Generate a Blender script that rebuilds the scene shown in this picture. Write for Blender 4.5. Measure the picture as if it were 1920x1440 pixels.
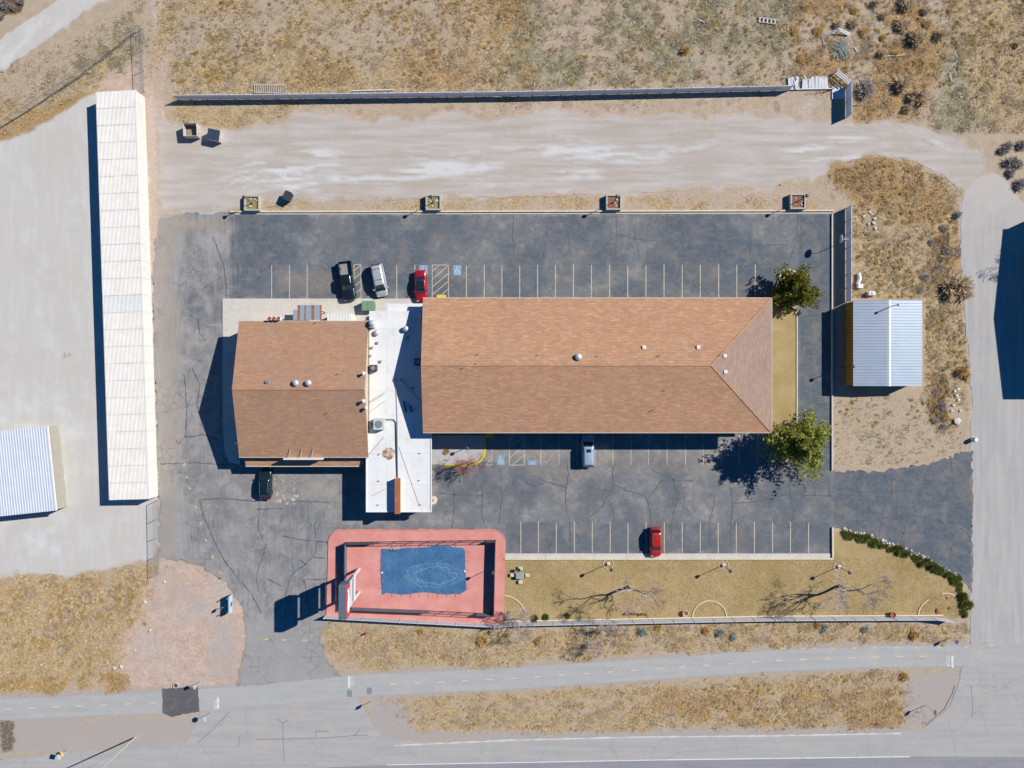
import bpy, bmesh, math, random
import numpy as np
from mathutils import Vector, Matrix

# ------------------------------------------------------------------ scene, camera, light
for o in list(bpy.data.objects): bpy.data.objects.remove(o)
SC = bpy.context.scene
COL = SC.collection
random.seed(7); RNG = np.random.default_rng(11)
R = math.radians

CAM_H = 111.0            # drone height in metres
FPX = 1356.0             # focal length in photo pixels (1920 wide)
PPM = FPX / CAM_H        # pixels per metre on the ground

cd = bpy.data.cameras.new('camera'); cam = bpy.data.objects.new('camera', cd); COL.objects.link(cam)
cd.sensor_width = 36.0; cd.lens = 36.0 * FPX / 1920.0; cd.clip_start = 0.5; cd.clip_end = 8000
cam.location = (0, 0, CAM_H); cam.rotation_euler = (0, 0, 0)
SC.camera = cam

SUN_EL = R(39.5); SUN_DIR = Vector((0.910, 0.414, 0)).normalized()
wd = bpy.data.worlds.new('World'); SC.world = wd; wd.use_nodes = True
wn = wd.node_tree.nodes; wl = wd.node_tree.links
for n in list(wn): wn.remove(n)
sky = wn.new('ShaderNodeTexSky'); sky.sky_type = 'NISHITA'; sky.sun_disc = False
sky.sun_elevation = SUN_EL; sky.sun_rotation = math.atan2(SUN_DIR.x, SUN_DIR.y)
sky.altitude = 1800; sky.air_density = 1.0; sky.dust_density = 0.1; sky.ozone_density = 6.0
bg = wn.new('ShaderNodeBackground'); bg.inputs['Strength'].default_value = 0.07
wo = wn.new('ShaderNodeOutputWorld')
hs = wn.new('ShaderNodeHueSaturation'); hs.inputs['Saturation'].default_value = 1.28   # thin, very blue high-desert sky
wl.new(sky.outputs[0], hs.inputs['Color']); wl.new(hs.outputs[0], bg.inputs[0]); wl.new(bg.outputs[0], wo.inputs[0])

sd = bpy.data.lights.new('sun', 'SUN'); sun = bpy.data.objects.new('sun', sd); COL.objects.link(sun)
sd.energy = 4.6; sd.angle = R(0.53); sd.color = (1.0, 0.955, 0.89)
ldir = Vector((-SUN_DIR.x * math.cos(SUN_EL), -SUN_DIR.y * math.cos(SUN_EL), -math.sin(SUN_EL)))
sun.rotation_euler = ldir.to_track_quat('-Z', 'Y').to_euler(); sun.location = (60, 30, 80)

vs = SC.view_settings
vs.view_transform = 'Standard'; vs.look = 'None'; vs.exposure = 0.47; vs.gamma = 1.0
vs.use_curve_mapping = False

# ------------------------------------------------------------------ helpers
def W(px, py, z=0.0):
    k = (CAM_H - z) / FPX
    return Vector(((px - 960) * k, (720 - py) * k, z))

def lin(c):
    c = c / 255.0
    return c / 12.92 if c <= 0.04045 else ((c + 0.055) / 1.055) ** 2.4
EXPK = 1.26
def A(r, g, b):           # colour seen on a sunlit level surface (sRGB) -> base colour
    return tuple(min(0.9, lin(v) / EXPK) for v in (r, g, b)) + (1.0,)

def tag(o, label=None, cat=None, group=None, kind=None):
    if label: o['label'] = label
    if cat: o['category'] = cat
    if group: o['group'] = group
    if kind: o['kind'] = kind
    return o

def thing(name, loc, label, cat, group=None, rz=0.0):
    o = bpy.data.objects.new(name, None); COL.objects.link(o)
    o.location = loc; o.rotation_euler = (0, 0, rz); o.empty_display_size = 0.3
    return tag(o, label, cat, group)

def wloc(o):
    v = Vector((0, 0, 0))
    while o is not None:
        v = v + Vector(o.location); o = o.parent
    return v

class MB:
    """collects faces; obj() links them as ONE mesh object"""
    def __init__(s): s.v = []; s.f = []; s.m = []; s.mi = 0
    def add(s, vs_, fs_):
        b = len(s.v); s.v += [tuple(p) for p in vs_]
        s.f += [tuple(b + i for i in f) for f in fs_]; s.m += [s.mi] * len(fs_); return s
    def box(s, x0, y0, z0, x1, y1, z1):
        return s.add([(x0,y0,z0),(x1,y0,z0),(x1,y1,z0),(x0,y1,z0),(x0,y0,z1),(x1,y0,z1),(x1,y1,z1),(x0,y1,z1)],
                     [(0,3,2,1),(4,5,6,7),(0,1,5,4),(1,2,6,5),(2,3,7,6),(3,0,4,7)])
    def prism(s, poly, z0, z1):
        n = len(poly)
        v = [(p[0], p[1], z0) for p in poly] + [(p[0], p[1], z1) for p in poly]
        f = [tuple(range(n - 1, -1, -1)), tuple(range(n, 2 * n))]
        f += [(i, (i + 1) % n, n + (i + 1) % n, n + i) for i in range(n)]
        return s.add(v, f)
    def beam(s, a, b, w, h=None, up=(0, 0, 1)):
        a = Vector(a); b = Vector(b); h = h or w
        d = (b - a).normalized(); u = Vector(up)
        if abs(d.dot(u)) > 0.98: u = Vector((1, 0, 0))
        x = d.cross(u).normalized() * (w / 2); y = x.cross(d).normalized() * (h / 2)
        v = [a - x - y, a + x - y, a + x + y, a - x + y, b - x - y, b + x - y, b + x + y, b - x + y]
        return s.add(v, [(3,2,1,0),(4,5,6,7),(0,1,5,4),(1,2,6,5),(2,3,7,6),(3,0,4,7)])
    def tube(s, pts, rad, n=8, caps=True):
        pts = [Vector(p) for p in pts]; m = len(pts)
        if not isinstance(rad, (list, tuple)): rad = [rad] * m
        v = []; f = []
        for i, p in enumerate(pts):
            d = (pts[min(i + 1, m - 1)] - pts[max(i - 1, 0)]).normalized()
            u = Vector((0, 0, 1)) if abs(d.z) < 0.95 else Vector((1, 0, 0))
            x = d.cross(u).normalized(); y = x.cross(d)
            for k in range(n):
                a = 2 * math.pi * k / n
                v.append(p + (x * math.cos(a) + y * math.sin(a)) * rad[i])
        for i in range(m - 1):
            for k in range(n):
                f.append((i*n+k, i*n+(k+1)%n, (i+1)*n+(k+1)%n, (i+1)*n+k))
        if caps:
            f.append(tuple(range(n))); f.append(tuple(range(m*n-1, (m-1)*n-1, -1)))
        return s.add(v, f)
    def lathe(s, prof, n=16, c=(0, 0, 0)):
        v = []; f = []
        for (r, z) in prof:
            for k in range(n):
                a = 2 * math.pi * k / n
                v.append((c[0] + r * math.cos(a), c[1] + r * math.sin(a), c[2] + z))
        for i in range(len(prof) - 1):
            for k in range(n):
                f.append((i*n+k, i*n+(k+1)%n, (i+1)*n+(k+1)%n, (i+1)*n+k))
        m = len(prof)
        if prof[0][0] > 1e-4: f.append(tuple(range(n - 1, -1, -1)))
        if prof[-1][0] > 1e-4: f.append(tuple(range((m-1)*n, m*n)))
        return s.add(v, f)
    def obj(s, name, mat, parent=None, world=True, smooth=False):
        me = bpy.data.meshes.new(name)
        off = wloc(parent) if (parent is not None and world) else Vector((0, 0, 0))
        me.from_pydata([(p[0]-off.x, p[1]-off.y, p[2]-off.z) for p in s.v], [], s.f)
        for mt in (mat if isinstance(mat, (list, tuple)) else [mat]): me.materials.append(mt)
        if isinstance(mat, (list, tuple)):
            me.polygons.foreach_set('material_index', s.m)
        if smooth: me.polygons.foreach_set('use_smooth', [True] * len(s.f))
        me.update()
        o = bpy.data.objects.new(name, me); COL.objects.link(o); o.parent = parent
        return o

def inst(src, name, loc, parent=None, rz=0.0, scale=None):
    o = bpy.data.objects.new(name, src.data); COL.objects.link(o); o.parent = parent
    o.location = loc; o.rotation_euler = (0, 0, rz)
    if scale: o.scale = scale
    return o

def copy_tree(src, parent=None):
    c = src.copy(); COL.objects.link(c); c.parent = parent
    for ch in list(src.children): copy_tree(ch, c)
    return c

def bevel(o, w=0.02, seg=2):
    m = o.modifiers.new('bevel', 'BEVEL'); m.width = w; m.segments = seg; m.limit_method = 'ANGLE'; return o

# ------------------------------------------------------------------ value noise (numpy)
def vnoise(x, y, seed=0):
    ix = np.floor(x).astype(np.int64); iy = np.floor(y).astype(np.int64)
    fx = x - ix; fy = y - iy
    fx = fx * fx * (3 - 2 * fx); fy = fy * fy * (3 - 2 * fy)
    def hsh(a, b):
        h = (a * 374761393 + b * 668265263 + seed * 974634777) & 0x7fffffff
        h = ((h ^ (h >> 13)) * 1274126177) & 0x7fffffff
        return ((h ^ (h >> 16)) & 0xffff) / 65535.0
    a = hsh(ix, iy); b = hsh(ix + 1, iy); c = hsh(ix, iy + 1); d = hsh(ix + 1, iy + 1)
    return (a * (1 - fx) + b * fx) * (1 - fy) + (c * (1 - fx) + d * fx) * fy
def fbm(x, y, scale, octv=4, seed=0):
    t = np.zeros_like(x, dtype=float); amp = 0.5; tot = 0; s = 1.0 / scale
    for k in range(octv):
        t += amp * vnoise(x * s + 17.3 * k, y * s - 9.1 * k, seed + k * 31); tot += amp
        amp *= 0.55; s *= 2.03
    return t / tot
def sdf_poly(x, y, poly):
    d = np.full(x.shape, 1e9); inside = np.zeros(x.shape, bool); n = len(poly)
    for i in range(n):
        ax, ay = poly[i]; bx, by = poly[(i + 1) % n]
        ex, ey = bx - ax, by - ay; L = ex * ex + ey * ey + 1e-9
        t = np.clip(((x - ax) * ex + (y - ay) * ey) / L, 0, 1)
        d = np.minimum(d, (x - ax - t * ex) ** 2 + (y - ay - t * ey) ** 2)
        if ay != by:
            c = ((ay > y) != (by > y)) & (x < (bx - ax) * (y - ay) / (by - ay) + ax)
            inside ^= c
    d = np.sqrt(d)
    return np.where(inside, -d, d)
def sdf_line(x, y, pts):
    d = np.full(x.shape, 1e9)
    for (ax, ay), (bx, by) in zip(pts[:-1], pts[1:]):
        ex, ey = bx - ax, by - ay; L = ex * ex + ey * ey + 1e-9
        t = np.clip(((x - ax) * ex + (y - ay) * ey) / L, 0, 1)
        d = np.minimum(d, (x - ax - t * ex) ** 2 + (y - ay - t * ey) ** 2)
    return np.sqrt(d)
def sstep(t): t = np.clip(t, 0, 1); return t * t * (3 - 2 * t)

# ------------------------------------------------------------------ material helpers
class NT:
    def __init__(s, name):
        s.m = bpy.data.materials.new(name); s.m.use_nodes = True
        s.n = s.m.node_tree.nodes; s.l = s.m.node_tree.links
        s.b = s.n['Principled BSDF']; s.pos = None
    def P(s):
        if s.pos is None:
            s.pos = s.n.new('ShaderNodeNewGeometry').outputs['Position']
        return s.pos
    def vec(s, scale=(1, 1, 1), rot=0.0, obj=False):
        mp = s.n.new('ShaderNodeMapping'); mp.inputs['Scale'].default_value = scale
        mp.inputs['Rotation'].default_value = (0, 0, rot)
        if obj: s.l.new(s.n.new('ShaderNodeTexCoord').outputs['Object'], mp.inputs[0])
        else: s.l.new(s.P(), mp.inputs[0])
        return mp.outputs[0]
    def noise(s, scale, detail=3.0, rough=0.55, vec=None, dist=0.0):
        t = s.n.new('ShaderNodeTexNoise'); t.inputs['Scale'].default_value = scale
        t.inputs['Detail'].default_value = detail; t.inputs['Roughness'].default_value = rough
        t.inputs['Distortion'].default_value = dist
        s.l.new(vec if vec is not None else s.P(), t.inputs['Vector']); return t.outputs['Fac']
    def vor(s, scale, feat='F1', vec=None, out='Distance'):
        t = s.n.new('ShaderNodeTexVoronoi'); t.feature = feat; t.inputs['Scale'].default_value = scale
        s.l.new(vec if vec is not None else s.P(), t.inputs['Vector']); return t.outputs[out]
    def math(s, op, a, b=None, clamp=False):
        t = s.n.new('ShaderNodeMath'); t.operation = op; t.use_clamp = clamp
        for i, q in enumerate((a, b)):
            if q is None: continue
            if isinstance(q, (int, float)): t.inputs[i].default_value = q
            else: s.l.new(q, t.inputs[i])
        return t.outputs[0]
    def rng(s, v, a, b, c=0.0, d=1.0, smooth=False):
        t = s.n.new('ShaderNodeMapRange'); t.clamp = True
        if smooth: t.interpolation_type = 'SMOOTHSTEP'
        s.l.new(v, t.inputs[0])
        for i, q in enumerate((a, b, c, d)): t.inputs[1 + i].default_value = q
        return t.outputs[0]
    def mix(s, fac, a, b, mode='MIX'):
        t = s.n.new('ShaderNodeMix'); t.data_type = 'RGBA'; t.blend_type = mode
        for i, q in ((0, fac), (6, a), (7, b)):
            if isinstance(q, (int, float)): t.inputs[i].default_value = q
            elif isinstance(q, (tuple, list)): t.inputs[i].default_value = tuple(q)[:3] + (1.0,)
            else: s.l.new(q, t.inputs[i])
        return t.outputs[2]
    def attr(s, name):
        t = s.n.new('ShaderNodeAttribute'); t.attribute_name = name
        sp = s.n.new('ShaderNodeSeparateColor'); s.l.new(t.outputs['Color'], sp.inputs[0])
        return sp.outputs[0], sp.outputs[1], sp.outputs[2]
    def attrc(s, name):
        t = s.n.new('ShaderNodeAttribute'); t.attribute_name = name; return t.outputs['Color']
    def scale(s, col, fac):
        t = s.n.new('ShaderNodeVectorMath'); t.operation = 'SCALE'
        s.l.new(col, t.inputs[0])
        if isinstance(fac, (int, float)): t.inputs['Scale'].default_value = fac
        else: s.l.new(fac, t.inputs['Scale'])
        return t.outputs[0]
    def bump(s, h, strength=0.5, dist=0.05):
        t = s.n.new('ShaderNodeBump'); t.inputs['Strength'].default_value = strength
        t.inputs['Distance'].default_value = dist; s.l.new(h, t.inputs['Height'])
        s.l.new(t.outputs[0], s.b.inputs['Normal'])
    def fin(s, col, rough=0.9, metal=0.0, spec=0.3):
        if isinstance(col, (tuple, list)): s.b.inputs['Base Color'].default_value = tuple(col)[:3] + (1.0,)
        else: s.l.new(col, s.b.inputs['Base Color'])
        if isinstance(rough, (int, float)): s.b.inputs['Roughness'].default_value = rough
        else: s.l.new(rough, s.b.inputs['Roughness'])
        s.b.inputs['Metallic'].default_value = metal
        s.b.inputs['Specular IOR Level'].default_value = spec
        return s.m

def simple(name, c, rough=0.8, var=0.14, scale=2.0, metal=0.0, spec=0.3, dirt=None, dirtamt=0.35, bump=0.0):
    t = NT(name)
    n = t.noise(scale, 4.0, 0.6)
    f = t.rng(n, 0.3, 0.7, 1 - var, 1 + var)
    base = t.mix(0.0, c, c)
    col = t.scale(base, f)
    if dirt is not None:
        n2 = t.noise(scale * 0.35, 5.0, 0.65)
        col = t.mix(t.rng(n2, 0.5, 0.72, 0.0, dirtamt), col, dirt)
    if bump: t.bump(n, bump, 0.03)
    return t.fin(col, rough, metal, spec)
# ------------------------------------------------------------------ ground cover masks (laid out in ground metres * PPM = plan pixels)
RX0, RX1, RY0, RY1, RS = -160, 2080, -160, 1600, 3
gx, gy = np.meshgrid(np.arange(RX0, RX1, RS, dtype=float), np.arange(RY0, RY1, RS, dtype=float))
wx = gx + (fbm(gx, gy, 45, 4, 3) - 0.5) * 44; wy = gy + (fbm(gx, gy, 45, 4, 9) - 0.5) * 44
wx2 = gx + (fbm(gx, gy, 14, 3, 13) - 0.5) * 12; wy2 = gy + (fbm(gx, gy, 14, 3, 19) - 0.5) * 12
def soft(poly, s=14, warp=2):
    x, y = ((gx, gy), (wx2, wy2), (wx, wy))[warp]
    return sstep(0.5 - sdf_poly(x, y, poly) / (2 * s))
def band(pts, w, s=6, warp=1):
    x, y = ((gx, gy), (wx2, wy2), (wx, wy))[warp]
    return sstep(0.5 - (sdf_line(x, y, pts) - w) / (2 * s))
nA = fbm(gx, gy, 70, 5, 41); nB = fbm(gx, gy, 28, 4, 43); nC = fbm(gx, gy, 9, 3, 47); nD = fbm(gx, gy, 130, 4, 51)
nH = fbm(gx / 6.0, gy, 9, 4, 53)            # streaks along x
nV = fbm(gx, gy / 7.0, 8, 4, 57)            # streaks along y

YARD = [(-160,345),(0,262),(90,215),(150,182),(200,172),(262,172),(278,300),(296,930),(300,1012),(285,1048),(200,1066),(120,1080),(60,1076),(0,1086),(-160,1095)]
DRIVE = [(292,220),(420,246),(560,222),(960,212),(1300,214),(1560,226),(1700,224),(1790,248),(1850,296),(1885,362),(1808,372),(1772,330),(1690,294),(1600,298),(1540,322),(1440,352),(1200,362),(900,372),(600,378),(450,392),(300,404)]
DIRTROAD = [(-160,180),(0,72),(108,0),(240,-100),(330,-100),(192,0),(0,138),(-160,245)]
SIDE = [(1800,385),(1812,352),(1836,330),(1868,325),(1896,352),(1950,420),(2010,440),(2010,1204),(1820,1208),(1818,1100),(1818,850),(1822,760),(1815,640),(1803,520)]
LOT = [(428,400),(1000,399),(1561,398),(1561,884),(1640,884),(1740,870),(1800,852),(1822,846),(1822,1112),(1812,1092),(1760,1062),(1700,1035),(1640,1010),(1578,988),(1561,990),(1561,1040),(944,1040),(944,1010),(930,992),(630,992),(616,1010),(612,1158),(600,1200),(618,1240),(640,1268),(445,1290),(448,1270),(461,1205),(455,1140),(425,1092),(375,1062),(318,1046),(300,1040),(297,930),(285,520),(300,410),(340,402)]
PATH_C = [(-160,1342),(0,1330),(300,1317),(480,1304),(660,1286),(960,1272),(1200,1256),(1440,1239),(1620,1232),(1800,1229),(1990,1222)]
HWY = [(-160,1436),(0,1424),(150,1410),(260,1398),(345,1392),(372,1350),(380,1310),(640,1292),(672,1310),(690,1345),(720,1385),(820,1391),(960,1387),(1200,1381),(1440,1378),(1640,1378),(1730,1366),(1782,1325),(1800,1270),(1806,1240),(2010,1236),(2010,1600),(-160,1600)]
LAWN = [(944,1049),(1562,1047),(1563,996),(1580,1000),(1640,1020),(1700,1046),(1760,1074),(1806,1104),(1816,1150),(1790,1160),(1440,1158),(960,1168),(940,1168),(944,1100)]
STRIP = [(1440,560),(1494,560),(1494,800),(1440,800)]
DIRTSW = [(318,1046),(375,1062),(425,1092),(455,1140),(461,1205),(448,1270),(440,1290),(230,1296),(225,1200),(255,1130),(290,1060)]

def pathband(extra): return band(PATH_C, 18.5 + extra, 1.5, 0)

m = {}
LANE_C = [(250,470),(330,380),(400,325),(480,298),(620,290),(960,290),(1300,280),(1560,258),(1700,260),(1785,288),(1838,335),(1862,400),(1868,520),(1870,800),(1872,1200)]
_bd = np.full(gx.shape, 1e9); lane_t = np.zeros_like(gx); lane_d = np.zeros_like(gx); _acc = 0.0
for (ax_, ay_), (bx_, by_) in zip(LANE_C[:-1], LANE_C[1:]):
    ex, ey = bx_-ax_, by_-ay_; L_ = math.hypot(ex, ey)
    tt = np.clip(((gx-ax_)*ex+(gy-ay_)*ey)/(L_*L_), 0, 1); dd = np.hypot(gx-ax_-tt*ex, gy-ay_-tt*ey); sg = np.sign(ex*(gy-ay_)-ey*(gx-ax_))
    sel_ = dd < _bd; _bd = np.where(sel_, dd, _bd); lane_t = np.where(sel_, _acc+tt*L_, lane_t); lane_d = np.where(sel_, dd*sg, lane_d); _acc += L_
lane_d2 = lane_d + (fbm(gx, gy, 60, 3, 77) - 0.5) * 10
trk = fbm(lane_t / 70.0, lane_d2 / 3.2, 1.6, 4, 81); trk2 = fbm(lane_t / 120.0, lane_d2 / 6.0, 1.5, 3, 83); patchy = fbm(lane_t / 5.0, lane_d2, 26, 3, 85)
swx = gx + (fbm(gx, gy, 120, 3, 61) - 0.5) * 160; swy = gy + (fbm(gx, gy, 120, 3, 63) - 0.5) * 160
swirl = fbm(swx / 4.0, swy, 14, 4, 65)
m['drive'] = np.maximum(soft(DRIVE, 14, 2), soft([(285,205),(430,250),(430,410),(285,420)], 25, 2))
m['gravel'] = np.maximum.reduce([soft(YARD, 8, 1), soft(DRIVE, 12, 2) * (0.5 + 0.8 * nB), soft(DIRTROAD, 6, 1), soft(SIDE, 10, 1),
                                soft([(285,205),(430,250),(430,410),(285,420)], 25, 2) * 0.5])
m['white'] = soft([(400,330),(480,285),(760,262),(1000,268),(1350,262),(1560,240),(1700,246),(1780,280),(1690,290),(1400,310),(1200,325),(980,345),(640,352),(420,352)], 20, 2) * sstep((trk - 0.46) * 7.0) * sstep((patchy - 0.30) * 3.5) * 0.85 \
    + 0.38 * soft(YARD, 20, 1) * sstep((0.5 * swirl + 0.5 * nV - 0.40) * 4.0) * (0.2 + 1.0 * nB) + 0.5 * soft(DIRTROAD, 6, 1) * sstep((fbm((gx + gy), (gx - gy) / 6, 8, 3, 71) - 0.45) * 4) \
    + 0.5 * soft([(-160,740),(110,740),(150,800),(120,1060),(-160,1060)], 40, 2) * sstep((nB - 0.36) * 2.4)
for k in range(5):   # curved tyre lines where the drive bends
    m['white'] += 0.30 * band([(640,322+k*6),(520,318+k*8),(450,336+k*9),(395,372+k*9)], 2.0, 2.5, 1)
m['pink'] = np.maximum.reduce([soft(DIRTSW, 12, 1), soft([(120,190),(200,130),(262,95),(290,150),(290,215),(262,172),(180,170)], 14, 2),
    band([(283,-60),(294,90),(283,190),(294,330)], 3.5, 4, 1) * 0.95, band([(300,-60),(312,90),(302,190),(312,330)], 3.5, 4, 1) * 0.95, band([(290,0),(303,90),(292,190),(303,330)], 14, 8, 1) * 0.45, 0.6 * soft([(600,330),(1500,330),(1500,398),(600,398)], 18, 2) * nB * 1.6,
    0.8 * soft([(330,196),(1560,180),(1560,240),(330,240)], 16, 2) * sstep((nB - 0.35) * 4),
    0.55 * soft([(270,170),(300,170),(300,930),(285,930)], 6, 1), 0.22 * soft([(1562,745),(1740,740),(1790,800),(1810,850),(1740,872),(1562,880)], 12, 1),
    0.4 * soft([(-160,1350),(360,1338),(360,1395),(-160,1430)], 8, 1), 0.5 * soft([(960,60),(1080,20),(1140,60),(1060,110)], 30, 2)])
m['pink'] = np.maximum(m['pink'], 0.9 * band([(617,195),(624,255),(630,300),(632,322),(648,342),(672,362)], 3, 3, 1))
m['pink'] = np.maximum.reduce([m['pink'], 0.5 * soft(DRIVE, 10, 2) * sstep((trk2 - 0.52) * 7), 0.5 * soft([(40,462),(58,470),(62,520),(50,530),(45,490)], 5, 2), 0.45 * soft([(88,650),(104,650),(104,680),(90,690)], 5, 2), 0.45 * soft([(170,885),(186,885),(186,915),(172,920)], 5, 2), 0.4 * soft([(20,1015),(65,1015),(65,1035),(20,1035)], 6, 2)])
m['straw'] = np.maximum.reduce([soft([(-160,1085),(60,1080),(180,1075),(290,1060),(250,1140),(230,1230),(200,1290),(-160,1310)], 24, 2) * (0.45 + 0.55 * sstep((nA - 0.30) * 5)),
    soft([(320,-160),(960,-160),(960,165),(330,178)], 25, 2) * sstep((nA - 0.30) * 3.5), soft([(1780,-160),(2080,-160),(2080,260),(1840,240),(1800,120)], 30, 2) * 0.9,
    soft([(-160,180),(60,200),(160,120),(262,20),(300,-60),(240,60),(180,175),(100,215),(0,262),(-160,345)], 10, 1) * 0.85,
    soft([(606,1168),(930,1180),(1440,1168),(1810,1168),(1815,1195),(1440,1212),(960,1240),(680,1255),(622,1240)], 7, 2) * (0.5 + 0.5 * sstep((nB - 0.34) * 5)),
    soft([(745,1312),(960,1300),(1440,1268),(1690,1258),(1700,1360),(1440,1366),(960,1376),(780,1368)], 9, 1) * (0.35 + 0.6 * sstep((nH - 0.36) * 5)),
    soft([(1598,300),(1700,296),(1795,350),(1800,520),(1812,640),(1815,760),(1730,740),(1730,560),(1598,560)], 10, 1) * 0.75,
    0.8 * soft([(430,372),(1560,365),(1560,397),(430,397)], 6, 1) * sstep((nB - 0.38) * 4),
    0.75 * soft([(330,194),(560,194),(540,240),(400,245),(330,225)], 14, 2), 0.8 * soft([(275,150),(330,60),(345,0),(300,0)], 12, 1)])
m['olive'] = np.maximum.reduce([soft([(930,-160),(1500,-160),(1500,165),(930,175)], 50, 2) * sstep((nA - 0.33) * 4.0), 0.9 * soft([(1760,60),(1840,60),(1860,240),(1760,250)], 25, 2),
    0.8 * soft([(1610,430),(1700,380),(1720,560),(1620,560)], 20, 2) * nB * 1.7, 0.7 * soft([(1730,560),(1800,560),(1812,720),(1740,720)], 16, 2),
    0.6 * soft([(60,180),(260,10),(280,90),(120,190)], 22, 2), 0.55 * soft([(330,120),(480,100),(480,170),(330,175)], 22, 2), 0.28 * soft([(1562,750),(1780,750),(1800,850),(1700,870),(1562,880)], 18, 2) * nB * 1.8])
m['orange'] = np.maximum.reduce([soft([(1490,-160),(1770,-160),(1770,130),(1720,215),(1610,220),(1490,130)], 26, 2) * sstep((nA - 0.30) * 4),
    soft([(1545,300),(1640,288),(1720,318),(1780,360),(1780,400),(1700,420),(1600,385),(1545,330)], 12, 2) * 0.95,
    soft([(1180,1300),(1440,1285),(1680,1300),(1690,1362),(1440,1360),(1180,1340)], 12, 2) * sstep((nB - 0.35) * 4), soft([(1590,1322),(1688,1315),(1690,1362),(1600,1366)], 6, 1),
    sstep((nA - 0.58) * 7) * soft([(330,-160),(1000,-160),(1000,160),(330,175)], 20, 2), soft([(190,1262),(240,1262),(245,1292),(200,1296)], 6, 1), soft([(1740,430),(1800,430),(1800,520),(1745,500)], 14, 2) * 0.8,
    soft([(1730,700),(1780,700),(1790,810),(1750,815)], 12, 2) * 0.6, 0.9 * soft([(60,205),(150,178),(180,172),(60,245),(-60,290),(-60,262)], 6, 1), 0.8 * soft([(0,1265),(120,1275),(120,1300),(0,1300)], 8, 2)])
m['grey'] = np.maximum.reduce([0.75 * soft([(-160,1350),(372,1338),(372,1395),(-160,1430)], 10, 2), 0.5 * soft(DIRTSW, 14, 2) * sstep((nA - 0.45) * 4), pathband(7) * 0.8, band([(700,1380),(960,1380),(1440,1372),(1700,1368)], 9, 5, 1) * 0.9, soft([(0,1296),(300,1288),(300,1300),(0,1315)], 6, 1) * 0.7,
    soft([(690,1310),(760,1310),(800,1380),(700,1385)], 12, 1) * 0.9, soft([(1700,1262),(1800,1255),(1790,1320),(1720,1368),(1690,1340)], 12, 1) * 0.85,
    0.5 * sstep((nD - 0.55) * 6) * soft([(330,-160),(1480,-160),(1480,165),(330,178)], 20, 2)])
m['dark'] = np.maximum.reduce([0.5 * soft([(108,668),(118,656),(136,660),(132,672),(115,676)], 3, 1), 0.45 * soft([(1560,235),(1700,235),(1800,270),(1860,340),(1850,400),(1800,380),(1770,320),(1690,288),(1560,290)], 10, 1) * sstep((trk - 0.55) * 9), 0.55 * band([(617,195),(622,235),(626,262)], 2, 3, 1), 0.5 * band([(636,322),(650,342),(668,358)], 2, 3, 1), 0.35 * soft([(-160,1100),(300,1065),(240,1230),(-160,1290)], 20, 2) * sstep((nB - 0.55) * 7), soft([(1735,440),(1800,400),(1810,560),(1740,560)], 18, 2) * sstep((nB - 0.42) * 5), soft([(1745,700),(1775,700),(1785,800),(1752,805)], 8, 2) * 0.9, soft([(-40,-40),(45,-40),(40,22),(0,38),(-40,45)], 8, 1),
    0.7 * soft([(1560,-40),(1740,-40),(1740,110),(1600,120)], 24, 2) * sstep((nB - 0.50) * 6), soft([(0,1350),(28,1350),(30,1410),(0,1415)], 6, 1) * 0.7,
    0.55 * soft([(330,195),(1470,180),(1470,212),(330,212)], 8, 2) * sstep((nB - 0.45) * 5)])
# asphalt masks
m['scrub'] = np.maximum.reduce([soft([(320,-160),(2080,-160),(2080,250),(1850,250),(1700,215),(1500,165),(330,176)], 12, 1) * 0.55, soft([(1598,300),(1795,340),(1815,760),(1730,740),(1730,560),(1598,560)], 10, 1) * 0.5, soft([(-160,200),(262,20),(262,95),(120,190),(-160,330)], 10, 1) * 0.5,
    soft([(700,1312),(1700,1258),(1740,1360),(780,1372)], 9, 1) * 0.3, soft([(606,1168),(1815,1168),(1815,1200),(622,1240)], 7, 1) * 0.3])
m['seal'] = np.maximum.reduce([soft([(430,398),(1562,398),(1562,562),(430,562)], 8, 1) * (0.55 + 0.40 * sstep((nA - 0.36) * 4)), soft([(1495,398),(1562,398),(1562,885),(1495,885)], 8, 0) * 0.95,
    soft([(1562,880),(1830,840),(1830,1120),(1562,985)], 6, 1), soft([(810,860),(1562,860),(1562,1042),(944,1042),(810,960)], 10, 1) * (0.40 + 0.35 * sstep((nA - 0.40) * 4)), 0.8 * soft([(944,978),(1562,978),(1562,1042),(944,1042)], 8, 1) * (0.4 + nB),
    0.8 * soft([(355,500),(425,470),(430,620),(340,600)], 20, 2) * sstep((nB - 0.35) * 4), 0.55 * soft([(400,930),(640,930),(615,1050),(470,1060)], 20, 2) * sstep((nA - 0.40) * 4),
    0.55 * soft([(500,985),(1562,975),(1562,1000),(500,1000)], 10, 1)])
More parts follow.
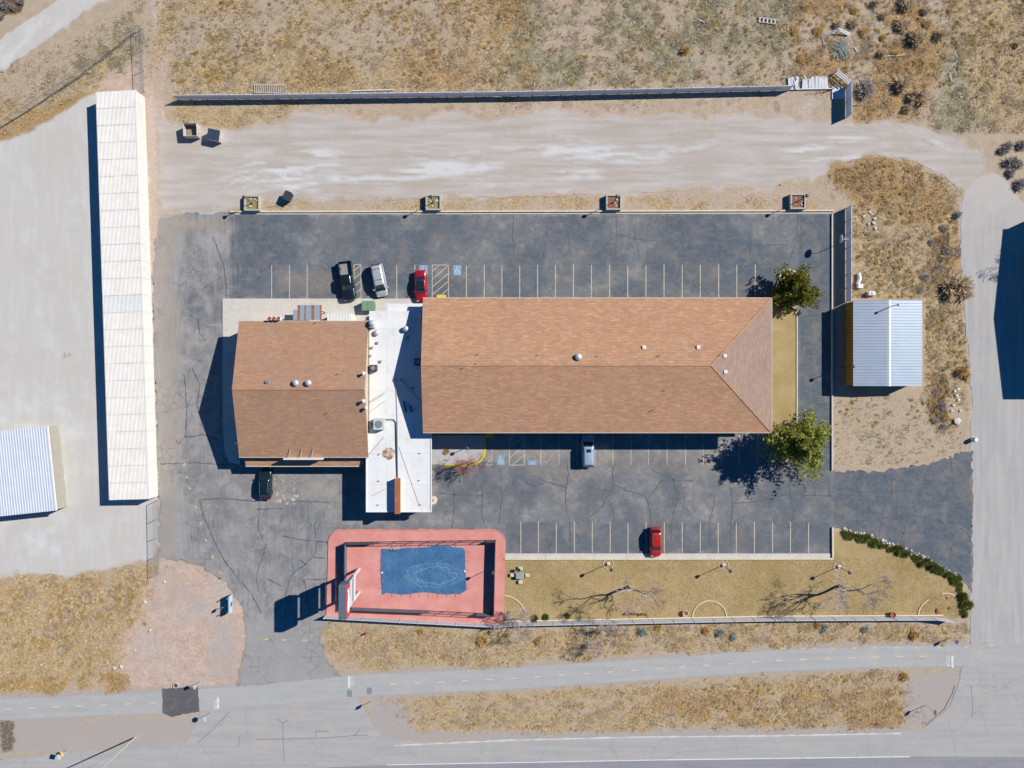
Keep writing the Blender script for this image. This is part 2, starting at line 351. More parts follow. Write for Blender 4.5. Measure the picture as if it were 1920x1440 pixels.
m['dust'] = np.maximum.reduce([0.85 * band([(318,1046),(375,1062),(425,1092),(455,1140),(461,1205),(448,1270),(444,1288)], 3, 7, 1), 0.55 * band([(297,420),(290,520),(297,930),(300,1040)], 5, 9, 1), 0.6 * band([(428,402),(1560,401)], 2, 4, 1), 0.5 * band([(944,1037),(1558,1037)], 2, 4, 1), 0.5 * band([(1556,402),(1556,880)], 2, 4, 1), 0.5 * band([(612,1000),(612,1150)], 2, 4, 1), 0.4 * soft([(430,515),(660,505),(660,558),(430,558)], 20, 2) * sstep((nB - 0.35) * 4), soft([(286,402),(330,402),(345,700),(330,1045),(296,1045)], 14, 2) * 0.6, 0.75 * soft([(430,398),(1561,398),(1561,404),(430,404)], 3, 1), 0.55 * soft([(500,510),(640,495),(640,560),(500,560)], 16, 2),
    0.7 * soft([(590,1160),(640,1250),(640,1275),(600,1230)], 10, 1), 0.6 * soft([(290,398),(430,398),(430,440),(330,450)], 18, 2), 0.55 * soft([(1820,850),(1832,850),(1832,1110),(1818,1110)], 3, 1),
    0.6 * band([(1560,885),(1680,884),(1780,862),(1822,846)], 2, 3, 1), 0.6 * band([(1580,990),(1700,1037),(1815,1098)], 2, 3, 1), 0.45 * soft([(1486,408),(1520,412),(1530,450),(1500,440)], 8, 2), 0.5 * soft([(445,880),(690,880),(690,960),(445,960)], 20, 2) * nB * 1.6,
    0.45 * soft([(985,842),(1420,842),(1420,900),(985,900)], 14, 2)])
m['worn'] = 0.75 * soft([(460,1165),(606,1165),(625,1290),(445,1295)], 25, 2) + 0.5 * soft([(286,402),(345,402),(345,1045),(296,1045)], 14, 2) + np.clip(0.25 + 0.9 * (nA - 0.35), 0, 1) * soft([(285,398),(445,398),(445,900),(640,900),(640,1300),(285,1300)], 25, 1) + 0.25 * sstep((nB - 0.5) * 5)
PAVED = np.maximum.reduce([soft(LOT, 2, 0), pathband(0), soft(HWY, 2, 0), soft(SIDE, 2, 0), soft(LAWN, 2, 0), soft(STRIP, 2, 0), soft([(610,990),(950,990),(945,1174),(608,1160)], 2, 0),
    soft([(410,555),(1500,555),(1500,900),(410,900)], 2, 0), soft([(170,165),(300,165),(300,940),(190,940)], 2, 0), soft([(-20,795),(120,790),(122,965),(-20,970)], 2, 0), soft([(1580,560),(1735,560),(1735,726),(1580,726)], 2, 0)])
for k in m: m[k] = np.clip(m[k], 0, 1)

def samp(field, px, py):
    x = np.clip((px - RX0) / RS, 0, field.shape[1] - 1.001); y = np.clip((py - RY0) / RS, 0, field.shape[0] - 1.001)
    ix = x.astype(int); iy = y.astype(int); fx = x - ix; fy = y - iy
    return (field[iy, ix] * (1 - fx) + field[iy, ix + 1] * fx) * (1 - fy) + (field[iy + 1, ix] * (1 - fx) + field[iy + 1, ix + 1] * fx) * fy

def set_masks(me, co, sets):
    px = co[:, 0] * PPM + 960; py = 720 - co[:, 1] * PPM
    for an, names in sets.items():
        a = me.attributes.new(an, 'FLOAT_COLOR', 'POINT')
        d = np.ones((len(co), 4), np.float32)
        for i, nm in enumerate(names): d[:, i] = samp(m[nm], px, py) if nm else 0
        a.data.foreach_set('color', d.ravel())
EARTH_SETS = {'ma': ('gravel', 'white', 'pink'), 'mb': ('straw', 'olive', 'orange'), 'mc': ('grey', 'dark', None), 'md': ('drive', None, None)}
ASPH_SETS = {'ma': ('seal', 'dust', 'worn')}

def grid_mesh(name, co, quads, mat, sets=None, kind='structure', parent=None):
    me = bpy.data.meshes.new(name)
    me.vertices.add(len(co)); me.vertices.foreach_set('co', co.astype(np.float32).ravel())
    me.loops.add(quads.size); me.loops.foreach_set('vertex_index', quads.astype(np.int32).ravel())
    me.polygons.add(len(quads)); me.polygons.foreach_set('loop_start', np.arange(0, quads.size, 4, dtype=np.int32))
    me.update(calc_edges=True)
    me.materials.append(mat)
    if sets: set_masks(me, co, sets)
    o = bpy.data.objects.new(name, me); COL.objects.link(o); o.parent = parent
    if kind: o['kind'] = kind
    return o

def sheet(name, poly, z, mat, sets=None, cell=0.35, jit=0.0, jscale=12.0, kind='structure', parent=None, seed=5, rough=None):
    """a flat sheet cut to an outline (plan pixels); jit = raggedness of the edge in pixels"""
    c = cell * PPM
    P = np.array(poly, float)
    xs = np.arange(P[:, 0].min() - 2 * c - jit, P[:, 0].max() + 2 * c + jit, c); ys = np.arange(P[:, 1].min() - 2 * c - jit, P[:, 1].max() + 2 * c + jit, c)
    X, Y = np.meshgrid(xs, ys)
    def S(x, y):
        d = sdf_poly(x, y, poly)
        if jit: d = d + (fbm(x, y, jscale, 3, seed) - 0.5) * 2 * jit * (1.0 if rough is None else rough(x, y))
        return d
    D = S(X, Y); ins = D < 0
    keep = ins[:-1, :-1] | ins[1:, :-1] | ins[:-1, 1:] | ins[1:, 1:]
    sel = (D >= 0) & (D < 3 * c)
    x, y = X[sel], Y[sel]
    for it in range(3):
        d = S(x, y); e = 0.6
        dx = (S(x + e, y) - S(x - e, y)) / (2 * e); dy = (S(x, y + e) - S(x, y - e)) / (2 * e)
        g = np.maximum(dx * dx + dy * dy, 0.2); st = np.clip(d, -c, 1.5 * c)
        x = x - dx / g * st; y = y - dy / g * st
    X[sel] = x; Y[sel] = y
    ny, nx = X.shape
    idx = np.arange(nx * ny).reshape(ny, nx)
    q = np.stack([idx[:-1, :-1][keep], idx[1:, :-1][keep], idx[1:, 1:][keep], idx[:-1, 1:][keep]], 1)
    used, inv = np.unique(q.ravel(), return_inverse=True)
    co = np.stack([(X.ravel()[used] - 960) / PPM, (720 - Y.ravel()[used]) / PPM, np.full(len(used), z)], 1)
    return grid_mesh(name, co, inv.reshape(-1, 4), mat, sets, kind, parent)

# ------------------------------------------------------------------ ground materials
def earth_material():
    t = NT('earth')
    g, wv, pk = t.attr('ma'); st, ol, og = t.attr('mb'); gy_, dk, _ = t.attr('mc')
    nf = t.noise(2.6, 5.0, 0.65); nm = t.noise(0.7, 4.0, 0.6); nl = t.noise(0.12, 3.0, 0.55); ng = t.noise(9.0, 3.0, 0.7)
    def fac(mask, n, lo=0.12, hi=0.95, amp=0.85):
        return t.rng(t.math('ADD', mask, t.math('MULTIPLY', t.math('SUBTRACT', n, 0.5), amp)), lo, hi, 0, 1, True)
    col = t.mix(t.rng(nm, 0.3, 0.7), A(176,160,138), A(194,174,150))
    col = t.mix(t.rng(nf, 0.52, 0.70, 0, 0.4), col, A(146,132,114))
    pinkc = t.mix(t.rng(nm, 0.35, 0.65), A(206,182,166), A(190,164,146))
    pinkc = t.mix(t.rng(nl, 0.46, 0.62, 0, 0.7), pinkc, A(190,178,168))
    pinkc = t.mix(t.rng(t.vor(1.1), 0.0, 0.12, 0.35, 0.0), pinkc, A(150,130,116))
    col = t.mix(fac(pk, nf), col, pinkc)
    sx = t.noise(1.0, 4.0, 0.6, t.vec((0.10, 1.1, 1.0))); sw_ = t.noise(1.0, 4.0, 0.6, t.vec((0.9, 0.16, 1.0), 0.5))
    grc = t.mix(t.rng(nf, 0.35, 0.65), A(206,202,195), A(195,191,184))
    grc = t.mix(t.rng(sw_, 0.50, 0.68, 0, 0.5), grc, A(211,210,208))
    grc = t.mix(t.rng(nl, 0.48, 0.66, 0, 0.5), grc, A(198,190,182))
    drv, _d2, _d3 = t.attr('md')
    drc = t.mix(t.rng(sx, 0.36, 0.64), A(184,172,160), A(198,192,186))
    drc = t.mix(t.rng(nl, 0.46, 0.62, 0, 0.6), drc, A(184,172,160))
    grc = t.mix(drv, grc, drc)
    col = t.mix(fac(g, nm, 0.2, 0.8), col, grc)
    col = t.mix(t.math('MULTIPLY', t.rng(wv, 0.1, 0.9), 0.75), col, A(222,224,225))
    col = t.mix(fac(gy_, nf), col, t.mix(t.rng(nf, 0.35, 0.65), A(186,178,172), A(165,156,150)))
    olc = t.mix(t.rng(nf, 0.3, 0.7), A(136,130,96), A(172,164,136))
    olc = t.mix(t.rng(nm, 0.46, 0.64), olc, A(176,162,144))
    col = t.mix(fac(ol, nm), col, olc)
    stc = t.mix(t.rng(nf, 0.3, 0.7), A(160,136,100), A(202,178,136))
    stc = t.mix(t.rng(nm, 0.48, 0.64, 0, 0.8), stc, A(178,160,142))
    col = t.mix(fac(st, nm), col, stc)
    ogc = t.mix(t.rng(nf, 0.3, 0.7), A(146,116,76), A(190,158,110))
    ogc = t.mix(t.rng(nm, 0.48, 0.64, 0, 0.8), ogc, A(174,154,128))
    col = t.mix(fac(og, nm), col, ogc)
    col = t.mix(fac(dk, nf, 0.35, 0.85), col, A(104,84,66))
    gq = t.rng(g, 0.0, 0.7, 1.0, 0.25); amp = t.math('MULTIPLY', t.math('SUBTRACT', t.math('ADD', t.math('MULTIPLY', ng, 0.6), t.math('MULTIPLY', nf, 0.6)), 0.6), gq)
    col = t.scale(col, t.math('ADD', 1.0, t.math('MULTIPLY', amp, 1.5)))
    hb = t.math('ADD', t.math('MULTIPLY', nf, 0.7), t.math('MULTIPLY', ng, 0.5))
    t.bump(t.math('MULTIPLY', hb, t.rng(g, 0.0, 0.9, 1.0, 0.22)), 0.5, 0.10)
    return t.fin(col, 1.0, 0, 0.1)
EARTH = earth_material()

def asphalt_material():
    t = NT('asphalt')
    se, du, wo_ = t.attr('ma')
    nf = t.noise(3.2, 5.0, 0.7); nm = t.noise(0.55, 5.0, 0.62, dist=0.6); nl = t.noise(0.16, 3.0, 0.6); ng = t.noise(12.0, 2.0, 0.7)
    st = t.noise(1.0, 4.0, 0.6, t.vec((0.25, 2.4, 1.0))); sv = t.noise(1.0, 4.0, 0.6, t.vec((2.6, 0.22, 1.0)))
    col = t.mix(t.rng(nm, 0.34, 0.66), A(134,133,132), A(160,156,152))
    col = t.mix(t.rng(nl, 0.42, 0.60, 0, 0.75), col, A(122,124,128))
    n4 = t.noise(0.38, 6.0, 0.68, dist=0.25)
    col = t.mix(t.rng(n4, 0.50, 0.66, 0, 0.75), col, A(170,165,159))
    n3 = t.noise(1.3, 5.0, 0.65, dist=0.8)
    wf = t.rng(t.math('ADD', se, t.math('MULTIPLY', t.math('SUBTRACT', n3, 0.5), 1.3)), 0.05, 0.95, 0, 1, True)
    dark = t.mix(t.rng(n3, 0.34, 0.66), A(82,95,106), A(110,116,123))
    dark = t.mix(t.rng(st, 0.52, 0.70, 0, 0.55), dark, A(124,122,120))
    dark = t.mix(t.rng(n4, 0.48, 0.66, 0, 0.70), dark, A(136,131,127))
    dark = t.mix(t.rng(n4, 0.44, 0.34, 0, 0.0), dark, A(70,84,98))
    dark = t.mix(t.rng(nl, 0.50, 0.66, 0, 0.45), dark, A(124,120,118))
    col = t.mix(wf, col, dark)
    col = t.mix(t.rng(t.math('ADD', wo_, t.math('MULTIPLY', t.math('SUBTRACT', sv, 0.5), 1.4)), 0.35, 0.9, 0, 0.7), col, A(168,165,162))
    col = t.mix(t.rng(t.math('ADD', du, t.math('MULTIPLY', t.math('SUBTRACT', nf, 0.5), 0.8)), 0.30, 0.85, 0, 0.75), col, A(164,148,132))
    # fine crazing
    wv = t.n.new('ShaderNodeVectorMath'); wv.operation = 'ADD'
    nn = t.n.new('ShaderNodeTexNoise'); nn.inputs['Scale'].default_value = 0.8; nn.inputs['Detail'].default_value = 3; t.l.new(t.P(), nn.inputs['Vector'])
    t.l.new(t.P(), wv.inputs[0]); t.l.new(t.scale(nn.outputs['Color'], 0.9), wv.inputs[1])
    cr = t.vor(0.75, 'DISTANCE_TO_EDGE', wv.outputs[0])
    cm = t.math('MULTIPLY', t.rng(cr, 0.0, 0.035, 1, 0), t.rng(t.noise(0.22, 2.0), 0.46, 0.58))
    col = t.mix(t.math('MULTIPLY', cm, 0.6), col, A(70,76,82))
    lt = t.rng(t.noise(5.0, 2.0, 0.5), 0.70, 0.76)
    col = t.mix(t.math('MULTIPLY', lt, 0.35), col, A(190,184,176))
    col = t.scale(col, t.rng(ng, 0.25, 0.75, 0.88, 1.12))
    t.bump(t.math('ADD', nf, ng), 0.25, 0.03)
    return t.fin(col, 0.95, 0, 0.15)
ASPH = asphalt_material()

def road_material(name, c1, c2, streak=(0.08, 1.2, 1.0), dusty=A(196,182,170), dust=0.35, crack=0.5):
    t = NT(name)
    nf = t.noise(4.0, 4.0, 0.7); nm = t.noise(0.35, 4.0, 0.6); st = t.noise(1.0, 4.0, 0.6, t.vec(streak)); ng = t.noise(14.0, 2.0, 0.7)
    col = t.mix(t.rng(st, 0.35, 0.65), c1, c2)
    col = t.mix(t.rng(nm, 0.50, 0.70, 0, dust), col, dusty)
    wv = t.n.new('ShaderNodeVectorMath'); wv.operation = 'ADD'
    nn = t.n.new('ShaderNodeTexNoise'); nn.inputs['Scale'].default_value = 0.5; t.l.new(t.P(), nn.inputs['Vector'])
    t.l.new(t.P(), wv.inputs[0]); t.l.new(t.scale(nn.outputs['Color'], 1.6), wv.inputs[1])
    cr = t.vor(0.11, 'DISTANCE_TO_EDGE', wv.outputs[0])
    col = t.mix(t.math('MULTIPLY', t.rng(cr, 0.0, 0.010, 1, 0), crack), col, A(112,110,110))
    col = t.scale(col, t.rng(t.math('ADD', nf, ng), 0.7, 1.3, 0.91, 1.09))
    t.bump(ng, 0.2, 0.02)
    return t.fin(col, 0.95, 0, 0.15)
ROAD = road_material('old_road', A(180,177,173), A(170,168,166), crack=0.22)
SIDEM = road_material('side_road_surface', A(186,183,179), A(172,170,168), (1.2, 0.09, 1.0), crack=0.12)
def _dusty_side():   # gravel carried onto the north end of the road
    nt = SIDEM.node_tree; b_ = nt.nodes['Principled BSDF']; src = b_.inputs['Base Color'].links[0].from_socket
    g_ = nt.nodes.new('ShaderNodeNewGeometry'); sp = nt.nodes.new('ShaderNodeSeparateXYZ'); nt.links.new(g_.outputs['Position'], sp.inputs[0])
    no = nt.nodes.new('ShaderNodeTexNoise'); no.inputs['Scale'].default_value = 0.35; no.inputs['Detail'].default_value = 5; nt.links.new(g_.outputs['Position'], no.inputs['Vector'])
    ad = nt.nodes.new('ShaderNodeMath'); ad.operation = 'MULTIPLY_ADD'; ad.inputs[1].default_value = 14.0; nt.links.new(no.outputs['Fac'], ad.inputs[0]); nt.links.new(sp.outputs[1], ad.inputs[2])
    mr = nt.nodes.new('ShaderNodeMapRange'); mr.inputs[1].default_value = 27.0; mr.inputs[2].default_value = 37.0; nt.links.new(ad.outputs[0], mr.inputs[0])
    mx = nt.nodes.new('ShaderNodeMix'); mx.data_type = 'RGBA'; mx.inputs[7].default_value = A(194,187,180); nt.links.new(mr.outputs[0], mx.inputs[0]); nt.links.new(src, mx.inputs[6]); nt.links.new(mx.outputs[2], b_.inputs['Base Color'])
_dusty_side()
LANE = road_material('lane_asphalt', A(142,142,148), A(154,154,157), dust=0.1, crack=0.2)
PATHM = road_material('path_asphalt', A(180,180,177), A(172,172,170), dust=0.45, dusty=A(196,186,174), crack=0.1)
PATCH = road_material('patch_asphalt', A(92,92,94), A(104,103,104), dust=0.2, crack=0.0)

def lawn_material():
    t = NT('dormant_lawn')
    nf = t.noise(4.0, 5.0, 0.7); nm = t.noise(0.5, 4.0, 0.6); nl = t.noise(0.14, 3.0); ng = t.noise(15.0, 3.0, 0.8)
    col = t.mix(t.rng(nm, 0.32, 0.68), A(174,151,108), A(188,166,124))
    col = t.mix(t.rng(nl, 0.44, 0.64, 0, 0.55), col, A(152,136,86))
    col = t.mix(t.rng(nf, 0.56, 0.70, 0, 0.45), col, A(138,118,68))
    col = t.mix(t.rng(t.noise(0.9, 3.0), 0.60, 0.70, 0, 0.6), col, A(182,158,126))
    col = t.scale(col, t.rng(ng, 0.25, 0.75, 0.80, 1.16))
    t.bump(ng, 0.5, 0.05)
    return t.fin(col, 1.0, 0, 0.1)
LAWNM = lawn_material()

def concrete_material(name, c, joint=None, rot=0.0):
    t = NT(name)
    nf = t.noise(3.0, 5.0, 0.65); nm = t.noise(0.5, 4.0, 0.6)
    col = t.scale(t.mix(t.rng(nm, 0.45, 0.7, 0, 0.25), c, A(168,158,146)), t.rng(nf, 0.3, 0.7, 0.91, 1.07))
    t.bump(nf, 0.15, 0.02)
    return t.fin(col, 0.9, 0, 0.2)
CONC = concrete_material('concrete', A(212,206,196))
CONC2 = concrete_material('kerb_concrete', A(226,214,192))
CONC3 = concrete_material('grey_concrete', A(186,186,186))  # greyer concrete for the front walk, manhole ring and condenser pad

# ------------------------------------------------------------------ the setting
fx_ = np.concatenate([[-4000, -1500, -600, -250, -130], np.arange(-84, 84.01, 0.30), [130, 250, 600, 1500, 4000]])
fy_ = np.concatenate([[-4000, -1500, -600, -250, -110], np.arange(-64, 64.01, 0.30), [110, 250, 600, 1500, 4000]])
X, Y = np.meshgrid(fx_, fy_)
idx = np.arange(X.size).reshape(X.shape)
q = np.stack([idx[:-1, :-1].ravel(), idx[:-1, 1:].ravel(), idx[1:, 1:].ravel(), idx[1:, :-1].ravel()], 1)
pxg, pyg = X * PPM + 960, 720 - Y * PPM
near = (np.abs(X) < 84) & (np.abs(Y) < 64)
veg = np.clip(samp(m['straw'], pxg, pyg) + samp(m['olive'], pxg, pyg) + samp(m['orange'], pxg, pyg), 0, 1)
pav = samp(PAVED, pxg, pyg)
Z = np.where(near, veg * (1 - np.clip(pav * 1.5, 0, 1)) * (fbm(X, Y, 1.6, 3, 5) - 0.62) * 0.22, 0.0) - 0.01
grid_mesh('ground', np.stack([X.ravel(), Y.ravel(), np.minimum(Z, 0.10).ravel()], 1), q, EARTH, EARTH_SETS)

def xy(p, z=0): v = W(p[0], p[1]); return (v.x, v.y, z)
sheet('dirt_road', DIRTROAD, 0.012, EARTH, EARTH_SETS, jit=3)
sheet('gravel_yard', YARD, 0.012, EARTH, EARTH_SETS, jit=4, jscale=20)
sheet('gravel_drive', [(p[0], p[1]) for p in DRIVE], 0.014, EARTH, EARTH_SETS, jit=5, jscale=22)
sheet('side_road', SIDE, 0.018, SIDEM, None, cell=0.5, jit=5, jscale=16)
sheet('highway', HWY, 0.024, ROAD, None, cell=0.6, jit=2.5, jscale=14)
sheet('highway_lane', [(-160,1462),(300,1452),(725,1434),(1250,1425),(1710,1418),(2010,1420),(2010,1600),(-160,1600)], 0.030, LANE, None, cell=0.6)
def path_poly(w0):
    up = [(p[0], p[1] - w0) for p in PATH_C]; dn = [(p[0], p[1] + w0) for p in reversed(PATH_C)]
    return up + dn
sheet('bike_path', path_poly(19.5), 0.036, PATHM, None, cell=0.5, jit=1.2, jscale=9)
sheet('path_patch', [(304,1291),(340,1289),(372,1288),(374,1334),(340,1340),(322,1343),(304,1336)], 0.042, PATCH, None, cell=0.3, jit=2.0, jscale=6)
LOTO = sheet('parking_lot', LOT, 0.028, ASPH, ASPH_SETS, jit=2.2, jscale=10, rough=lambda x, y: np.where(((x < 640) & (y > 1042) & (x < 480)) | ((x > 590) & (x < 645) & (y > 1165)) | (x > 1575) | (x < 425), 3.2, 1.0))
sheet('lawn', LAWN, 0.05, LAWNM, None, cell=0.5)
sheet('grass_strip', [(1447,600),(1447,575),(1456,560),(1456,535),(1461,518),(1472,507),(1484,508),(1494,516),(1494,845),(1486,862),(1470,868),(1456,860),(1447,840)], 0.05, LAWNM, None, cell=0.4)
# ------------------------------------------------------------------ common materials
def shingle_material(name, along_x=True, c1=A(202,158,124), c2=A(186,142,110), c3=A(156,116,92), grey=0.0, hi=A(226,188,152)):
    t = NT(name)
    sc = (1, 1, 1)
    v = t.vec((1.0, 1.0, 1.0), 0.0 if along_x else math.pi / 2)
    br = t.n.new('ShaderNodeTexBrick'); t.l.new(v, br.inputs['Vector'])
    br.inputs['Scale'].default_value = 1.0; br.inputs['Brick Width'].default_value = 0.9; br.inputs['Row Height'].default_value = 0.28
    br.inputs['Mortar Size'].default_value = 0.012; br.inputs['Bias'].default_value = 0.1; br.offset = 0.37
    br.inputs['Color1'].default_value = c1; br.inputs['Color2'].default_value = c2; br.inputs['Mortar'].default_value = c3
    st = t.noise(1.0, 3.0, 0.6, t.vec((0.9, 4.0, 1.0) if along_x else (4.0, 0.9, 1.0)))
    st2 = t.noise(1.0, 2.0, 0.5, t.vec((1.6, 7.0, 1.0) if along_x else (7.0, 1.6, 1.0)))
    nl = t.noise(0.25, 4.0, 0.6)
    col = t.mix(t.rng(st, 0.54, 0.70, 0, 0.55), br.outputs['Color'], hi)
    col = t.mix(t.rng(st2, 0.34, 0.20, 0, 0.0), col, c3)
    col = t.mix(t.rng(st2, 0.28, 0.46, 0.35, 0.0), col, c3)
    col = t.mix(t.rng(nl, 0.42, 0.66, 0, 0.22 + grey), col, A(164,134,120))
    n6 = t.noise(0.16, 4.0, 0.6, dist=1.5); col = t.mix(t.rng(n6, 0.50, 0.64, 0, 0.35), col, t.scale(col, 0.86))
    n7 = t.noise(1.0, 3.0, 0.6, t.vec((1.4, 0.10, 1.0) if along_x else (0.10, 1.4, 1.0))); col = t.mix(t.rng(n7, 0.56, 0.70, 0, 0.25), col, t.scale(col, 0.82))
    t.bump(br.outputs['Fac'], 0.25, 0.02)
    return t.fin(col, 0.95, 0, 0.15)
SHN = shingle_material('tan_shingle'); SHE = shingle_material('tan_shingle_hip', False, A(172,146,130), A(160,136,122), A(140,116,104), 0.0, A(190,166,150))
SHO = shingle_material('aged_shingle', True, A(188,147,116), A(174,135,108), A(146,114,93), 0.15, A(208,168,130))
WHITE = simple('white_paint', A(236,234,230), 0.6, 0.05)
CREAMW = simple('cream_stucco', A(206,190,166), 0.9, 0.08, bump=0.2)
TRIM = simple('trim_paint', A(214,200,182), 0.7, 0.06)
TPO = None
def membrane():
    t = NT('white_roof_membrane')
    nm = t.noise(0.35, 5.0, 0.6); nf = t.noise(2.5, 4.0, 0.6)
    col = t.mix(t.rng(nm, 0.45, 0.72, 0, 0.5), A(236,236,234), A(214,213,210))
    col = t.mix(t.rng(nf, 0.62, 0.75, 0, 0.35), col, A(196,190,180))
    n5 = t.noise(0.55, 5.0, 0.7, dist=1.2); col = t.mix(t.rng(n5, 0.55, 0.68, 0, 0.4), col, A(206,200,188))
    sv = t.noise(1.0, 4.0, 0.6, t.vec((2.2, 0.2, 1.0))); col = t.mix(t.rng(sv, 0.55, 0.72, 0, 0.35), col, A(212,212,212))
    sy = t.n.new('ShaderNodeSeparateXYZ'); t.l.new(t.P(), sy.inputs[0])
    for ax, per, off in ((0, 3.0, 0.6), (1, 4.6, 1.1)):
        fr = t.math('FRACT', t.math('MULTIPLY', t.math('ADD', sy.outputs[ax], off), 1.0 / per))
        col = t.mix(t.math('MULTIPLY', t.rng(fr, 0.0, 0.025, 1, 0), 0.5), col, A(176,178,182))
    return t.fin(col, 0.7, 0, 0.3)
TPO = membrane()
RUST = simple('rusty_metal', A(172,104,72), 0.85, 0.25, 1.6, dirt=A(140,112,80), dirtamt=0.7)
GALV = simple('galvanised_metal', A(206,214,222), 0.45, 0.08, 1.0, metal=0.35, spec=0.5)
GREYM = simple('grey_metal', A(150,156,162), 0.5, 0.1, metal=0.3, spec=0.5)
DARKM = simple('dark_metal', A(70,74,80), 0.5, 0.1, metal=0.2)
BLACK = simple('black_rubber', A(46,46,48), 0.8, 0.1)
WOODG = simple('weathered_wood', A(150,140,126), 0.9, 0.2, 4)
GLASS = simple('dark_glass', (0.012, 0.018, 0.024, 1), 0.06, 0.05, spec=0.8)
YEL = simple('yellow_paint', A(226,200,52), 0.8, 0.15, 5)
STRIPE = simple('stripe_paint', A(206,192,170), 0.85, 0.16, 5, dirt=A(130,126,120), dirtamt=0.7)
WPAINT = simple('white_road_paint', A(226,226,222), 0.8, 0.10, 4, dirt=A(170,168,166), dirtamt=0.6)
BLUEP = simple('blue_road_paint', A(138,168,196), 0.85, 0.14, 6, dirt=A(120,124,126), dirtamt=0.6)
YPAINT = simple('yellow_road_paint', A(222,200,92), 0.85, 0.15, 5)
YFADE = simple('faded_yellow_paint', A(216,204,160), 0.85, 0.12, 5)

def window(parent, name, x0, x1, z0, z1, y, ny, frame=WHITE):
    """a framed window in a wall facing +-y"""
    d = 0.06 * ny
    f = MB(); t_ = 0.07
    for (a, b, c, e) in ((x0, x1, z0, z0+t_), (x0, x1, z1-t_, z1), (x0, x0+t_, z0+t_, z1-t_), (x1-t_, x1, z0+t_, z1-t_), ((x0+x1)/2-0.03, (x0+x1)/2+0.03, z0+t_, z1-t_)):
        f.box(a, min(y, y+d), c, b, max(y, y+d), e)
    fo = f.obj(name, frame, parent)
    MB().box(x0+t_, min(y, y+d*0.4), z0+t_, x1-t_, max(y, y+d*0.4), z1-t_).obj('pane', GLASS, fo)
    return fo
def door(parent, x0, x1, z0, z1, y, ny, mat):
    d = 0.05 * ny
    o = MB().box(x0, min(y, y+d), z0, x1, max(y, y+d), z1).obj('door', mat, parent)
    MB().box(x1-0.14, min(y+d, y+2*d), z0+0.95, x1-0.08, max(y+d, y+2*d), z0+1.05).obj('handle', GALV, o)

def roof_slab(pts, th=0.16):
    """sloping roof plane with thickness (pts counter-clockwise from above)"""
    n = len(pts); b = MB()
    v = [tuple(p) for p in pts] + [(p[0], p[1], p[2] - th) for p in pts]
    f = [tuple(range(n)), tuple(range(2*n-1, n-1, -1))] + [(i, n+i, n+(i+1)%n, (i+1)%n) for i in range(n)]
    return b.add(v, f)

def mushroom(parent, name, px, py, z, r=0.35, h=0.55, mat=GALV):
    c = W(px, py, z + h)
    o = MB().lathe([(r*0.55, 0), (r*0.55, h*0.55)], 14, (c.x, c.y, z)).obj(name, GREYM, parent, smooth=False)
    MB().lathe([(r, h*0.5), (r*1.05, h*0.6), (r*0.9, h*0.8), (r*0.45, h*0.95), (0.0, h)], 16, (c.x, c.y, z)).obj('cap', mat, o, smooth=True)
    return o
def pipe(parent, px, py, z, h=0.5, r=0.06, mat=DARKM, name='vent_pipe'):
    c = W(px, py, z + h)
    return MB().tube([(c.x, c.y, z - 0.3), (c.x, c.y, z + h)], r, 8).obj(name, mat, parent)
def hood(parent, px, py, z, w=0.35, h=0.25, mat=WHITE, name='roof_vent'):
    c = W(px, py, z + h)
    b = MB().box(c.x-w/2, c.y-w/2, z-0.2, c.x+w/2, c.y+w/2, z+h*0.7)
    b.box(c.x-w*0.58, c.y-w*0.58, z+h*0.7, c.x+w*0.58, c.y+w*0.58, z+h)
    return b.obj(name, mat, parent)

# ------------------------------------------------------------------ main motel wing
EZ, RZ = 5.9, 8.3
x0, x1 = -12.94, 37.75; yn, ysd = 12.48, -7.05; yr = 2.68; xr0, xr1 = -12.94, 28.3
mw = thing('motel_building', (12.4, 2.7, 0), 'long two storey motel wing with a tan shingled hip roof', 'building')
ov = 0.55
MB().box(x0+0.3, ysd+1.6, 0, x1-ov, yn-ov, EZ-0.05).obj('wall', CREAMW, mw)
roof_slab([(x0, yr, RZ), (x0, ysd, EZ), (x1, ysd, EZ), (xr1, yr, RZ)], 0.18).obj('south_roof_slope', SHN, mw)
roof_slab([(xr1, yr, RZ), (x1, yn, EZ), (x0, yn, EZ), (x0, yr, RZ)], 0.18).obj('north_roof_slope', SHN, mw)
roof_slab([(xr1, yr, RZ), (x1, ysd, EZ), (x1, yn, EZ)], 0.18).obj('east_roof_hip', SHE, mw)
MB().add([(x0+0.3, ysd+1.6, EZ-0.05), (x0+0.3, yn-ov, EZ-0.05), (x0+0.3, yr, RZ-0.25), (x0+0.5, ysd+1.6, EZ-0.05), (x0+0.5, yn-ov, EZ-0.05), (x0+0.5, yr, RZ-0.25)], [(0,2,1),(3,4,5),(0,3,5,2),(1,2,5,4),(0,1,4,3)]).obj('gable_wall', CREAMW, mw)
MB().box(x0, ysd-0.09, EZ-0.24, x1, ysd-0.003, EZ+0.01).obj('fascia', TRIM, mw)
MB().box(x0, yn+0.003, EZ-0.24, x1, yn+0.09, EZ+0.01).obj('fascia', TRIM, mw)
MB().box(x1+0.003, ysd, EZ-0.24, x1+0.08, yn, EZ+0.01).obj('fascia', TRIM, mw)
MB().beam((x0, yr, RZ+0.02), (xr1, yr, RZ+0.02), 0.30, 0.05).obj('ridge_cap', SHN, mw)
MB().beam((xr1, yr, RZ+0.02), (x1, yn, EZ+0.03), 0.26, 0.05).obj('hip_cap', SHN, mw)
MB().beam((xr1, yr, RZ+0.02), (x1, ysd, EZ+0.03), 0.26, 0.05).obj('hip_cap', SHN, mw)
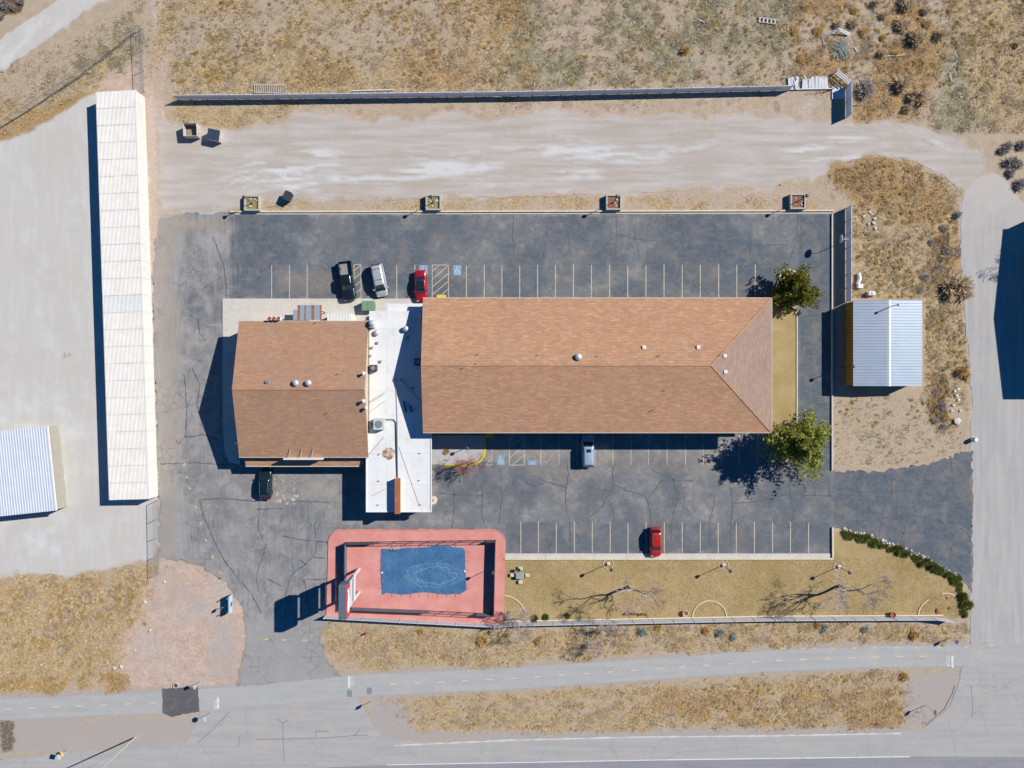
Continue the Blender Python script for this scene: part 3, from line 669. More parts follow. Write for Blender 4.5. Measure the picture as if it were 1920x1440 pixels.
MB().box(x0+0.6, ysd+0.35, 2.72, x1-ov, ysd+1.6, 2.87).obj('balcony', CONC, mw)
bl = MB().box(x0+0.6, ysd+0.36, 3.85, x1-ov, ysd+0.42, 3.92)
for i in range(60): bl.box(x0+0.7+i*0.82, ysd+0.37, 2.87, x0+0.74+i*0.82, ysd+0.41, 3.85)
bl.obj('balcony_railing', DARKM, mw)
for i in range(13):
    MB().box(x0+1.0+i*3.9, ysd+0.42, 0.03, x0+1.16+i*3.9, ysd+0.58, EZ-0.1).obj('post', WHITE, mw)
DOORM = simple('teal_door', A(96,120,130), 0.6, 0.08)
for fl in range(2):
    for i in range(12):
        xx = x0 + 1.6 + i * 4.1
        window(mw, 'window', xx, xx+1.7, 0.9+fl*2.85, 2.2+fl*2.85, ysd+1.6, -1)
        door(mw, xx+2.0, xx+2.95, 0.05+fl*2.85, 2.15+fl*2.85, ysd+1.6, -1, DOORM)
        window(mw, 'window', xx+0.6, xx+1.8, 1.1+fl*2.85, 2.2+fl*2.85, yn-ov, 1)
mw_slope = (RZ - EZ) / (yn - yr)
def main_z(px, py):
    z = EZ + 1.0
    for _ in range(3):
        p = W(px, py, z); z = RZ - abs(p.y - yr) * mw_slope
        if p.x > xr1: z = min(z, EZ + (x1 - p.x) * (RZ - EZ) / (x1 - xr1))
    return z
mushroom(mw, 'turbine_vent', 1085, 669, main_z(1085, 669), 0.48, 0.6)
for (a, b) in ((1208,651),(1310,651)): hood(mw, a, b, main_z(a, b), 0.42, 0.22)
for (a, b) in ((1360,667),(1361,697)): hood(mw, a, b, main_z(a, b), 0.42, 0.22)
for (a, b) in ((896,664),(1009,665),(1121,667),(1236,667),(1351,666),(893,681),(1247,732),(1223,770),(868,690)):
    pipe(mw, a, b, main_z(a, b), 0.42, 0.05)

# ------------------------------------------------------------------ west restaurant building
WZ, WR = 4.5, 7.2
bx0, bx1, by0, by1 = -40.2, -21.15, -10.76, 9.25; byr = -0.75
rb = thing('restaurant_building', (-30.7, -0.7, 0), 'square brown shingled gable roof building with sign band at its front', 'building')
MB().box(bx0+0.35, by0+0.5, 0, bx1-0.1, by1-0.4, WZ-0.05).obj('wall', CREAMW, rb)
roof_slab([(bx0, byr, WR), (bx0, by0, WZ), (bx1, by0, WZ), (bx1, byr, WR)], 0.18).obj('south_roof_slope', SHO, rb)
roof_slab([(bx1, byr, WR), (bx1, by1, WZ), (bx0, by1, WZ), (bx0, byr, WR)], 0.18).obj('north_roof_slope', SHO, rb)
MB().beam((bx0, byr, WR+0.02), (bx1, byr, WR+0.02), 0.30, 0.05).obj('ridge_cap', SHO, rb)
for gx_ in (bx0+0.35, bx1-0.3):
    MB().add([(gx_, by0+0.5, WZ-0.05), (gx_, by1-0.4, WZ-0.05), (gx_, byr, WR-0.25), (gx_+0.2, by0+0.5, WZ-0.05), (gx_+0.2, by1-0.4, WZ-0.05), (gx_+0.2, byr, WR-0.25)], [(0,2,1),(3,4,5),(0,3,5,2),(1,2,5,4),(0,1,4,3)]).obj('gable_wall', CREAMW, rb)
MB().box(bx0, by0-0.09, WZ-0.25, bx1, by0-0.003, WZ+0.01).obj('fascia', TRIM, rb)
MB().box(bx0, by1+0.003, WZ-0.25, bx1, by1+0.09, WZ+0.01).obj('fascia', TRIM, rb)
MB().box(bx0-0.45, -8.8, 0, bx0+0.34, -6.85, WZ+0.25).obj('chimney_chase', TRIM, rb)
pr = roof_slab([(-39.8, -10.2, 3.55), (-39.8, -12.25, 2.95), (-22.6, -12.25, 2.95), (-22.6, -10.2, 3.55)], 0.15).obj('porch_roof', SHN, rb)
MB().box(-39.8, -12.36, 2.74, -22.6, -12.255, 2.96).obj('porch_fascia', TRIM, rb)
for i in range(6): MB().box(-39.5+i*3.32, -12.1, 0.03, -39.34+i*3.32, -11.94, 2.85).obj('porch_post', WHITE, rb)
for i in range(4): window(rb, 'window', -38.5+i*4.2, -36.2+i*4.2, 0.9, 2.3, by0+0.5, -1)
sx0 = W(531, 858, 5.2).x; sx1 = W(604, 858, 5.2).x
sgn = MB().box(sx0, by0-0.32, 4.25, sx1, by0-0.12, 5.25).obj('sign_band', WHITE, rb)
MB().box(sx0, by0-0.35, 4.3, sx1, by0-0.322, 4.6).obj('sign_face', simple('red_sign_face', A(196,60,58), 0.5, 0.05), sgn)
for sx in (544, 566, 587):
    c = W(sx, 845, 4.9)
    MB().beam((c.x, by0-0.12, 5.2), (c.x, by0+1.4, WZ+0.42), 0.06).obj('brace', GALV, sgn)
wz_s = (WR - WZ) / (by1 - byr)
def west_z(px, py):
    z = WZ + 1
    for _ in range(3): p = W(px, py, z); z = WR - abs(p.y - byr) * wz_s
    return z
for (a, b) in ((553,718),(577,718)): mushroom(rb, 'turbine_vent', a, b, west_z(a, b), 0.45, 0.7)
hood(rb, 500, 716, west_z(500,716), 0.4, 0.3, GREYM)
for (a, b) in ((632,701),(590,605),(612,775)): pipe(rb, a, b, west_z(a, b), 0.45, 0.05)
for (a, b, h) in ((681,700,1.0),(681,752,0.9),(686,765,0.8)):
    z = west_z(a, b); c = W(a, b, z + h)
    o = MB().tube([(c.x, c.y, z-0.3), (c.x, c.y, z+h-0.15)], 0.16, 10).obj('flue', GALV, rb)
    MB().lathe([(0.27, 0), (0.27, 0.06), (0.0, 0.22)], 12, (c.x, c.y, z+h-0.15)).obj('cap', WHITE, o)
# exhaust fan box at the north eave
z = west_z(513, 601); c0 = W(500, 594, WZ+0.6); c1_ = W(524, 600, WZ+0.6)
ef = MB().box(c0.x, c1_.y, WZ-0.4, c1_.x, c0.y, WZ+0.6).obj('exhaust_box', WHITE, rb)
for k in range(3):
    cx = c0.x + 0.45 + k * 0.66
    MB().lathe([(0.24, 0), (0.26, 0.12), (0.20, 0.12), (0.16, 0.02)], 12, (cx, (c0.y+c1_.y)/2, WZ+0.6)).obj('fan_collar', RUST, ef)

# ------------------------------------------------------------------ flat-roofed lobby link with drive-under canopy
LZ = 4.0
lb = thing('lobby_building', (-17.0, -3.0, 0), 'flat white membrane roofed lobby link between the two shingled buildings', 'building')
lx0, lx1 = -21.12, -12.66
MB().box(lx0+0.1, -7.2, 0, lx1-0.05, 10.5, LZ-0.35).obj('wall', CREAMW, lb)
MB().box(lx0, -7.2, LZ-0.3, lx1, 10.81, LZ).obj('roof', TPO, lb)
MB().box(W(724,567,LZ).x, 10.815, LZ-0.75, lx1, W(740,569,LZ-0.4).y, LZ-0.45).obj('rear_canopy', TPO, lb)
MB().box(W(686.5,900,LZ).x, W(700,960,LZ).y, LZ-0.45, W(809,900,LZ).x, -7.203, LZ).obj('canopy_roof', TPO, lb)
cx0, cx1, cy0 = W(686.5,900,LZ).x, W(809,900,LZ).x, W(700,960,LZ).y
for (a, b, c, d) in ((cx0-0.02, cx0+0.12, cy0, -7.2), (cx1-0.12, cx1+0.02, cy0, -7.2), (cx0+0.12, cx1-0.12, cy0-0.02, cy0+0.12)):
    MB().box(a, c, LZ+0.003, b, d, LZ+0.09).obj('edge_flashing', WHITE, lb)
for (a, b) in ((cx0+0.5, cy0+0.5), (cx1-0.5, cy0+0.5), (cx0+0.5, cy0+5.5), (cx1-0.5, cy0+5.5)):
    MB().box(a-0.2, b-0.2, 0.03, a+0.2, b+0.2, LZ-0.46).obj('column', CREAMW, lb)
MB().box(lx0+0.1, -9.2, 0.03, cx1-1.2, -7.21, LZ-0.46).obj('entrance_wall', CREAMW, lb)
for i in range(4): window(lb, 'window', lx0+0.8+i*1.9, lx0+2.4+i*1.9, 0.5, 2.7, -9.2, -1, DARKM)
fx0, fx1 = W(740,0,5.25).x, W(750.5,0,5.25).x; fy1, fy0 = W(0,897,5.25).y, W(0,961,5.25).y
fin = MB().box(fx0+0.06, fy0-0.15, LZ-0.6, fx1-0.06, fy1-0.05, 5.15).obj('fin_wall', CREAMW, lb)
MB().box(fx0, fy0-0.2, 5.15, fx1, fy1, 5.25).obj('rusty_cap', RUST, fin)
tag(fin, 'upright fin wall with rusty metal cap')
# rooftop conduit, units and vents on the white roof
cz = LZ + 0.10
cw = MB()
cpts = [W(722,787,cz), W(738,787,cz), W(742,792,cz), W(743,840,cz), W(744,870,cz), W(745,897,cz)]
cw.tube(cpts, 0.07, 6); cw.obj('conduit', DARKM, lb)
cd2 = MB().tube([W(742,700,cz), W(745,790,cz), W(746,897,cz)], 0.035, 5); cd2.obj('conduit', GREYM, lb)
for (p, q_) in (((692,852),(720,819)),((748,838),(786,947)),((697,930),(722,917)),((737,706),(742,718)),((795,760),(752,712)),((693,772),(722,752))):
    MB().tube([W(p[0],p[1],LZ+0.03), W(q_[0],q_[1],LZ+0.03)], 0.03, 5).obj('cable', GREYM, lb)
for (a, b, h) in ((709,800,0),(711,852,0),(787,850,0),(710,902,0),(786,901,0),(709,947,0),(788,947,0)):
    pipe(lb, a, b, LZ, 0.28, 0.07)
def unit(px0, py0, px1, py1, h, mat, z=LZ, name='air_conditioner', legs=True):
    a = W(px0, py0, z+h); b = W(px1, py1, z+h)
    o = MB().box(a.x, b.y, z+0.12, b.x, a.y, z+h).obj(name, mat, lb); bevel(o, 0.03)
    MB().box(a.x+0.1, b.y+0.1, z-0.01, b.x-0.1, a.y-0.1, z+0.115).obj('base_rail', DARKM, o)
    MB().lathe([(min(b.x-a.x, a.y-b.y)*0.36, 0), (min(b.x-a.x, a.y-b.y)*0.36, 0.05), (0.1, 0.06)], 16, ((a.x+b.x)/2, (a.y+b.y)/2, z+h)).obj('fan_guard', GREYM, o)
    return o
unit(700, 785, 720, 806, 1.3, simple('pale_green_metal', A(196,208,206), 0.5, 0.06))
unit(693, 790, 699, 800, 0.7, GALV)
unit(693, 684, 706, 696, 1.0, DARKM)
unit(777, 672, 790, 685, 0.8, DARKM)
mushroom(lb, 'exhaust_fan', 760, 616, LZ, 0.42, 0.8); mushroom(lb, 'exhaust_fan', 705, 624, LZ, 0.42, 0.55)
o = unit(692, 600, 701, 614, 1.2, GALV); mushroom(o, 'vent_cap', 697, 606, LZ+1.2, 0.4, 0.3)
for (a, b) in ((786,592),(787,599)): mushroom(lb, 'vent_cap', a, b, LZ, 0.2, 0.3, WHITE)
for (a, b) in ((707,643),(786,684),(752,712),(774,727),(765,633),(697,652),(694,667),(713,678)): hood(lb, a, b, LZ, 0.3, 0.22, GREYM)
for (a, b, c, d) in ((757,752,761,772),(769,760,772,773)): MB().tube([W(a,b,LZ+0.12), W(c,d,LZ+0.12)], 0.11, 6).obj('duct', DARKM, lb)
MB().tube([W(697,752,LZ+0.35), W(722,737,LZ+0.35)], 0.05, 6).obj('antenna_boom', GALV, lb)
for k in range(6):
    c = W(697+k*5, 752-k*3, LZ+0.36); MB().tube([(c.x-0.1, c.y-0.35, c.z), (c.x+0.1, c.y+0.35, c.z)], 0.02, 4).obj('antenna_rod', GALV, lb)
MB().tube([W(697,752,LZ), W(697,752,LZ+0.4)], 0.04, 6).obj('antenna_mast', GALV, lb)
st_ = MB()
st = NT('rust_stain'); nn_ = st.noise(1.6, 5.0, 0.7)
STAIN = st.fin(st.mix(st.rng(nn_, 0.35, 0.6), A(226,220,210), A(150,112,78)), 0.9)
c = W(729, 850, LZ)
pts = [(c.x+math.cos(a)*(0.75+0.35*random.random()), c.y+math.sin(a)*(0.75+0.35*random.random()), LZ+0.004) for a in [k*math.pi/9 for k in range(18)]]
st_.add(pts, [tuple(range(18))]).obj('rust_stain', STAIN, lb)

# ------------------------------------------------------------------ rear service yard of the restaurant
def flat(name, poly, z0, z1, mat, kind='structure', parent=None):
    o = MB().prism([W(p[0], p[1])[:2] for p in reversed(poly)], z0, z1).obj(name, mat, parent)
    if kind: o['kind'] = kind
    return o
flat('concrete_apron', [(418,560),(796,560),(796,600),(700,612),(470,612),(445,640),(445,840),(452,872),(430,866),(422,850),(418,800)], 0.0, 0.12, CONC)
flat('front_walk', [(808,816),(911,816),(911,838),(904,856),(893,867),(880,871),(808,871)], 0.0, 0.13, CONC3)
def arc(cx, cy, r, a0, a1, n=10): return [(cx + r*math.cos(R(a0+(a1-a0)*i/n)), cy + r*math.sin(R(a0+(a1-a0)*i/n))) for i in range(n+1)]
yk = [(833,872.5),(878,872.5)] + arc(880,843,29.5,88,0,8)[1:] + [(910,816)]
kb = MB()
for p, q_ in zip(yk[:-1], yk[1:]):
    a = W(*p); b = W(*q_); kb.beam((a.x,a.y,0.075), (b.x,b.y,0.075), 0.32, 0.16)
tag(kb.obj('kerb', YEL), kind='structure')
flat('painted_pad', [(910,812),(925,812),(925,821),(910,821)], 0.0, 0.14, YEL)
tag(MB().box(W(819,0).x, W(0,560).y, 0.02, W(836,0).x, W(0,553).y, 0.16).obj('wheel_stop', YEL), 'yellow painted concrete block at the foot of the hatched bay', 'wheel stop')
METALC = simple('blue_grey_panel', A(168,184,200), 0.5, 0.08, metal=0.3)
sy_ = thing('lean_to_shelter', W(577,588), 'low lean-to with blue grey metal sheets and rusty strips behind the restaurant', 'shelter')
zt = 2.6
X = [W(px, 0, zt).x for px in (549.5, 558, 562.5, 571, 573.5, 584, 589, 600, 603)]
yt, yb = W(0,572,zt).y, W(0,600,zt).y
yb = max(yb, by1 + 0.15)
for i in range(8):
    mat_ = METALC if i % 2 == 0 else RUST
    nm_ = 'roof_sheet' if i % 2 == 0 else 'rusty_strip'
    ya = yt if i else yt - 0.7
    MB().box(X[i]+0.004, yb, zt-0.03 - (0 if i % 2 == 0 else 0.03), X[i+1]-0.004, ya, zt + (0 if i % 2 == 0 else 0.02)).obj(nm_, mat_, sy_)
for xx in (X[0]+0.1, X[-1]-0.1):
    for yy in (yt-0.9, yb+0.1): MB().box(xx-0.05, yy-0.05, 0.1, xx+0.05, yy+0.05, zt-0.06).obj('post', DARKM, sy_)
fz = thing('walk_in_freezer', W(636,594), 'white boxy cold store standing against the rear wall of the restaurant', 'cold store')
a = W(613.5,588.5,2.5); b = W(659,600,2.5)
MB().box(a.x, by1+0.12, 0.12, b.x, a.y, 2.5).obj('body', WHITE, fz)
for k in range(1, 8): MB().box(a.x+(b.x-a.x)*k/8-0.02, by1+0.12, 2.503, a.x+(b.x-a.x)*k/8+0.02, a.y, 2.54).obj('roof_seam', GALV, fz)
MB().box(b.x-1.3, a.y, 0.2, b.x-0.3, a.y+0.06, 2.2).obj('door', GALV, fz)
def dumpster(px, py, rz, label, body, lidm, sz=(1.8, 1.5, 1.35), openlid=False):
    t = thing('dumpster', W(px, py), label, 'dumpster', None, rz)
    w, d, h = sz
    b = MB()
    for s in (-1, 1):
        b.add([(s*w/2, -d/2, 0.1), (s*w/2, d/2, 0.1), (s*w/2, d/2, h), (s*w/2, -d/2, h*0.86), (s*(w/2-0.06), -d/2, 0.1), (s*(w/2-0.06), d/2, 0.1), (s*(w/2-0.06), d/2, h), (s*(w/2-0.06), -d/2, h*0.86)],
              [(0,1,2,3),(4,7,6,5),(0,3,7,4),(1,5,6,2),(3,2,6,7),(0,4,5,1)])
    b.box(-w/2+0.06, -d/2, 0.1, w/2-0.06, -d/2+0.06, h*0.86); b.box(-w/2+0.06, d/2-0.06, 0.1, w/2-0.06, d/2, h); b.box(-w/2+0.06, -d/2+0.06, 0.1, w/2-0.06, d/2-0.06, 0.16)
    b.obj('bin', body, t, world=False)
    for s in (-1, 1):
        MB().box(s*(w/2+0.01) if s > 0 else -w/2-0.12, -0.35, h*0.5, w/2+0.12 if s > 0 else -w/2-0.01, 0.35, h*0.62).obj('fork_pocket', body, t, world=False)
        for yy in (-d/2+0.15, d/2-0.15): MB().lathe([(0.09,0),(0.09,0.1)], 10, (s*(w/2-0.2), yy, 0)).obj('caster', BLACK, t, world=False)
    if openlid:
        for s in (-1, 1):
            if s > 0: continue
            MB().box(s*w/4-w/4+0.03, d/2+0.02, 0.35, s*w/4+w/4-0.03, d/2+0.08, h).obj('lid', lidm, t, world=False)
        MB().box(-w/2+0.2, -d/2+0.2, 0.17, w/2-0.3, d/2-0.3, 0.5).obj('rubbish', WOODG, t, world=False)
    else:
        for s in (-1, 1):
            x = s*w/4
            MB().add([(x-w/4+0.02,-d/2-0.03,h*0.88),(x+w/4-0.02,-d/2-0.03,h*0.88),(x+w/4-0.02,d/2+0.03,h+0.03),(x-w/4+0.02,d/2+0.03,h+0.03),
                      (x-w/4+0.02,-d/2-0.03,h*0.88+0.05),(x+w/4-0.02,-d/2-0.03,h*0.88+0.05),(x+w/4-0.02,d/2+0.03,h+0.08),(x-w/4+0.02,d/2+0.03,h+0.08)],
                     [(0,3,2,1),(4,5,6,7),(0,1,5,4),(1,2,6,5),(2,3,7,6),(3,0,4,7)]).obj('lid', lidm, t, world=False)
    return t
BINW = simple('chipped_white_steel', A(206,196,184), 0.7, 0.12, 3, dirt=A(170,110,84), dirtamt=0.8)
BINN = simple('navy_steel', A(60,72,92), 0.6, 0.1); BING = simple('green_steel', A(124,158,130), 0.6, 0.1)
dumpster(364, 249, 0.0, 'white dumpster with rusty inside standing open and half filled', BINW, BLACK, (2.1, 1.9, 1.6), True)
dumpster(407, 258, R(-12), 'navy dumpster with closed lids beside the open white dumpster', BINW, BINN, (1.9, 1.5, 1.4))
dumpster(693, 575, 0.0, 'green dumpster tucked beside the rear of the restaurant', BING, BING, (1.9, 1.4, 1.4))
wb = thing('wheeled_bin', W(543,371), 'small dark wheeled bin on the dirt behind the parking lot planters', 'bin', None, R(-25))
MB().add([(-0.45,-0.5,0.06),(0.45,-0.5,0.06),(0.45,0.5,0.06),(-0.45,0.5,0.06),(-0.58,-0.62,1.05),(0.58,-0.62,1.05),(0.58,0.62,1.15),(-0.58,0.62,1.15)], [(0,3,2,1),(4,5,6,7),(0,1,5,4),(1,2,6,5),(2,3,7,6),(3,0,4,7)]).obj('bin', BINN, wb, world=False)
MB().box(-0.62,-0.68,1.16,0.62,0.66,1.22).obj('lid', DARKM, wb, world=False)
MB().tube([(-0.4,0.72,1.1),(0.4,0.72,1.1)], 0.04).obj('handle', DARKM, wb, world=False)
for s in (-0.4, 0.4): MB().tube([(s-0.05,0.55,0.12),(s+0.05,0.55,0.12)], 0.12, 10).obj('wheel', BLACK, wb, world=False)

# ------------------------------------------------------------------ long storage shed on the gravel yard
NB = 24
sw = simple('cream_steel', A(238,234,226), 0.55, 0.05, 0.8, metal=0.0, spec=0.4, dirt=A(220,217,212), dirtamt=0.5)
sw2 = simple('pale_blue_steel', A(228,229,224), 0.55, 0.05, 0.8, spec=0.4)
pE0, pE1 = Vector((-56.33, 44.0, 0)), Vector((-54.33, -17.2, 0))
ax = (pE1 - pE0); SL = ax.length; ax.normalize()
ang = math.atan2(ax.y, ax.x)
sh = thing('storage_shed', (pE0 + pE1) / 2, 'long cream metal storage shed with ribbed roof panels on the gravel', 'shed', None, ang + math.pi/2)
# local frame: +y = towards north end (negative ax), x: -6.05..0 (east wall at x=0)
WID, HE, HW_ = 6.05, 2.85, 2.62
bay = SL / NB
MB().box(-WID+0.12, -SL/2+0.05, 0.02, -0.06, SL/2-0.05, 2.5).obj('wall', sw, sh, world=False)
def ribbed_panel(w, l, zhi, zlo, pitch=0.2, rh=0.05):
    b = MB(); n = int(w / pitch); v = []; f = []
    prof = []
    for i in range(n):
        x = -w + i * pitch
        prof += [(x, 0), (x + pitch*0.62, 0), (x + pitch*0.72, rh), (x + pitch*0.90, rh)]
    prof.append((0, 0))
    for (x, dz) in prof:
        z = zhi + (zlo - zhi) * (-x / w) + dz
        v += [(x, 0, z), (x, l, z)]
    for i in range(len(prof) - 1): f.append((2*i, 2*i+2, 2*i+3, 2*i+1))
    # underside and ends
    k = len(v); v += [(-w, 0, zlo-0.06), (-w, l, zlo-0.06), (0, 0, zhi-0.06), (0, l, zhi-0.06)]
    f += [(k, k+1, k+3, k+2), (0, 1, k+1, k), (2*len(prof)-2, k+2, k+3, 2*len(prof)-1)]
    return b.add(v, f)
def wall_panel(l, h, pitch=0.2, rh=0.035):
    b = MB(); v = []; f = []; n = int(l / pitch); prof = []
    for i in range(n):
        y = i * l / n; p = l / n
        prof += [(y, 0), (y+p*0.55, 0), (y+p*0.68, rh), (y+p*0.9, rh)]
    prof.append((l, 0))
    for (y, d) in prof: v += [(d, y, 0.03), (d, y, h)]
    for i in range(len(prof) - 1): f.append((2*i, 2*i+2, 2*i+3, 2*i+1))
    return b.add(v, f)
rp0 = ribbed_panel(WID+0.05, bay-0.05, HE, HW_).obj('roof_panel', sw, sh, world=False)
rp1 = rp0.data.copy(); rp1.materials.clear(); rp1.materials.append(sw2)
wp0 = wall_panel(bay-0.02, HE-0.08).obj('wall_panel', sw, sh, world=False)
for i in range(NB):
    y = -SL/2 + i * bay
    if i == 0: rp0.location = (0.03, y, 0); wp0.location = (0, y, 0)
    else:
        o = inst(rp0, 'roof_panel', (0.03, y, random.uniform(-0.006, 0.006)), sh)
        if i in (11,): o.data = rp1
        inst(wp0, 'wall_panel', (0, y, 0), sh)
    if i:
        MB().add([(-WID-0.02,y-0.09,HW_-0.035),(0,y-0.09,HE-0.035),(0,y+0.02,HE-0.035),(-WID-0.02,y+0.02,HW_-0.035)],[(0,1,2,3)]).obj('purlin', GALV, sh, world=False)
MB().box(-0.02, -SL/2, HE-0.07, 0.08, SL/2, HE+0.06).obj('ridge_flashing', sw, sh, world=False)
for i in range(NB):
    y = -SL/2 + i * bay
    MB().box(-WID+0.06, y+0.2, 0.05, -WID+0.118, y+bay-0.2, 2.2).obj('roller_door', sw2, sh, world=False)

# ------------------------------------------------------------------ ribbed metal buildings
def gable_shed(name, label, x0, x1, y0, y1, ez, rz, pitch, roofm, wallm, ridge_axis='y', ridgem=None, doors=None):
    t = thing(name, ((x0+x1)/2, (y0+y1)/2, 0), label, 'building')
    MB().box(x0+0.25, y0+0.1, 0, x1-0.25, y1-0.1, ez-0.05).obj('wall', wallm, t)
    xm = (x0 + x1) / 2
    for s, (xe, nm_) in enumerate(((x0, 'west_roof_slope'), (x1, 'east_roof_slope'))):
        roof = MB(); n = int((y1 - y0) / pitch)
        prof = []
        for i in range(n):
            y = y0 + i * (y1-y0)/n; p = (y1-y0)/n
            prof += [(y, 0), (y+p*0.72, 0), (y+p*0.80, 0.05), (y+p*0.93, 0.05)]
        prof.append((y1, 0)); v = []; f = []
        for (y, d) in prof: v += [(xe, y, ez+d), (xm, y, rz+d)]
        for i in range(len(prof)-1):
            q_ = (2*i, 2*i+1, 2*i+3, 2*i+2); f.append(q_ if s else q_[::-1])
        roof.add(v, f).obj(nm_, roofm, t)
        roof_slab([(xe, y0, ez-0.01), (xm, y0, rz-0.01), (xm, y1, rz-0.01), (xe, y1, ez-0.01)], 0.1).obj('eave_trim', wallm, t)
    for yy in (y0+0.1, y1-0.3):
        MB().add([(x0+0.25, yy, ez-0.05), (x1-0.25, yy, ez-0.05), (xm, yy, rz-0.15), (x0+0.25, yy+0.2, ez-0.05), (x1-0.25, yy+0.2, ez-0.05), (xm, yy+0.2, rz-0.15)], [(0,1,2),(5,4,3),(0,3,4,1),(1,4,5,2),(2,5,3,0)]).obj('gable_wall', wallm, t)
    rc = MB().add([(xm-0.28, y0-0.02, rz-0.02), (xm, y0-0.02, rz+0.09), (xm+0.28, y0-0.02, rz-0.02), (xm-0.28, y1+0.02, rz-0.02), (xm, y1+0.02, rz+0.09), (xm+0.28, y1+0.02, rz-0.02)], [(0,1,4,3),(1,2,5,4),(0,3,5,2),(0,2,1),(3,4,5)])
    rc.obj('ridge_cap', ridgem or WHITE, t)
    return t
OCHRE = simple('ochre_siding', A(176,132,62), 0.8, 0.1)
PALEB = simple('pale_blue_roof', A(158,172,188), 0.45, 0.05, 0.7, metal=0.15, spec=0.5)
mb_ = gable_shed('metal_building', 'ochre sided metal building with pale blue ribbed roof beyond the lot', 50.9, 61.2, -0.3, 12.5, 3.1, 3.5, 0.42, PALEB, OCHRE)
door(mb_, 55, 56.8, 0.05, 2.2, -0.2, -1, WHITE)
c = W(1686, 571, 5.6)
fl = MB().tube([(c.x, c.y, 3.2), (c.x, c.y, 5.35)], 0.07, 8).obj('flue_pipe', GALV, mb_)
MB().lathe([(0.18,0),(0.18,0.15),(0.05,0.3)], 10, (c.x, c.y, 5.3)).obj('cap', GALV, fl)
# white ribbed building at the yard's west edge: ribs run north-south
wbp = [(-78, 0), ]
gx0 = W(-60, 0, 3.0).x; gx1 = W(96, 0, 3.0).x
wt = thing('garage_building', W(40, 880), 'white ribbed roof garage with beige walls on the gravel yard', 'building', None, R(6.0))
GW = simple('white_rib_roof', A(206,212,224), 0.45, 0.05, 0.6, spec=0.5); BEIGE = simple('beige_siding', A(172,167,152), 0.85, 0.06)
cE = W(96, 878, 3.0); cE.z = 0; base = W(40, 880)
ce = Vector((cE.x - base.x, cE.y - base.y)); ca = R(-6.0)
lex = ce.x*math.cos(ca) - ce.y*math.sin(ca); ley = ce.x*math.sin(ca) + ce.y*math.cos(ca)
Lh = 6.35; Wd = 16.0
MB().box(lex-Wd, ley-Lh+0.1, 0, lex-0.12, ley+Lh-0.1, 2.85).obj('wall', BEIGE, wt, world=False)
b = MB(); v = []; f = []; prof = []; n = int(Wd/0.4)
for i in range(n):
    x = lex - Wd + i*0.4; prof += [(x,0),(x+0.20,0),(x+0.26,0.06),(x+0.36,0.06)]
prof.append((lex, 0))
for (x, d) in prof: v += [(x, ley-Lh, 2.95+d), (x, ley+Lh, 2.95+d)]
for i in range(len(prof)-1): f.append((2*i, 2*i+2, 2*i+3, 2*i+1))
b.add(v, f); b.obj('roof', GW, wt, world=False)
MB().box(lex-Wd, ley-Lh, 2.83, lex, ley+Lh, 2.944).obj('eave_trim', WHITE, wt, world=False)
MB().box(lex+0.003, ley-Lh, 2.8, lex+0.14, ley+Lh, 3.02).obj('gutter', WHITE, wt, world=False)
for k in range(3): MB().box(lex-0.119, ley-4.9+k*3.6, 0.05, lex-0.06, ley-2.2+k*3.6, 2.4).obj('roller_door', BEIGE, wt, world=False)
# gabled building east of the side road: outside the frame, its shadow falls on the road
eb = thing('east_building', W(2060, 552), 'large gabled building east of the side road casting a long shadow', 'building')
e0, e1 = W(1962, 396), W(2200, 710)
MB().box(e0.x, e1.y, 0, e1.x, e0.y, 6.0).obj('wall', BEIGE, eb)
ym = (e0.y + e1.y) / 2
roof_slab([(e0.x-0.1, ym, 7.3), (e0.x-0.1, e1.y-0.2, 6.0), (e1.x, e1.y-0.2, 6.0), (e1.x, ym, 7.3)], 0.15).obj('south_roof_slope', SHO, eb)
roof_slab([(e1.x, ym, 7.3), (e1.x, e0.y+0.2, 6.0), (e0.x-0.1, e0.y+0.2, 6.0), (e0.x-0.1, ym, 7.3)], 0.15).obj('north_roof_slope', SHO, eb)
MB().add([(e0.x, e1.y, 6.0), (e0.x, e0.y, 6.0), (e0.x, ym, 7.15), (e0.x+0.2, e1.y, 6.0), (e0.x+0.2, e0.y, 6.0), (e0.x+0.2, ym, 7.15)], [(0,2,1),(3,4,5),(0,3,5,2),(1,2,5,4),(0,1,4,3)]).obj('gable_wall', BEIGE, eb)
# ------------------------------------------------------------------ kerbs (each cast length its own piece)
def kerb(name, pts, w, h, mat, seg=None, z0=0.0, parent=None):
    root = None
    P = [W(*p) for p in pts]
    if seg:
        out = []
        for a, b in zip(P[:-1], P[1:]):
            n = max(1, round((b - a).length / seg)); out += [(a.lerp(b, i/n), a.lerp(b, (i+1)/n)) for i in range(n)]
    else: out = list(zip(P[:-1], P[1:]))
    root = bpy.data.objects.new(name, None); COL.objects.link(root); root.location = P[0]; root['kind'] = 'structure'
    for a, b in out:
        d = (b - a); L = d.length; d.normalize()
        a2 = a + d * 0.012; b2 = b - d * 0.012
        MB().beam((a2.x, a2.y, z0+h/2), (b2.x, b2.y, z0+h/2), w, h).obj('kerb_stone', mat, root)
    return root
kerb('kerb', [(432,397.5),(800,397.2),(1562,395.5)], 0.22, 0.32, CONC2, 8.6)
kerb('gutter', [(440,400.6),(800,400.3),(1558,399)], 0.26, 0.05, CONC, 8.6, 0.02)
kerb('kerb', [(1559.5,401),(1559.5,882)], 0.2, 0.26, CONC, 8.6)
kerb('gutter', [(946,1042),(1556,1042)], 0.72, 0.05, CONC, 6.5, 0.03)
kerb('kerb', [(946,1047.6),(1561,1047.2)], 0.24, 0.30, CONC2, 6.5)
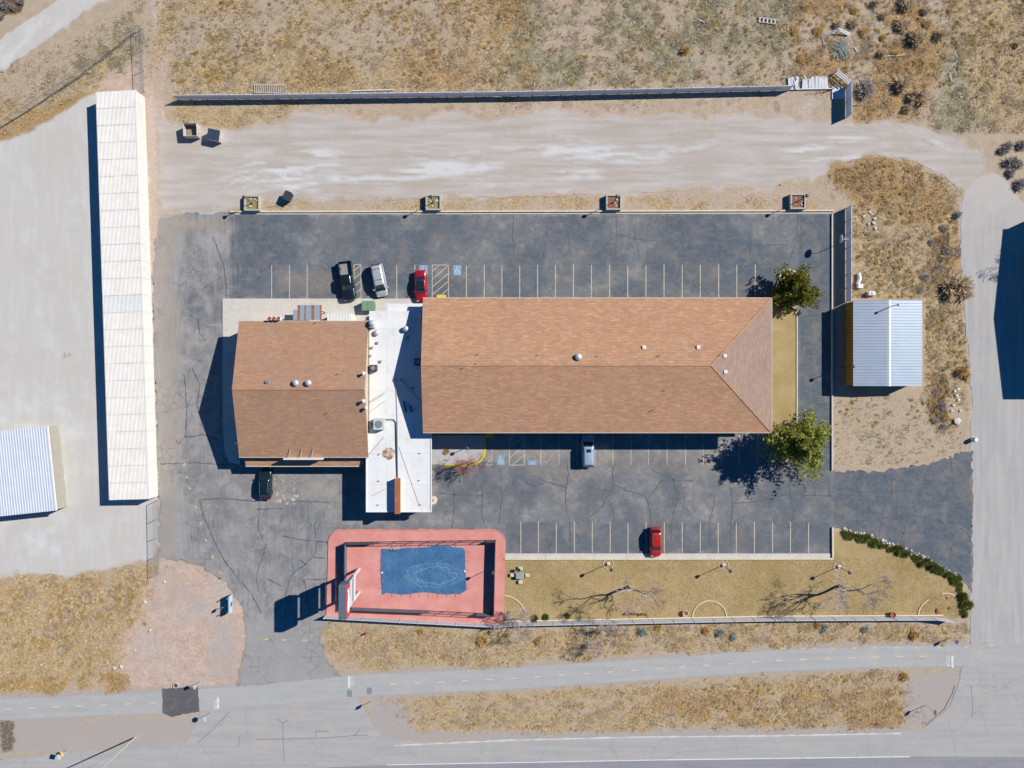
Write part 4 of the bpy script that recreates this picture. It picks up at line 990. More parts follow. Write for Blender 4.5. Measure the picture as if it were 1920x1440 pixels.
kerb('kerb', [(1560.5,1045),(1560,988)], 0.24, 0.30, CONC2, 6.5)
kerb('kerb', [(1456,560),(1456,535),(1460,520),(1468,509),(1478,505.5),(1487,508),(1494,515)], 0.2, 0.18, CONC2)
kerb('kerb', [(1494,588),(1494,800)], 0.16, 0.16, CONC2, 8.0)
kerb('kerb', [(1494,845),(1487,861),(1477,868),(1464,867),(1455,858),(1449,840),(1449,812)], 0.2, 0.18, CONC2)

# ------------------------------------------------------------------ painted markings (parts of the lot)
def mark(name, px0, py0, px1, py1, mat, z=0.034, parent=LOTO):
    a = W(px0, py0); b = W(px1, py1)
    return MB().add([(a.x,b.y,z),(b.x,b.y,z),(b.x,a.y,z),(a.x,a.y,z)], [(0,1,2,3)]).obj(name, mat, parent)
def line(name, p, q_, wpx, mat, z=0.034, parent=LOTO):
    a = W(*p); b = W(*q_); d = (b - a).normalized(); n = Vector((-d.y, d.x, 0)) * (wpx / PPM / 2)
    return MB().add([(a-n)[:2]+(z,), (b-n)[:2]+(z,), (b+n)[:2]+(z,), (a+n)[:2]+(z,)], [(0,1,2,3)]).obj(name, mat, parent)
for x in (509.5,543,576,744,778,874.5,908,941,974.5,1008,1041.5,1075,1109,1143,1177,1211,1245,1279,1313,1347.5,1381.5,1416):
    line('parking_stripe', (x, 496+random.uniform(-1,2)), (x, 560), 1.5, STRIPE)
for x in (1014,1048,1082,1116,1149,1183,1216,1250.5,1285,1318.5,1352,1386,1420):
    line('parking_stripe', (x, 814), (x, 872), 1.2, STRIPE)
for x in (976.5,1009.5,1043,1077,1110.5,1144,1177.5,1211.5,1245.5,1279,1313,1346.5,1380.5,1414.5,1448.5,1482,1516):
    line('parking_stripe', (x, 978+random.uniform(-1,3)), (x, 1037), 1.5, STRIPE)
def hatch(x0, y0, x1, y1, n, mat=STRIPE):
    for (p, q_) in (((x0,y0),(x0,y1)),((x1,y0),(x1,y1)),((x0,y0),(x1,y0))): line('hatch_border', p, q_, 1.3, mat)
    step = (y1 - y0 + 10) / n
    for i in range(n):
        ya = y0 + 12 + i*step; yb = ya - (x1-x0)*0.85; xa, xb = x0, x1
        if yb < y0: xb = x0 + (ya-y0)/0.85; yb = y0
        if ya > y1: xa = x0 + (ya-y1)/0.85; ya = y1
        if xb - xa > 3: line('hatch_bar', (xa, ya), (xb, yb), 1.3, mat, 0.038)
hatch(664, 496, 677, 560, 5); hatch(810.5, 497, 841, 560, 5); 
hatch(955, 812, 983, 872, 4); line('hatch_border', (955,872), (983,872), 1.3, STRIPE)
line('hatch_border', (922,842), (922,872), 1.2, STRIPE); line('hatch_border', (911,872), (922,872), 1.2, STRIPE); line('hatch_bar', (911,871), (921,861), 1.2, STRIPE)
def access_symbol(px0, py0, px1, py1):
    o = mark('access_symbol', px0, py0, px1, py1, BLUEP, 0.034)
    cx, cy = (px0+px1)/2, (py0+py1)/2; s = (py1-py0)/20.0
    b = MB()
    def ln(p, q_, w):
        a = W(cx+p[0]*s, cy+p[1]*s); c = W(cx+q_[0]*s, cy+q_[1]*s); d = (c-a).normalized(); n = Vector((-d.y,d.x,0))*(w*s/PPM/2)
        b.add([(a-n)[:2]+(0.038,),(c-n)[:2]+(0.038,),(c+n)[:2]+(0.038,),(a+n)[:2]+(0.038,)], [(0,1,2,3)])
    ln((-1,-5.5),(-0.5,1),1.3); ln((-0.5,1),(3,1),1.3); ln((3,1),(4.5,6),1.3); ln((-0.7,-2),(2.5,-2),1.0)
    prev = None
    for k in range(10):
        a = R(70 + k*26); p = (0.4+4.3*math.cos(a), 2.5+4.3*math.sin(a))
        if prev: ln(prev, p, 1.1)
        prev = p
    ln((-1.9,-7.4),(-0.1,-7.4),1.8)
    b.obj('wheelchair_mark', WPAINT, o)
for r_ in ((786,497,802,514),(850,497,865,516),(932,854,946,872),(990,863,1006,872)): access_symbol(*r_)
# utility locate paint
for p in ((346,868,345,873),(350,893,351,897),(355,913,357,918),(366,948,368,953),(376,978,378,984),(385,1010,387,1016),(398,1040,400,1047),(412,1071,415,1076),(496,1198.5,504,1199),(528,1199.5,537,1200),(567,1200,576,1201)):
    line('locate_mark', p[:2], p[2:], 2.2, YPAINT)
# long seams
for p in ((390,609.5,445,609.5),): line('paint_seam', p[:2], p[2:], 0.8, STRIPE)

# sealed cracks traced over the lot
cracks = [[(1064,872),(1066,890),(1060,920),(1062,950),(1068,975),(1070,1037)],[(1060,913),(1030,905),(1018,900),(1000,893)],[(1148,872),(1149,905),(1143,925),(1130,948),(1112,965),(1100,972)],
 [(1150,908),(1175,920),(1195,925),(1212,932),(1218,955),(1221,985)],[(1216,935),(1240,902),(1262,900),(1300,902)],[(1220,878),(1230,885),(1256,893),(1262,900),(1266,918),(1272,928),(1262,965),(1258,1000),(1258,1015)],
 [(1100,910),(1120,917),(1142,920)],[(1340,925),(1338,950),(1330,975),(1332,1030)],[(1370,915),(1374,940),(1370,985),(1371,1030)],[(1375,944),(1420,940),(1450,935)],[(985,905),(1000,912),(1020,905)],[(1140,935),(1152,960),(1150,978)],
 [(963,400),(961,440),(964,470)],[(1060,420),(1066,445),(1068,475)],[(1155,400),(1156,440),(1154,480)],[(1192,415),(1190,445),(1197,470),(1199,482)],[(1162,440),(1190,448),(1225,452),(1262,458),(1270,470)],[(1250,400),(1249,440)],[(1340,430),(1348,455),(1345,480)],[(1380,458),(1430,460),(1480,458)],[(1407,420),(1406,480)],[(1270,478),(1300,485),(1340,480)],
 [(1495,400),(1494,450),(1480,490)],[(1440,938),(1470,928),(1500,928),(1560,930)],[(1480,895),(1482,930),(1488,960),(1484,980)],[(1525,895),(1528,930)],[(1554,895),(1555,930)],[(1560,915),(1610,922),(1660,925),(1720,918)],[(1670,880),(1672,920),(1670,940)],[(1662,935),(1655,965),(1648,1000)],[(1682,930),(1681,970)],[(1700,965),(1695,1000),(1688,1015)],[(1640,960),(1655,964)],[(1655,970),(1690,972)],[(1700,962),(1735,970)],[(1782,855),(1786,900),(1790,950),(1788,1000),(1780,1050)],[(1690,1000),(1730,998),(1760,1010),(1790,1035)],[(1800,990),(1815,1000),(1822,1020)],[(1735,965),(1735,1000)],
 [(590,980),(592,1005),(590,1010)],[(530,1005),(565,1012),(600,1015),(614,1018)],[(594,1015),(590,1040),(570,1060),(545,1080),(540,1100),(535,1120)],[(588,1045),(608,1046)],[(560,1050),(575,1060)],[(500,1085),(520,1095),(530,1100)],[(570,1085),(575,1110),(574,1130)],[(575,1087),(610,1085)],[(485,930),(486,960),(484,990),(492,1010)],[(500,1020),(490,1050),(480,1080),(485,1110)],[(556,940),(620,942)],[(480,955),(530,953)],
 [(850,900),(852,950),(848,990)],[(905,905),(903,960),(908,985)],[(820,925),(905,930)],[(938,910),(942,930),(935,985)],[(400,445),(420,500),(425,540),(422,600)],[(355,590),(370,600),(375,625),(385,640)],[(360,690),(375,720),(370,760),(380,800),(395,830)],[(345,820),(380,815),(410,825)],[(300,870),(370,868),(430,872)],[(345,700),(350,760),(348,820)],
 [(374,940),(385,975),(400,1010),(420,1050),(450,1090),(470,1110),(490,1150)],[(372,937),(420,935),(480,940)]]
cb = MB()
for pl in cracks:
    fine = []
    for (a, b) in zip(pl[:-1], pl[1:]):
        n = max(2, int(math.hypot(b[0]-a[0], b[1]-a[1]) / 5))
        for i in range(n): fine.append((a[0]+(b[0]-a[0])*i/n+random.uniform(-1,1), a[1]+(b[1]-a[1])*i/n+random.uniform(-1,1)))
    fine.append(pl[-1])
    wv_ = [random.uniform(0.035, 0.10) for _ in fine]
    v = []; f = []
    for i, p in enumerate(fine):
        a = W(*fine[max(0,i-1)]); b = W(*fine[min(len(fine)-1,i+1)]); d = (b-a).normalized(); c = W(*p); n = Vector((-d.y,d.x,0))*wv_[i]
        v += [(c.x-n.x,c.y-n.y,0.033),(c.x+n.x,c.y+n.y,0.033)]
    for i in range(len(fine)-1): f.append((2*i,2*i+2,2*i+3,2*i+1))
    cb.add(v, f)
TAR = simple('crack_tar', A(92,97,104), 0.8, 0.15, 3)
tag(cb.obj('crack_sealant', TAR, LOTO), kind='stuff')

# path and highway paint
def cy_path(x):
    for (a, b) in zip(PATH_C[:-1], PATH_C[1:]):
        if a[0] <= x <= b[0]: return a[1] + (b[1]-a[1])*(x-a[0])/(b[0]-a[0])
    return PATH_C[-1][1]
PATHO = bpy.data.objects['bike_path']; HWYO = bpy.data.objects['highway_lane']; HWO = bpy.data.objects['highway']; SIDEO = bpy.data.objects['side_road']
x = 8.0
while x < 1770:
    if not (290 < x < 690):
        line('path_dash', (x, cy_path(x)), (x+12.5, cy_path(x+12.5)), 1.7, YFADE, 0.041, PATHO)
    x += 45.2
line('edge_line', (725,1434), (1250,1424.5), 1.6, WPAINT, 0.036, HWYO); line('edge_line', (1250,1424.5), (1706,1418.5), 2.0, WPAINT, 0.036, HWYO)
SALT = simple('pale_gravel_streak', A(208,206,204), 0.95, 0.1, 3)
def streak_sheet(name, pts, wd, mat, z, parent):
    b = MB(); v = []; f = []
    fine = []
    for (a, c) in zip(pts[:-1], pts[1:]):
        n = 24
        fine += [(a[0]+(c[0]-a[0])*i/n, a[1]+(c[1]-a[1])*i/n) for i in range(n)]
    for p in fine:
        w_ = wd * random.uniform(0.2, 1.0); q1 = W(p[0], p[1]-w_); q2 = W(p[0], p[1]+w_*0.6); v += [(q1.x,q1.y,z),(q2.x,q2.y,z)]
    for i in range(len(fine)-1): f.append((2*i,2*i+1,2*i+3,2*i+2))
    return b.add(v, f).obj(name, mat, parent)
streak_sheet('gravel_streak', [(740,1398),(960,1388),(1200,1382),(1440,1380),(1700,1375)], 2.6, SALT, 0.029, HWO)
def text_mesh(body, size, mat, loc, rz, name, parent=None, rx=0.0, ext=0.0, sx=1.0):
    cu = bpy.data.curves.new(name, 'FONT'); cu.body = body; cu.size = size; cu.align_x = 'CENTER'; cu.align_y = 'CENTER'; cu.extrude = ext
    to = bpy.data.objects.new('tmp_text', cu); COL.objects.link(to)
    bpy.context.view_layer.update()
    me = bpy.data.meshes.new_from_object(to.evaluated_get(bpy.context.evaluated_depsgraph_get()))
    bpy.data.objects.remove(to); bpy.data.curves.remove(cu)
    me.materials.clear(); me.materials.append(mat)
    o = bpy.data.objects.new(name, me); COL.objects.link(o); o.parent = parent
    off = wloc(parent) if parent else Vector((0,0,0))
    o.location = Vector(loc) - off; o.rotation_euler = (rx, 0, rz); o.scale = (sx, 1, 1)
    return o
v_ = W(1777,1240,0.041); text_mesh('STOP', 0.75, WPAINT, v_, R(-90), 'stop_lettering', PATHO)
mark('stop_bar', 1783.5, 1229.5, 1787.5, 1252, WPAINT, 0.041, PATHO)
v_ = W(661.5,1277,0.041); text_mesh('STOP', 0.62, WPAINT, v_, R(90), 'stop_lettering', PATHO)
mark('stop_bar', 652.5, 1268, 656.8, 1289, WPAINT, 0.041, PATHO)
v_ = W(403,1321,0.041); text_mesh('STOP', 0.62, WPAINT, v_, R(-90), 'stop_lettering', PATHO)
mark('stop_bar', 407, 1308, 411, 1329, WPAINT, 0.041, PATHO)
for x in (1463,1500,1520,1558,1598,1635,1676,1714,1757,1807): line('locate_mark', (x, 1216-(x-1463)*0.008), (x+9, 1216-(x-1463)*0.008), 1.8, YPAINT, 0.042, PATHO)
ar = MB(); v_ = W(1858,1209.5); ar.add([(v_.x-0.5,v_.y-0.08,0.043),(v_.x,v_.y-0.08,0.043),(v_.x,v_.y-0.25,0.043),(v_.x+0.42,v_.y,0.043),(v_.x,v_.y+0.25,0.043),(v_.x,v_.y+0.08,0.043),(v_.x-0.5,v_.y+0.08,0.043)], [(0,1,2,3,4,5,6)]); ar.obj('arrow_mark', YPAINT, PATHO)
MATM = simple('grey_tactile_mat', A(132,142,152), 0.8, 0.15, 8)
for (a, b) in ((651,1294),(688,1289)):
    c = W(a, b); o = MB().box(c.x, c.y-1.0, 0.037, c.x+0.75, c.y, 0.045).obj('tactile_mat', MATM, PATHO)
    tb = MB()
    for i in range(4):
        for j in range(5): tb.box(c.x+0.1+i*0.16, c.y-0.9+j*0.18, 0.045, c.x+0.17+i*0.16, c.y-0.83+j*0.18, 0.053)
    tb.obj('dome_rows', MATM, o)
# cracks on the old road
rc_ = MB()
for pl in ([(520,1348),(530,1355),(531,1390),(533,1430)],[(530,1355),(540,1351)],[(592,1382),(592,1371),(616,1371)],[(480,1386),(600,1384),(665,1379),(690,1378)],[(665,1379),(674,1368)],[(1735,1360),(1770,1330),(1786,1300),(1790,1285)],[(1820,1285),(1824,1320),(1822,1345)],[(370,1394),(405,1362),(430,1335)],[(447,1400),(450,1378)]):
    for (a, b) in zip(pl[:-1], pl[1:]):
        p, q_ = W(*a), W(*b); d = (q_-p).normalized(); n = Vector((-d.y,d.x,0))*0.045
        rc_.add([(p-n)[:2]+(0.029,),(q_-n)[:2]+(0.029,),(q_+n)[:2]+(0.029,),(p+n)[:2]+(0.029,)], [(0,1,2,3)])
tag(rc_.obj('road_crack', simple('road_crack_fill', A(128,127,127), 0.9, 0.12), HWO), kind='stuff')

# ------------------------------------------------------------------ white vinyl fences
VIN = simple('white_vinyl', A(238,238,242), 0.5, 0.04, 1.0, spec=0.4)
_nt = VIN.node_tree; _tr = _nt.nodes.new('ShaderNodeBsdfTranslucent'); _tr.inputs['Color'].default_value = (0.62,0.68,0.78,1)   # thin hollow vinyl lets light through
_mx = _nt.nodes.new('ShaderNodeMixShader'); _mx.inputs[0].default_value = 0.26; _ou = [q_ for q_ in _nt.nodes if q_.type == 'OUTPUT_MATERIAL'][0]
_nt.links.new(_nt.nodes['Principled BSDF'].outputs[0], _mx.inputs[1]); _nt.links.new(_tr.outputs[0], _mx.inputs[2]); _nt.links.new(_mx.outputs[0], _ou.inputs['Surface'])
def vinyl_fence(name, pts, h, label, panel=2.2, face=0.05, group=None, skip=()):
    P = [W(*p) for p in pts]
    root = thing(name, P[0], label, 'fence', group)
    L = [0.0]
    for a, b in zip(P[:-1], P[1:]): L.append(L[-1] + (b-a).length)
    n = max(1, round(L[-1] / panel))
    def at(s):
        for i in range(len(P)-1):
            if s <= L[i+1] + 1e-6: return P[i].lerp(P[i+1], (s-L[i])/(L[i+1]-L[i]))
        return P[-1]
    for i in range(n + 1):
        p = at(L[-1]*i/n)
        po = MB().box(p.x-0.065, p.y-0.065, 0, p.x+0.065, p.y+0.065, h+0.02).obj('post', VIN, root)
        MB().add([(p.x-0.085,p.y-0.085,h+0.02),(p.x+0.085,p.y-0.085,h+0.02),(p.x+0.085,p.y+0.085,h+0.02),(p.x-0.085,p.y+0.085,h+0.02),(p.x,p.y,h+0.10)], [(3,2,1,0),(0,1,4),(1,2,4),(2,3,4),(3,0,4)]).obj('cap', VIN, po)
    for i in range(n):
        if i in skip: continue
        a = at(L[-1]*i/n); b = at(L[-1]*(i+1)/n); d = (b-a).normalized()
        a2 = a + d*0.068; b2 = b - d*0.068
        hh = h + random.uniform(-0.02, 0.0)
        o = MB().beam((a2.x,a2.y,hh/2+0.05), (b2.x,b2.y,hh/2+0.05), face, hh-0.12).obj('panel', VIN, root)
        MB().beam((a2.x,a2.y,hh-0.06), (b2.x,b2.y,hh-0.06), 0.09, 0.09).obj('rail', VIN, o)
    return root
vinyl_fence('vinyl_fence', [(335,187),(480,186),(960,180.5),(1478,169.5)], 1.8, 'long white vinyl privacy fence along the north edge of the gravel drive')
vinyl_fence('vinyl_fence', [(1586,164),(1586,221)], 2.0, 'short white vinyl fence return beside the dead brush', 2.35)
vinyl_fence('vinyl_fence', [(1586,391),(1586,566)], 1.9, 'white vinyl fence between the lot and the metal building')
vinyl_fence('vinyl_fence', [(612,1153),(770,1161.5),(926,1169.5)], 1.7, 'white vinyl fence along the south side of the pink pool deck', 2.9)
vinyl_fence('vinyl_fence', [(926,1171),(960,1167),(1440,1157.5),(1768,1156),(1782,1161)], 1.7, 'white vinyl fence along the south side of the lawn', 3.0)
kerb('footing', [(960,1164.5),(1440,1155),(1768,1153.5)], 0.16, 0.10, CONC2, 6.0, 0.02)
# wind-broken pieces of the fence
bf = thing('collapsed_fence', W(1520,157), 'white fence panels blown flat at the broken end of the north fence', 'fence panel')
for i in range(12):
    xx = 1481 + i*6.3
    if i in (3,): continue
    tl = random.uniform(-2,2)
    a = W(xx, 168-random.uniform(0,2), 0.15); b = W(xx+tl, 145+random.uniform(-2,2) + (4 if 4 <= i <= 6 else 0), 0.25+0.1*random.random())
    MB().beam(a, b, 0.46, 0.05).obj('board', VIN, bf)
for (p, q_) in (((1480,167.5,.22),(1560,166,.22)),((1512,150,.3),(1508,141,.4)),((1483,166,.35),(1496,147,.35)),((1530,145,.32),(1557,145,.32)),((1488,146,.3),(1493,167,.4))):
    MB().beam(W(*p), W(*q_), 0.13, 0.09).obj('rail', VIN, bf)
bf2 = thing('fallen_fence_rail', W(1580,145), 'pair of leaning white fence rails above the dead brush', 'fence rail')
for k, zz in enumerate((0.4, 0.9, 1.3)): MB().beam(W(1565+k*2.5,136-k*2.5,zz), W(1592+k*2,158-k*3,zz+0.1), 0.14, 0.12).obj('rail', VIN, bf2)
for p in ((1566,137),(1592,160)):
    c = W(*p); MB().box(c.x-0.07,c.y-0.07,0,c.x+0.07,c.y+0.07,1.45).obj('post', VIN, bf2)
bf3 = thing('collapsed_fence', W(1568,174), 'white fence panel lying flat in the shade of the fence return', 'fence panel')
a = W(1561,163); b = W(1584,186)
for i in range(5): MB().box(a.x+i*0.38, b.y, 0.06, a.x+i*0.38+0.36, a.y, 0.11).obj('board', VIN, bf3)
MB().box(a.x-0.14, b.y-0.02, 0.06, a.x-0.03, a.y, 0.16).obj('rail', VIN, bf3)
bp = thing('broken_post', W(1562,168), 'leaning broken fence post at the gap in the north fence', 'post')
MB().beam(W(1562,167,0.0), W(1567,160,1.3), 0.12).obj('post', VIN, bp)
for (p, q_, lab) in (((662,171),(738,169),'long white fence rail lying in the weeds north of the fence'),((1650,107),(1695,104),'white plank lying among the golden brush'),((1309,38),(1320,43),'short white stick lying in the olive field grass'),((1780,137),(1783,153),'thin white stick on the green patch of the field'),((1602,90),(1606,97),'short white stick beside the matted brush')):
    a, b = W(*p), W(*q_); r0 = thing('fence_rail', a, lab, 'rail')
    MB().beam((a.x,a.y,0.16),(b.x,b.y,0.16), 0.16 if q_[0]-p[0] > 50 else 0.08, 0.1).obj('rail', VIN, r0)
    for e_ in (a, b): MB().box(e_.x-0.05, e_.y-0.05, 0.0, e_.x+0.05, e_.y+0.05, 0.12).obj('end_block', VIN, r0)
def lattice(px0, py0, px1, py1, n, label, rz=0.0, mat=None):
    mat = mat or WOODG
    c = W((px0+px1)/2, (py0+py1)/2); t = thing('slat_frame', c, label, 'frame', None, rz)
    w = (px1-px0)/PPM; d = (py1-py0)/PPM
    for s in (-1, 1): MB().box(-w/2, s*d/2-0.05, 0.08, w/2, s*d/2+0.05, 0.18).obj('rail', mat, t, world=False)
    for i in range(n): MB().box(-w/2+(i+0.2)*w/n, -d/2, 0.18, -w/2+(i+0.55)*w/n, d/2, 0.22).obj('slat', mat, t, world=False)
lattice(477, 160, 539, 175, 18, 'slatted frame lying flat in the weeds against the north fence', R(-1), simple('pale_wood', A(206,196,180), 0.9, 0.15))
lattice(1421, 36, 1457, 44, 5, 'open grid frame lying far out in the field', R(-8), simple('white_slat', A(210,206,196), 0.9, 0.1))
cr_ = thing('pipe_frame', W(1565,68), 'bent white frame of rails leaning in the brush', 'frame')
for (p, q_) in (((1540,68,.2),(1572,53,.9)),((1541,71,.2),(1573,56,.7)),((1572,53,.9),(1594,63,.3)),((1573,57,.7),(1592,66,.2)),((1540,68,.05),(1546,84,.05)),((1572,53,.9),(1574,56,0))): MB().beam(W(*p), W(*q_), 0.11, 0.08).obj('rail', VIN, cr_)

# ------------------------------------------------------------------ chain-link fences
WIRE = simple('galvanised_wire', A(150,158,160), 0.6, 0.1, metal=0.3)
def chainlink(pts, h, label, span=3.0, wires=True):
    P = [W(*p) for p in pts]; root = thing('chain_link_fence', P[0], label, 'fence')
    wb_ = MB()
    for a, b in zip(P[:-1], P[1:]):
        n = max(1, round((b-a).length/span))
        for i in range(n+1):
            if i == 0 and a is not P[0]: continue
            p = a.lerp(b, i/n); MB().tube([(p.x,p.y,-0.02),(p.x,p.y,h)], 0.045, 6).obj('post', WIRE, root)
        MB().tube([(a.x,a.y,h-0.02),(b.x,b.y,h-0.02)], 0.035, 5).obj('top_rail', WIRE, root)
        L = (b-a).length; m_ = int(L/0.22)
        for i in range(m_):
            for s in (0, 1):
                t0 = i*0.22/L; t1 = min(1.0, (i*0.22+h*0.6)/L)
                p = a.lerp(b, t0 if s == 0 else t1); q_ = a.lerp(b, t1 if s == 0 else t0)
                wb_.beam((p.x,p.y,0.04),(q_.x,q_.y,h-0.05), 0.011)
    wb_.obj('wire_mesh', WIRE, root)
chainlink([(-40,266),(60,206),(160,140),(266,56),(271,172)], 1.6, 'chain link fence angling round the north corner of the gravel yard', 3.4)
chainlink([(297,938),(299,1075)], 1.7, 'chain link fence running south from the storage shed', 2.9)

# ------------------------------------------------------------------ pool enclosure
def pink_material():
    t = NT('pink_deck'); nf = t.noise(2.0, 5.0, 0.65); nm = t.noise(0.4, 4.0, 0.6)
    col = t.mix(t.rng(nm, 0.35, 0.65), A(222,158,148), A(212,138,128))
    col = t.mix(t.rng(nf, 0.66, 0.78, 0, 0.6), col, A(226,190,170))
    sy = t.n.new('ShaderNodeSeparateXYZ'); t.l.new(t.P(), sy.inputs[0])
    fr = t.math('FRACT', t.math('MULTIPLY', t.math('ADD', sy.outputs[0], 1.0), 1/2.9))
    col = t.mix(t.math('MULTIPLY', t.rng(fr, 0, 0.016, 1, 0), 0.3), col, A(170,96,92))
    return t.fin(t.scale(col, t.rng(t.noise(8.0, 3.0), 0.3, 0.7, 0.95, 1.05)), 0.85, 0, 0.25)
PINK = pink_material()
deck = [(612,1153),(616,1020)] + arc(641,1019,25,180,270,6) + [(924,994)] + arc(923,1019,25,270,360,6) + [(946,1100),(943,1171),(770,1162)]
flat('pool_deck', deck, 0.0, 0.15, PINK)
kb = MB()
dk_ = deck[1:-4]
for p, q_ in zip(dk_[:-1], dk_[1:]):
    a = W(*p); b = W(*q_); kb.beam((a.x,a.y,0.085),(b.x,b.y,0.085), 0.18, 0.17)
tag(kb.obj('deck_edge', simple('pink_kerb', A(222,134,120), 0.85, 0.08)), kind='structure')
def cover_material():
    t = NT('blue_pool_cover'); nm = t.noise(0.5, 3.0, 0.5); nf = t.noise(3.0, 3.0, 0.6)
    sy = t.n.new('ShaderNodeSeparateXYZ'); t.l.new(t.P(), sy.inputs[0])
    col = t.mix(t.rng(nm, 0.35, 0.65), A(62,106,148), A(76,120,160))
    # dried water marks: contour bands of a smooth field centred on the pool
    c = W(815, 1078)
    mp = t.n.new('ShaderNodeMapping'); mp.inputs['Location'].default_value = (-c.x*0.22, -c.y*0.52, 0); mp.inputs['Scale'].default_value = (0.22, 0.52, 0); t.l.new(t.P(), mp.inputs[0])
    ln_ = t.n.new('ShaderNodeVectorMath'); ln_.operation = 'LENGTH'; t.l.new(mp.outputs[0], ln_.inputs[0])
    fld = t.math('ADD', ln_.outputs['Value'], t.math('MULTIPLY', t.noise(0.9, 4.0, 0.6), 0.7))
    for r0, am in ((1.02, 0.24), (1.28, 0.16)):
        bd = t.rng(t.math('ABSOLUTE', t.math('SUBTRACT', fld, r0)), 0.0, 0.11, am, 0.0)
        col = t.mix(bd, col, A(178,200,214))
    for ax_, per in ((0, 1.38), (1, 1.3)):
        fr = t.math('FRACT', t.math('MULTIPLY', t.math('ADD', sy.outputs[ax_], 40.0), 1/per))
        col = t.mix(t.math('MULTIPLY', t.rng(fr, 0, 0.05, 1, 0), t.rng(nf, 0.45, 0.7, 0.0, 0.28)), col, A(178,200,214))
    t.bump(t.noise(0.8, 4.0, 0.6, dist=1.0), 0.6, 0.3)
    return t.fin(col, 0.6, 0, 0.3)
pc = thing('pool_cover', W(795,1070), 'blue fabric cover stretched over the swimming pool', 'pool cover')
top = [(715,1029+0)] + [(x, 1027 + (2.5*math.sin((x-715)/14.0) if x < 770 else 0) - (5 if 805 < x < 845 else 2)*math.sin((x-770)/105*math.pi if x > 770 else 0)) for x in range(723, 868, 8)] + [(872,1031)]
botm = [(875,1106),(862,1114)] + [(x, 1112 + 2.0*math.sin(x/13.0)) for x in range(854, 722, -8)] + [(717,1115)]
poly = top + [(873,1066)] + botm + [(714,1070)]
bm_ = bmesh.new()
vv = [bm_.verts.new((W(*p).x, W(*p).y, 0.20)) for p in poly]; fc = bm_.faces.new(vv)
r_ = bmesh.ops.extrude_face_region(bm_, geom=[fc]); bmesh.ops.translate(bm_, verts=[e for e in r_['geom'] if isinstance(e, bmesh.types.BMVert)], vec=(0,0,-0.03))
me = bpy.data.meshes.new('fabric'); bm_.normal_update(); bm_.to_mesh(me); bm_.free(); me.materials.append(cover_material())
fo = bpy.data.objects.new('fabric', me); COL.objects.link(fo); fo.parent = pc; fo.location = -Vector(wloc(pc))
STRAP = simple('cover_strap', A(126,92,98), 0.8, 0.1)
for x in range(735, 870, 17):
    for (ya, yb) in ((1027,1020),(1113,1120)):
        MB().beam(W(x,ya,0.18), W(x,yb,0.165), 0.06, 0.02).obj('strap', STRAP, pc)
for y in range(1035, 1110, 17):
    for (xa, xb) in ((716,709),(873,880)): MB().beam(W(xa,y,0.18), W(xb,y,0.165), 0.06, 0.02).obj('strap', STRAP, pc)
for (a, b) in ((717,1073),(872,1070)): 
    c = W(a, b); MB().box(c.x-0.12, c.y-0.14, 0.2, c.x+0.12, c.y+0.14, 0.27).obj('corner_weight', WHITE, pc)
pl_ = thing('pool_ladder', W(744,1028), 'pair of bent steel handrails at the edge of the covered pool', 'ladder')
for xx in (741, 747.5):
    c = W(xx, 1026); pts = [(c.x, c.y+0.35, 0.15), (c.x, c.y+0.35, 0.6)] + [(c.x, c.y+0.35*math.cos(a)-0.0, 0.6+0.42*math.sin(a)) for a in [k*math.pi/8 for k in range(1,8)]] + [(c.x, c.y-0.35, 0.6), (c.x, c.y-0.35, 0.2)]
    MB().tube(pts, 0.03, 6).obj('handrail', GALV, pl_)
SCREEN = simple('grey_screen', A(112,114,126), 0.8, 0.08, 1.5)
def screen(pts, h, z0=0.15, parent=None):
    P = [W(*p) for p in pts]
    for a, b in zip(P[:-1], P[1:]):
        L = (b-a).length; n = max(1, round(L/1.5)); v = []; f = []; d = (b-a).normalized(); nn2 = Vector((-d.y, d.x, 0))
        for i in range(n):
            p = a.lerp(b, i/n); q_ = a.lerp(b, (i+1)/n)
            MB().beam((p.x,p.y,z0+h/2), (q_.x,q_.y,z0+h/2), 0.03, h*random.uniform(0.97,1.0)).obj('screen', SCREEN, parent)
def rail_fence(pts, h, z0=0.15, parent=None, span=2.45):
    P = [W(*p) for p in pts]
    wires = MB()
    for a, b in zip(P[:-1], P[1:]):
        n = max(1, round((b-a).length/span))
        for i in range(n+1):
            p = a.lerp(b, i/n); MB().tube([(p.x,p.y,z0),(p.x,p.y,z0+h)], 0.05, 6).obj('post', DARKM, parent)
        for zz in (0.12, h-0.02): MB().tube([(a.x,a.y,z0+zz),(b.x,b.y,z0+zz)], 0.04, 6).obj('rail', DARKM, parent)
        L = (b-a).length
        for i in range(int(L/0.25)):
            for s in (0,1):
                t0, t1 = i*0.25/L, min(1.0,(i*0.25+h*0.55)/L); p = a.lerp(b, t0 if s else t1); q_ = a.lerp(b, t1 if s else t0)
                wires.beam((p.x,p.y,z0+0.1),(q_.x,q_.y,z0+h-0.04), 0.009)
    wires.obj('wire_mesh', DARKM, parent)
pf = thing('pool_fence', W(650,1016), 'dark pool enclosure fence with grey wind screens at its corners', 'fence')
HF = 1.5
ring = [(650,1016),(929,1012),(926,1150),(800,1144),(649,1138)]
rail_fence(ring + [ring[0]], HF, parent=pf)
screen([(650.5,1137),(651,1017)], HF, parent=pf); screen([(651,1016.7),(705,1016)], HF, parent=pf); screen([(912,1013),(928,1012.5)], HF, parent=pf)
screen([(928.4,1013),(925.6,1149)], HF, parent=pf); screen([(662,1138.2),(806,1143.9)], HF, parent=pf); screen([(893,1148.2),(925,1149.6)], HF, parent=pf)

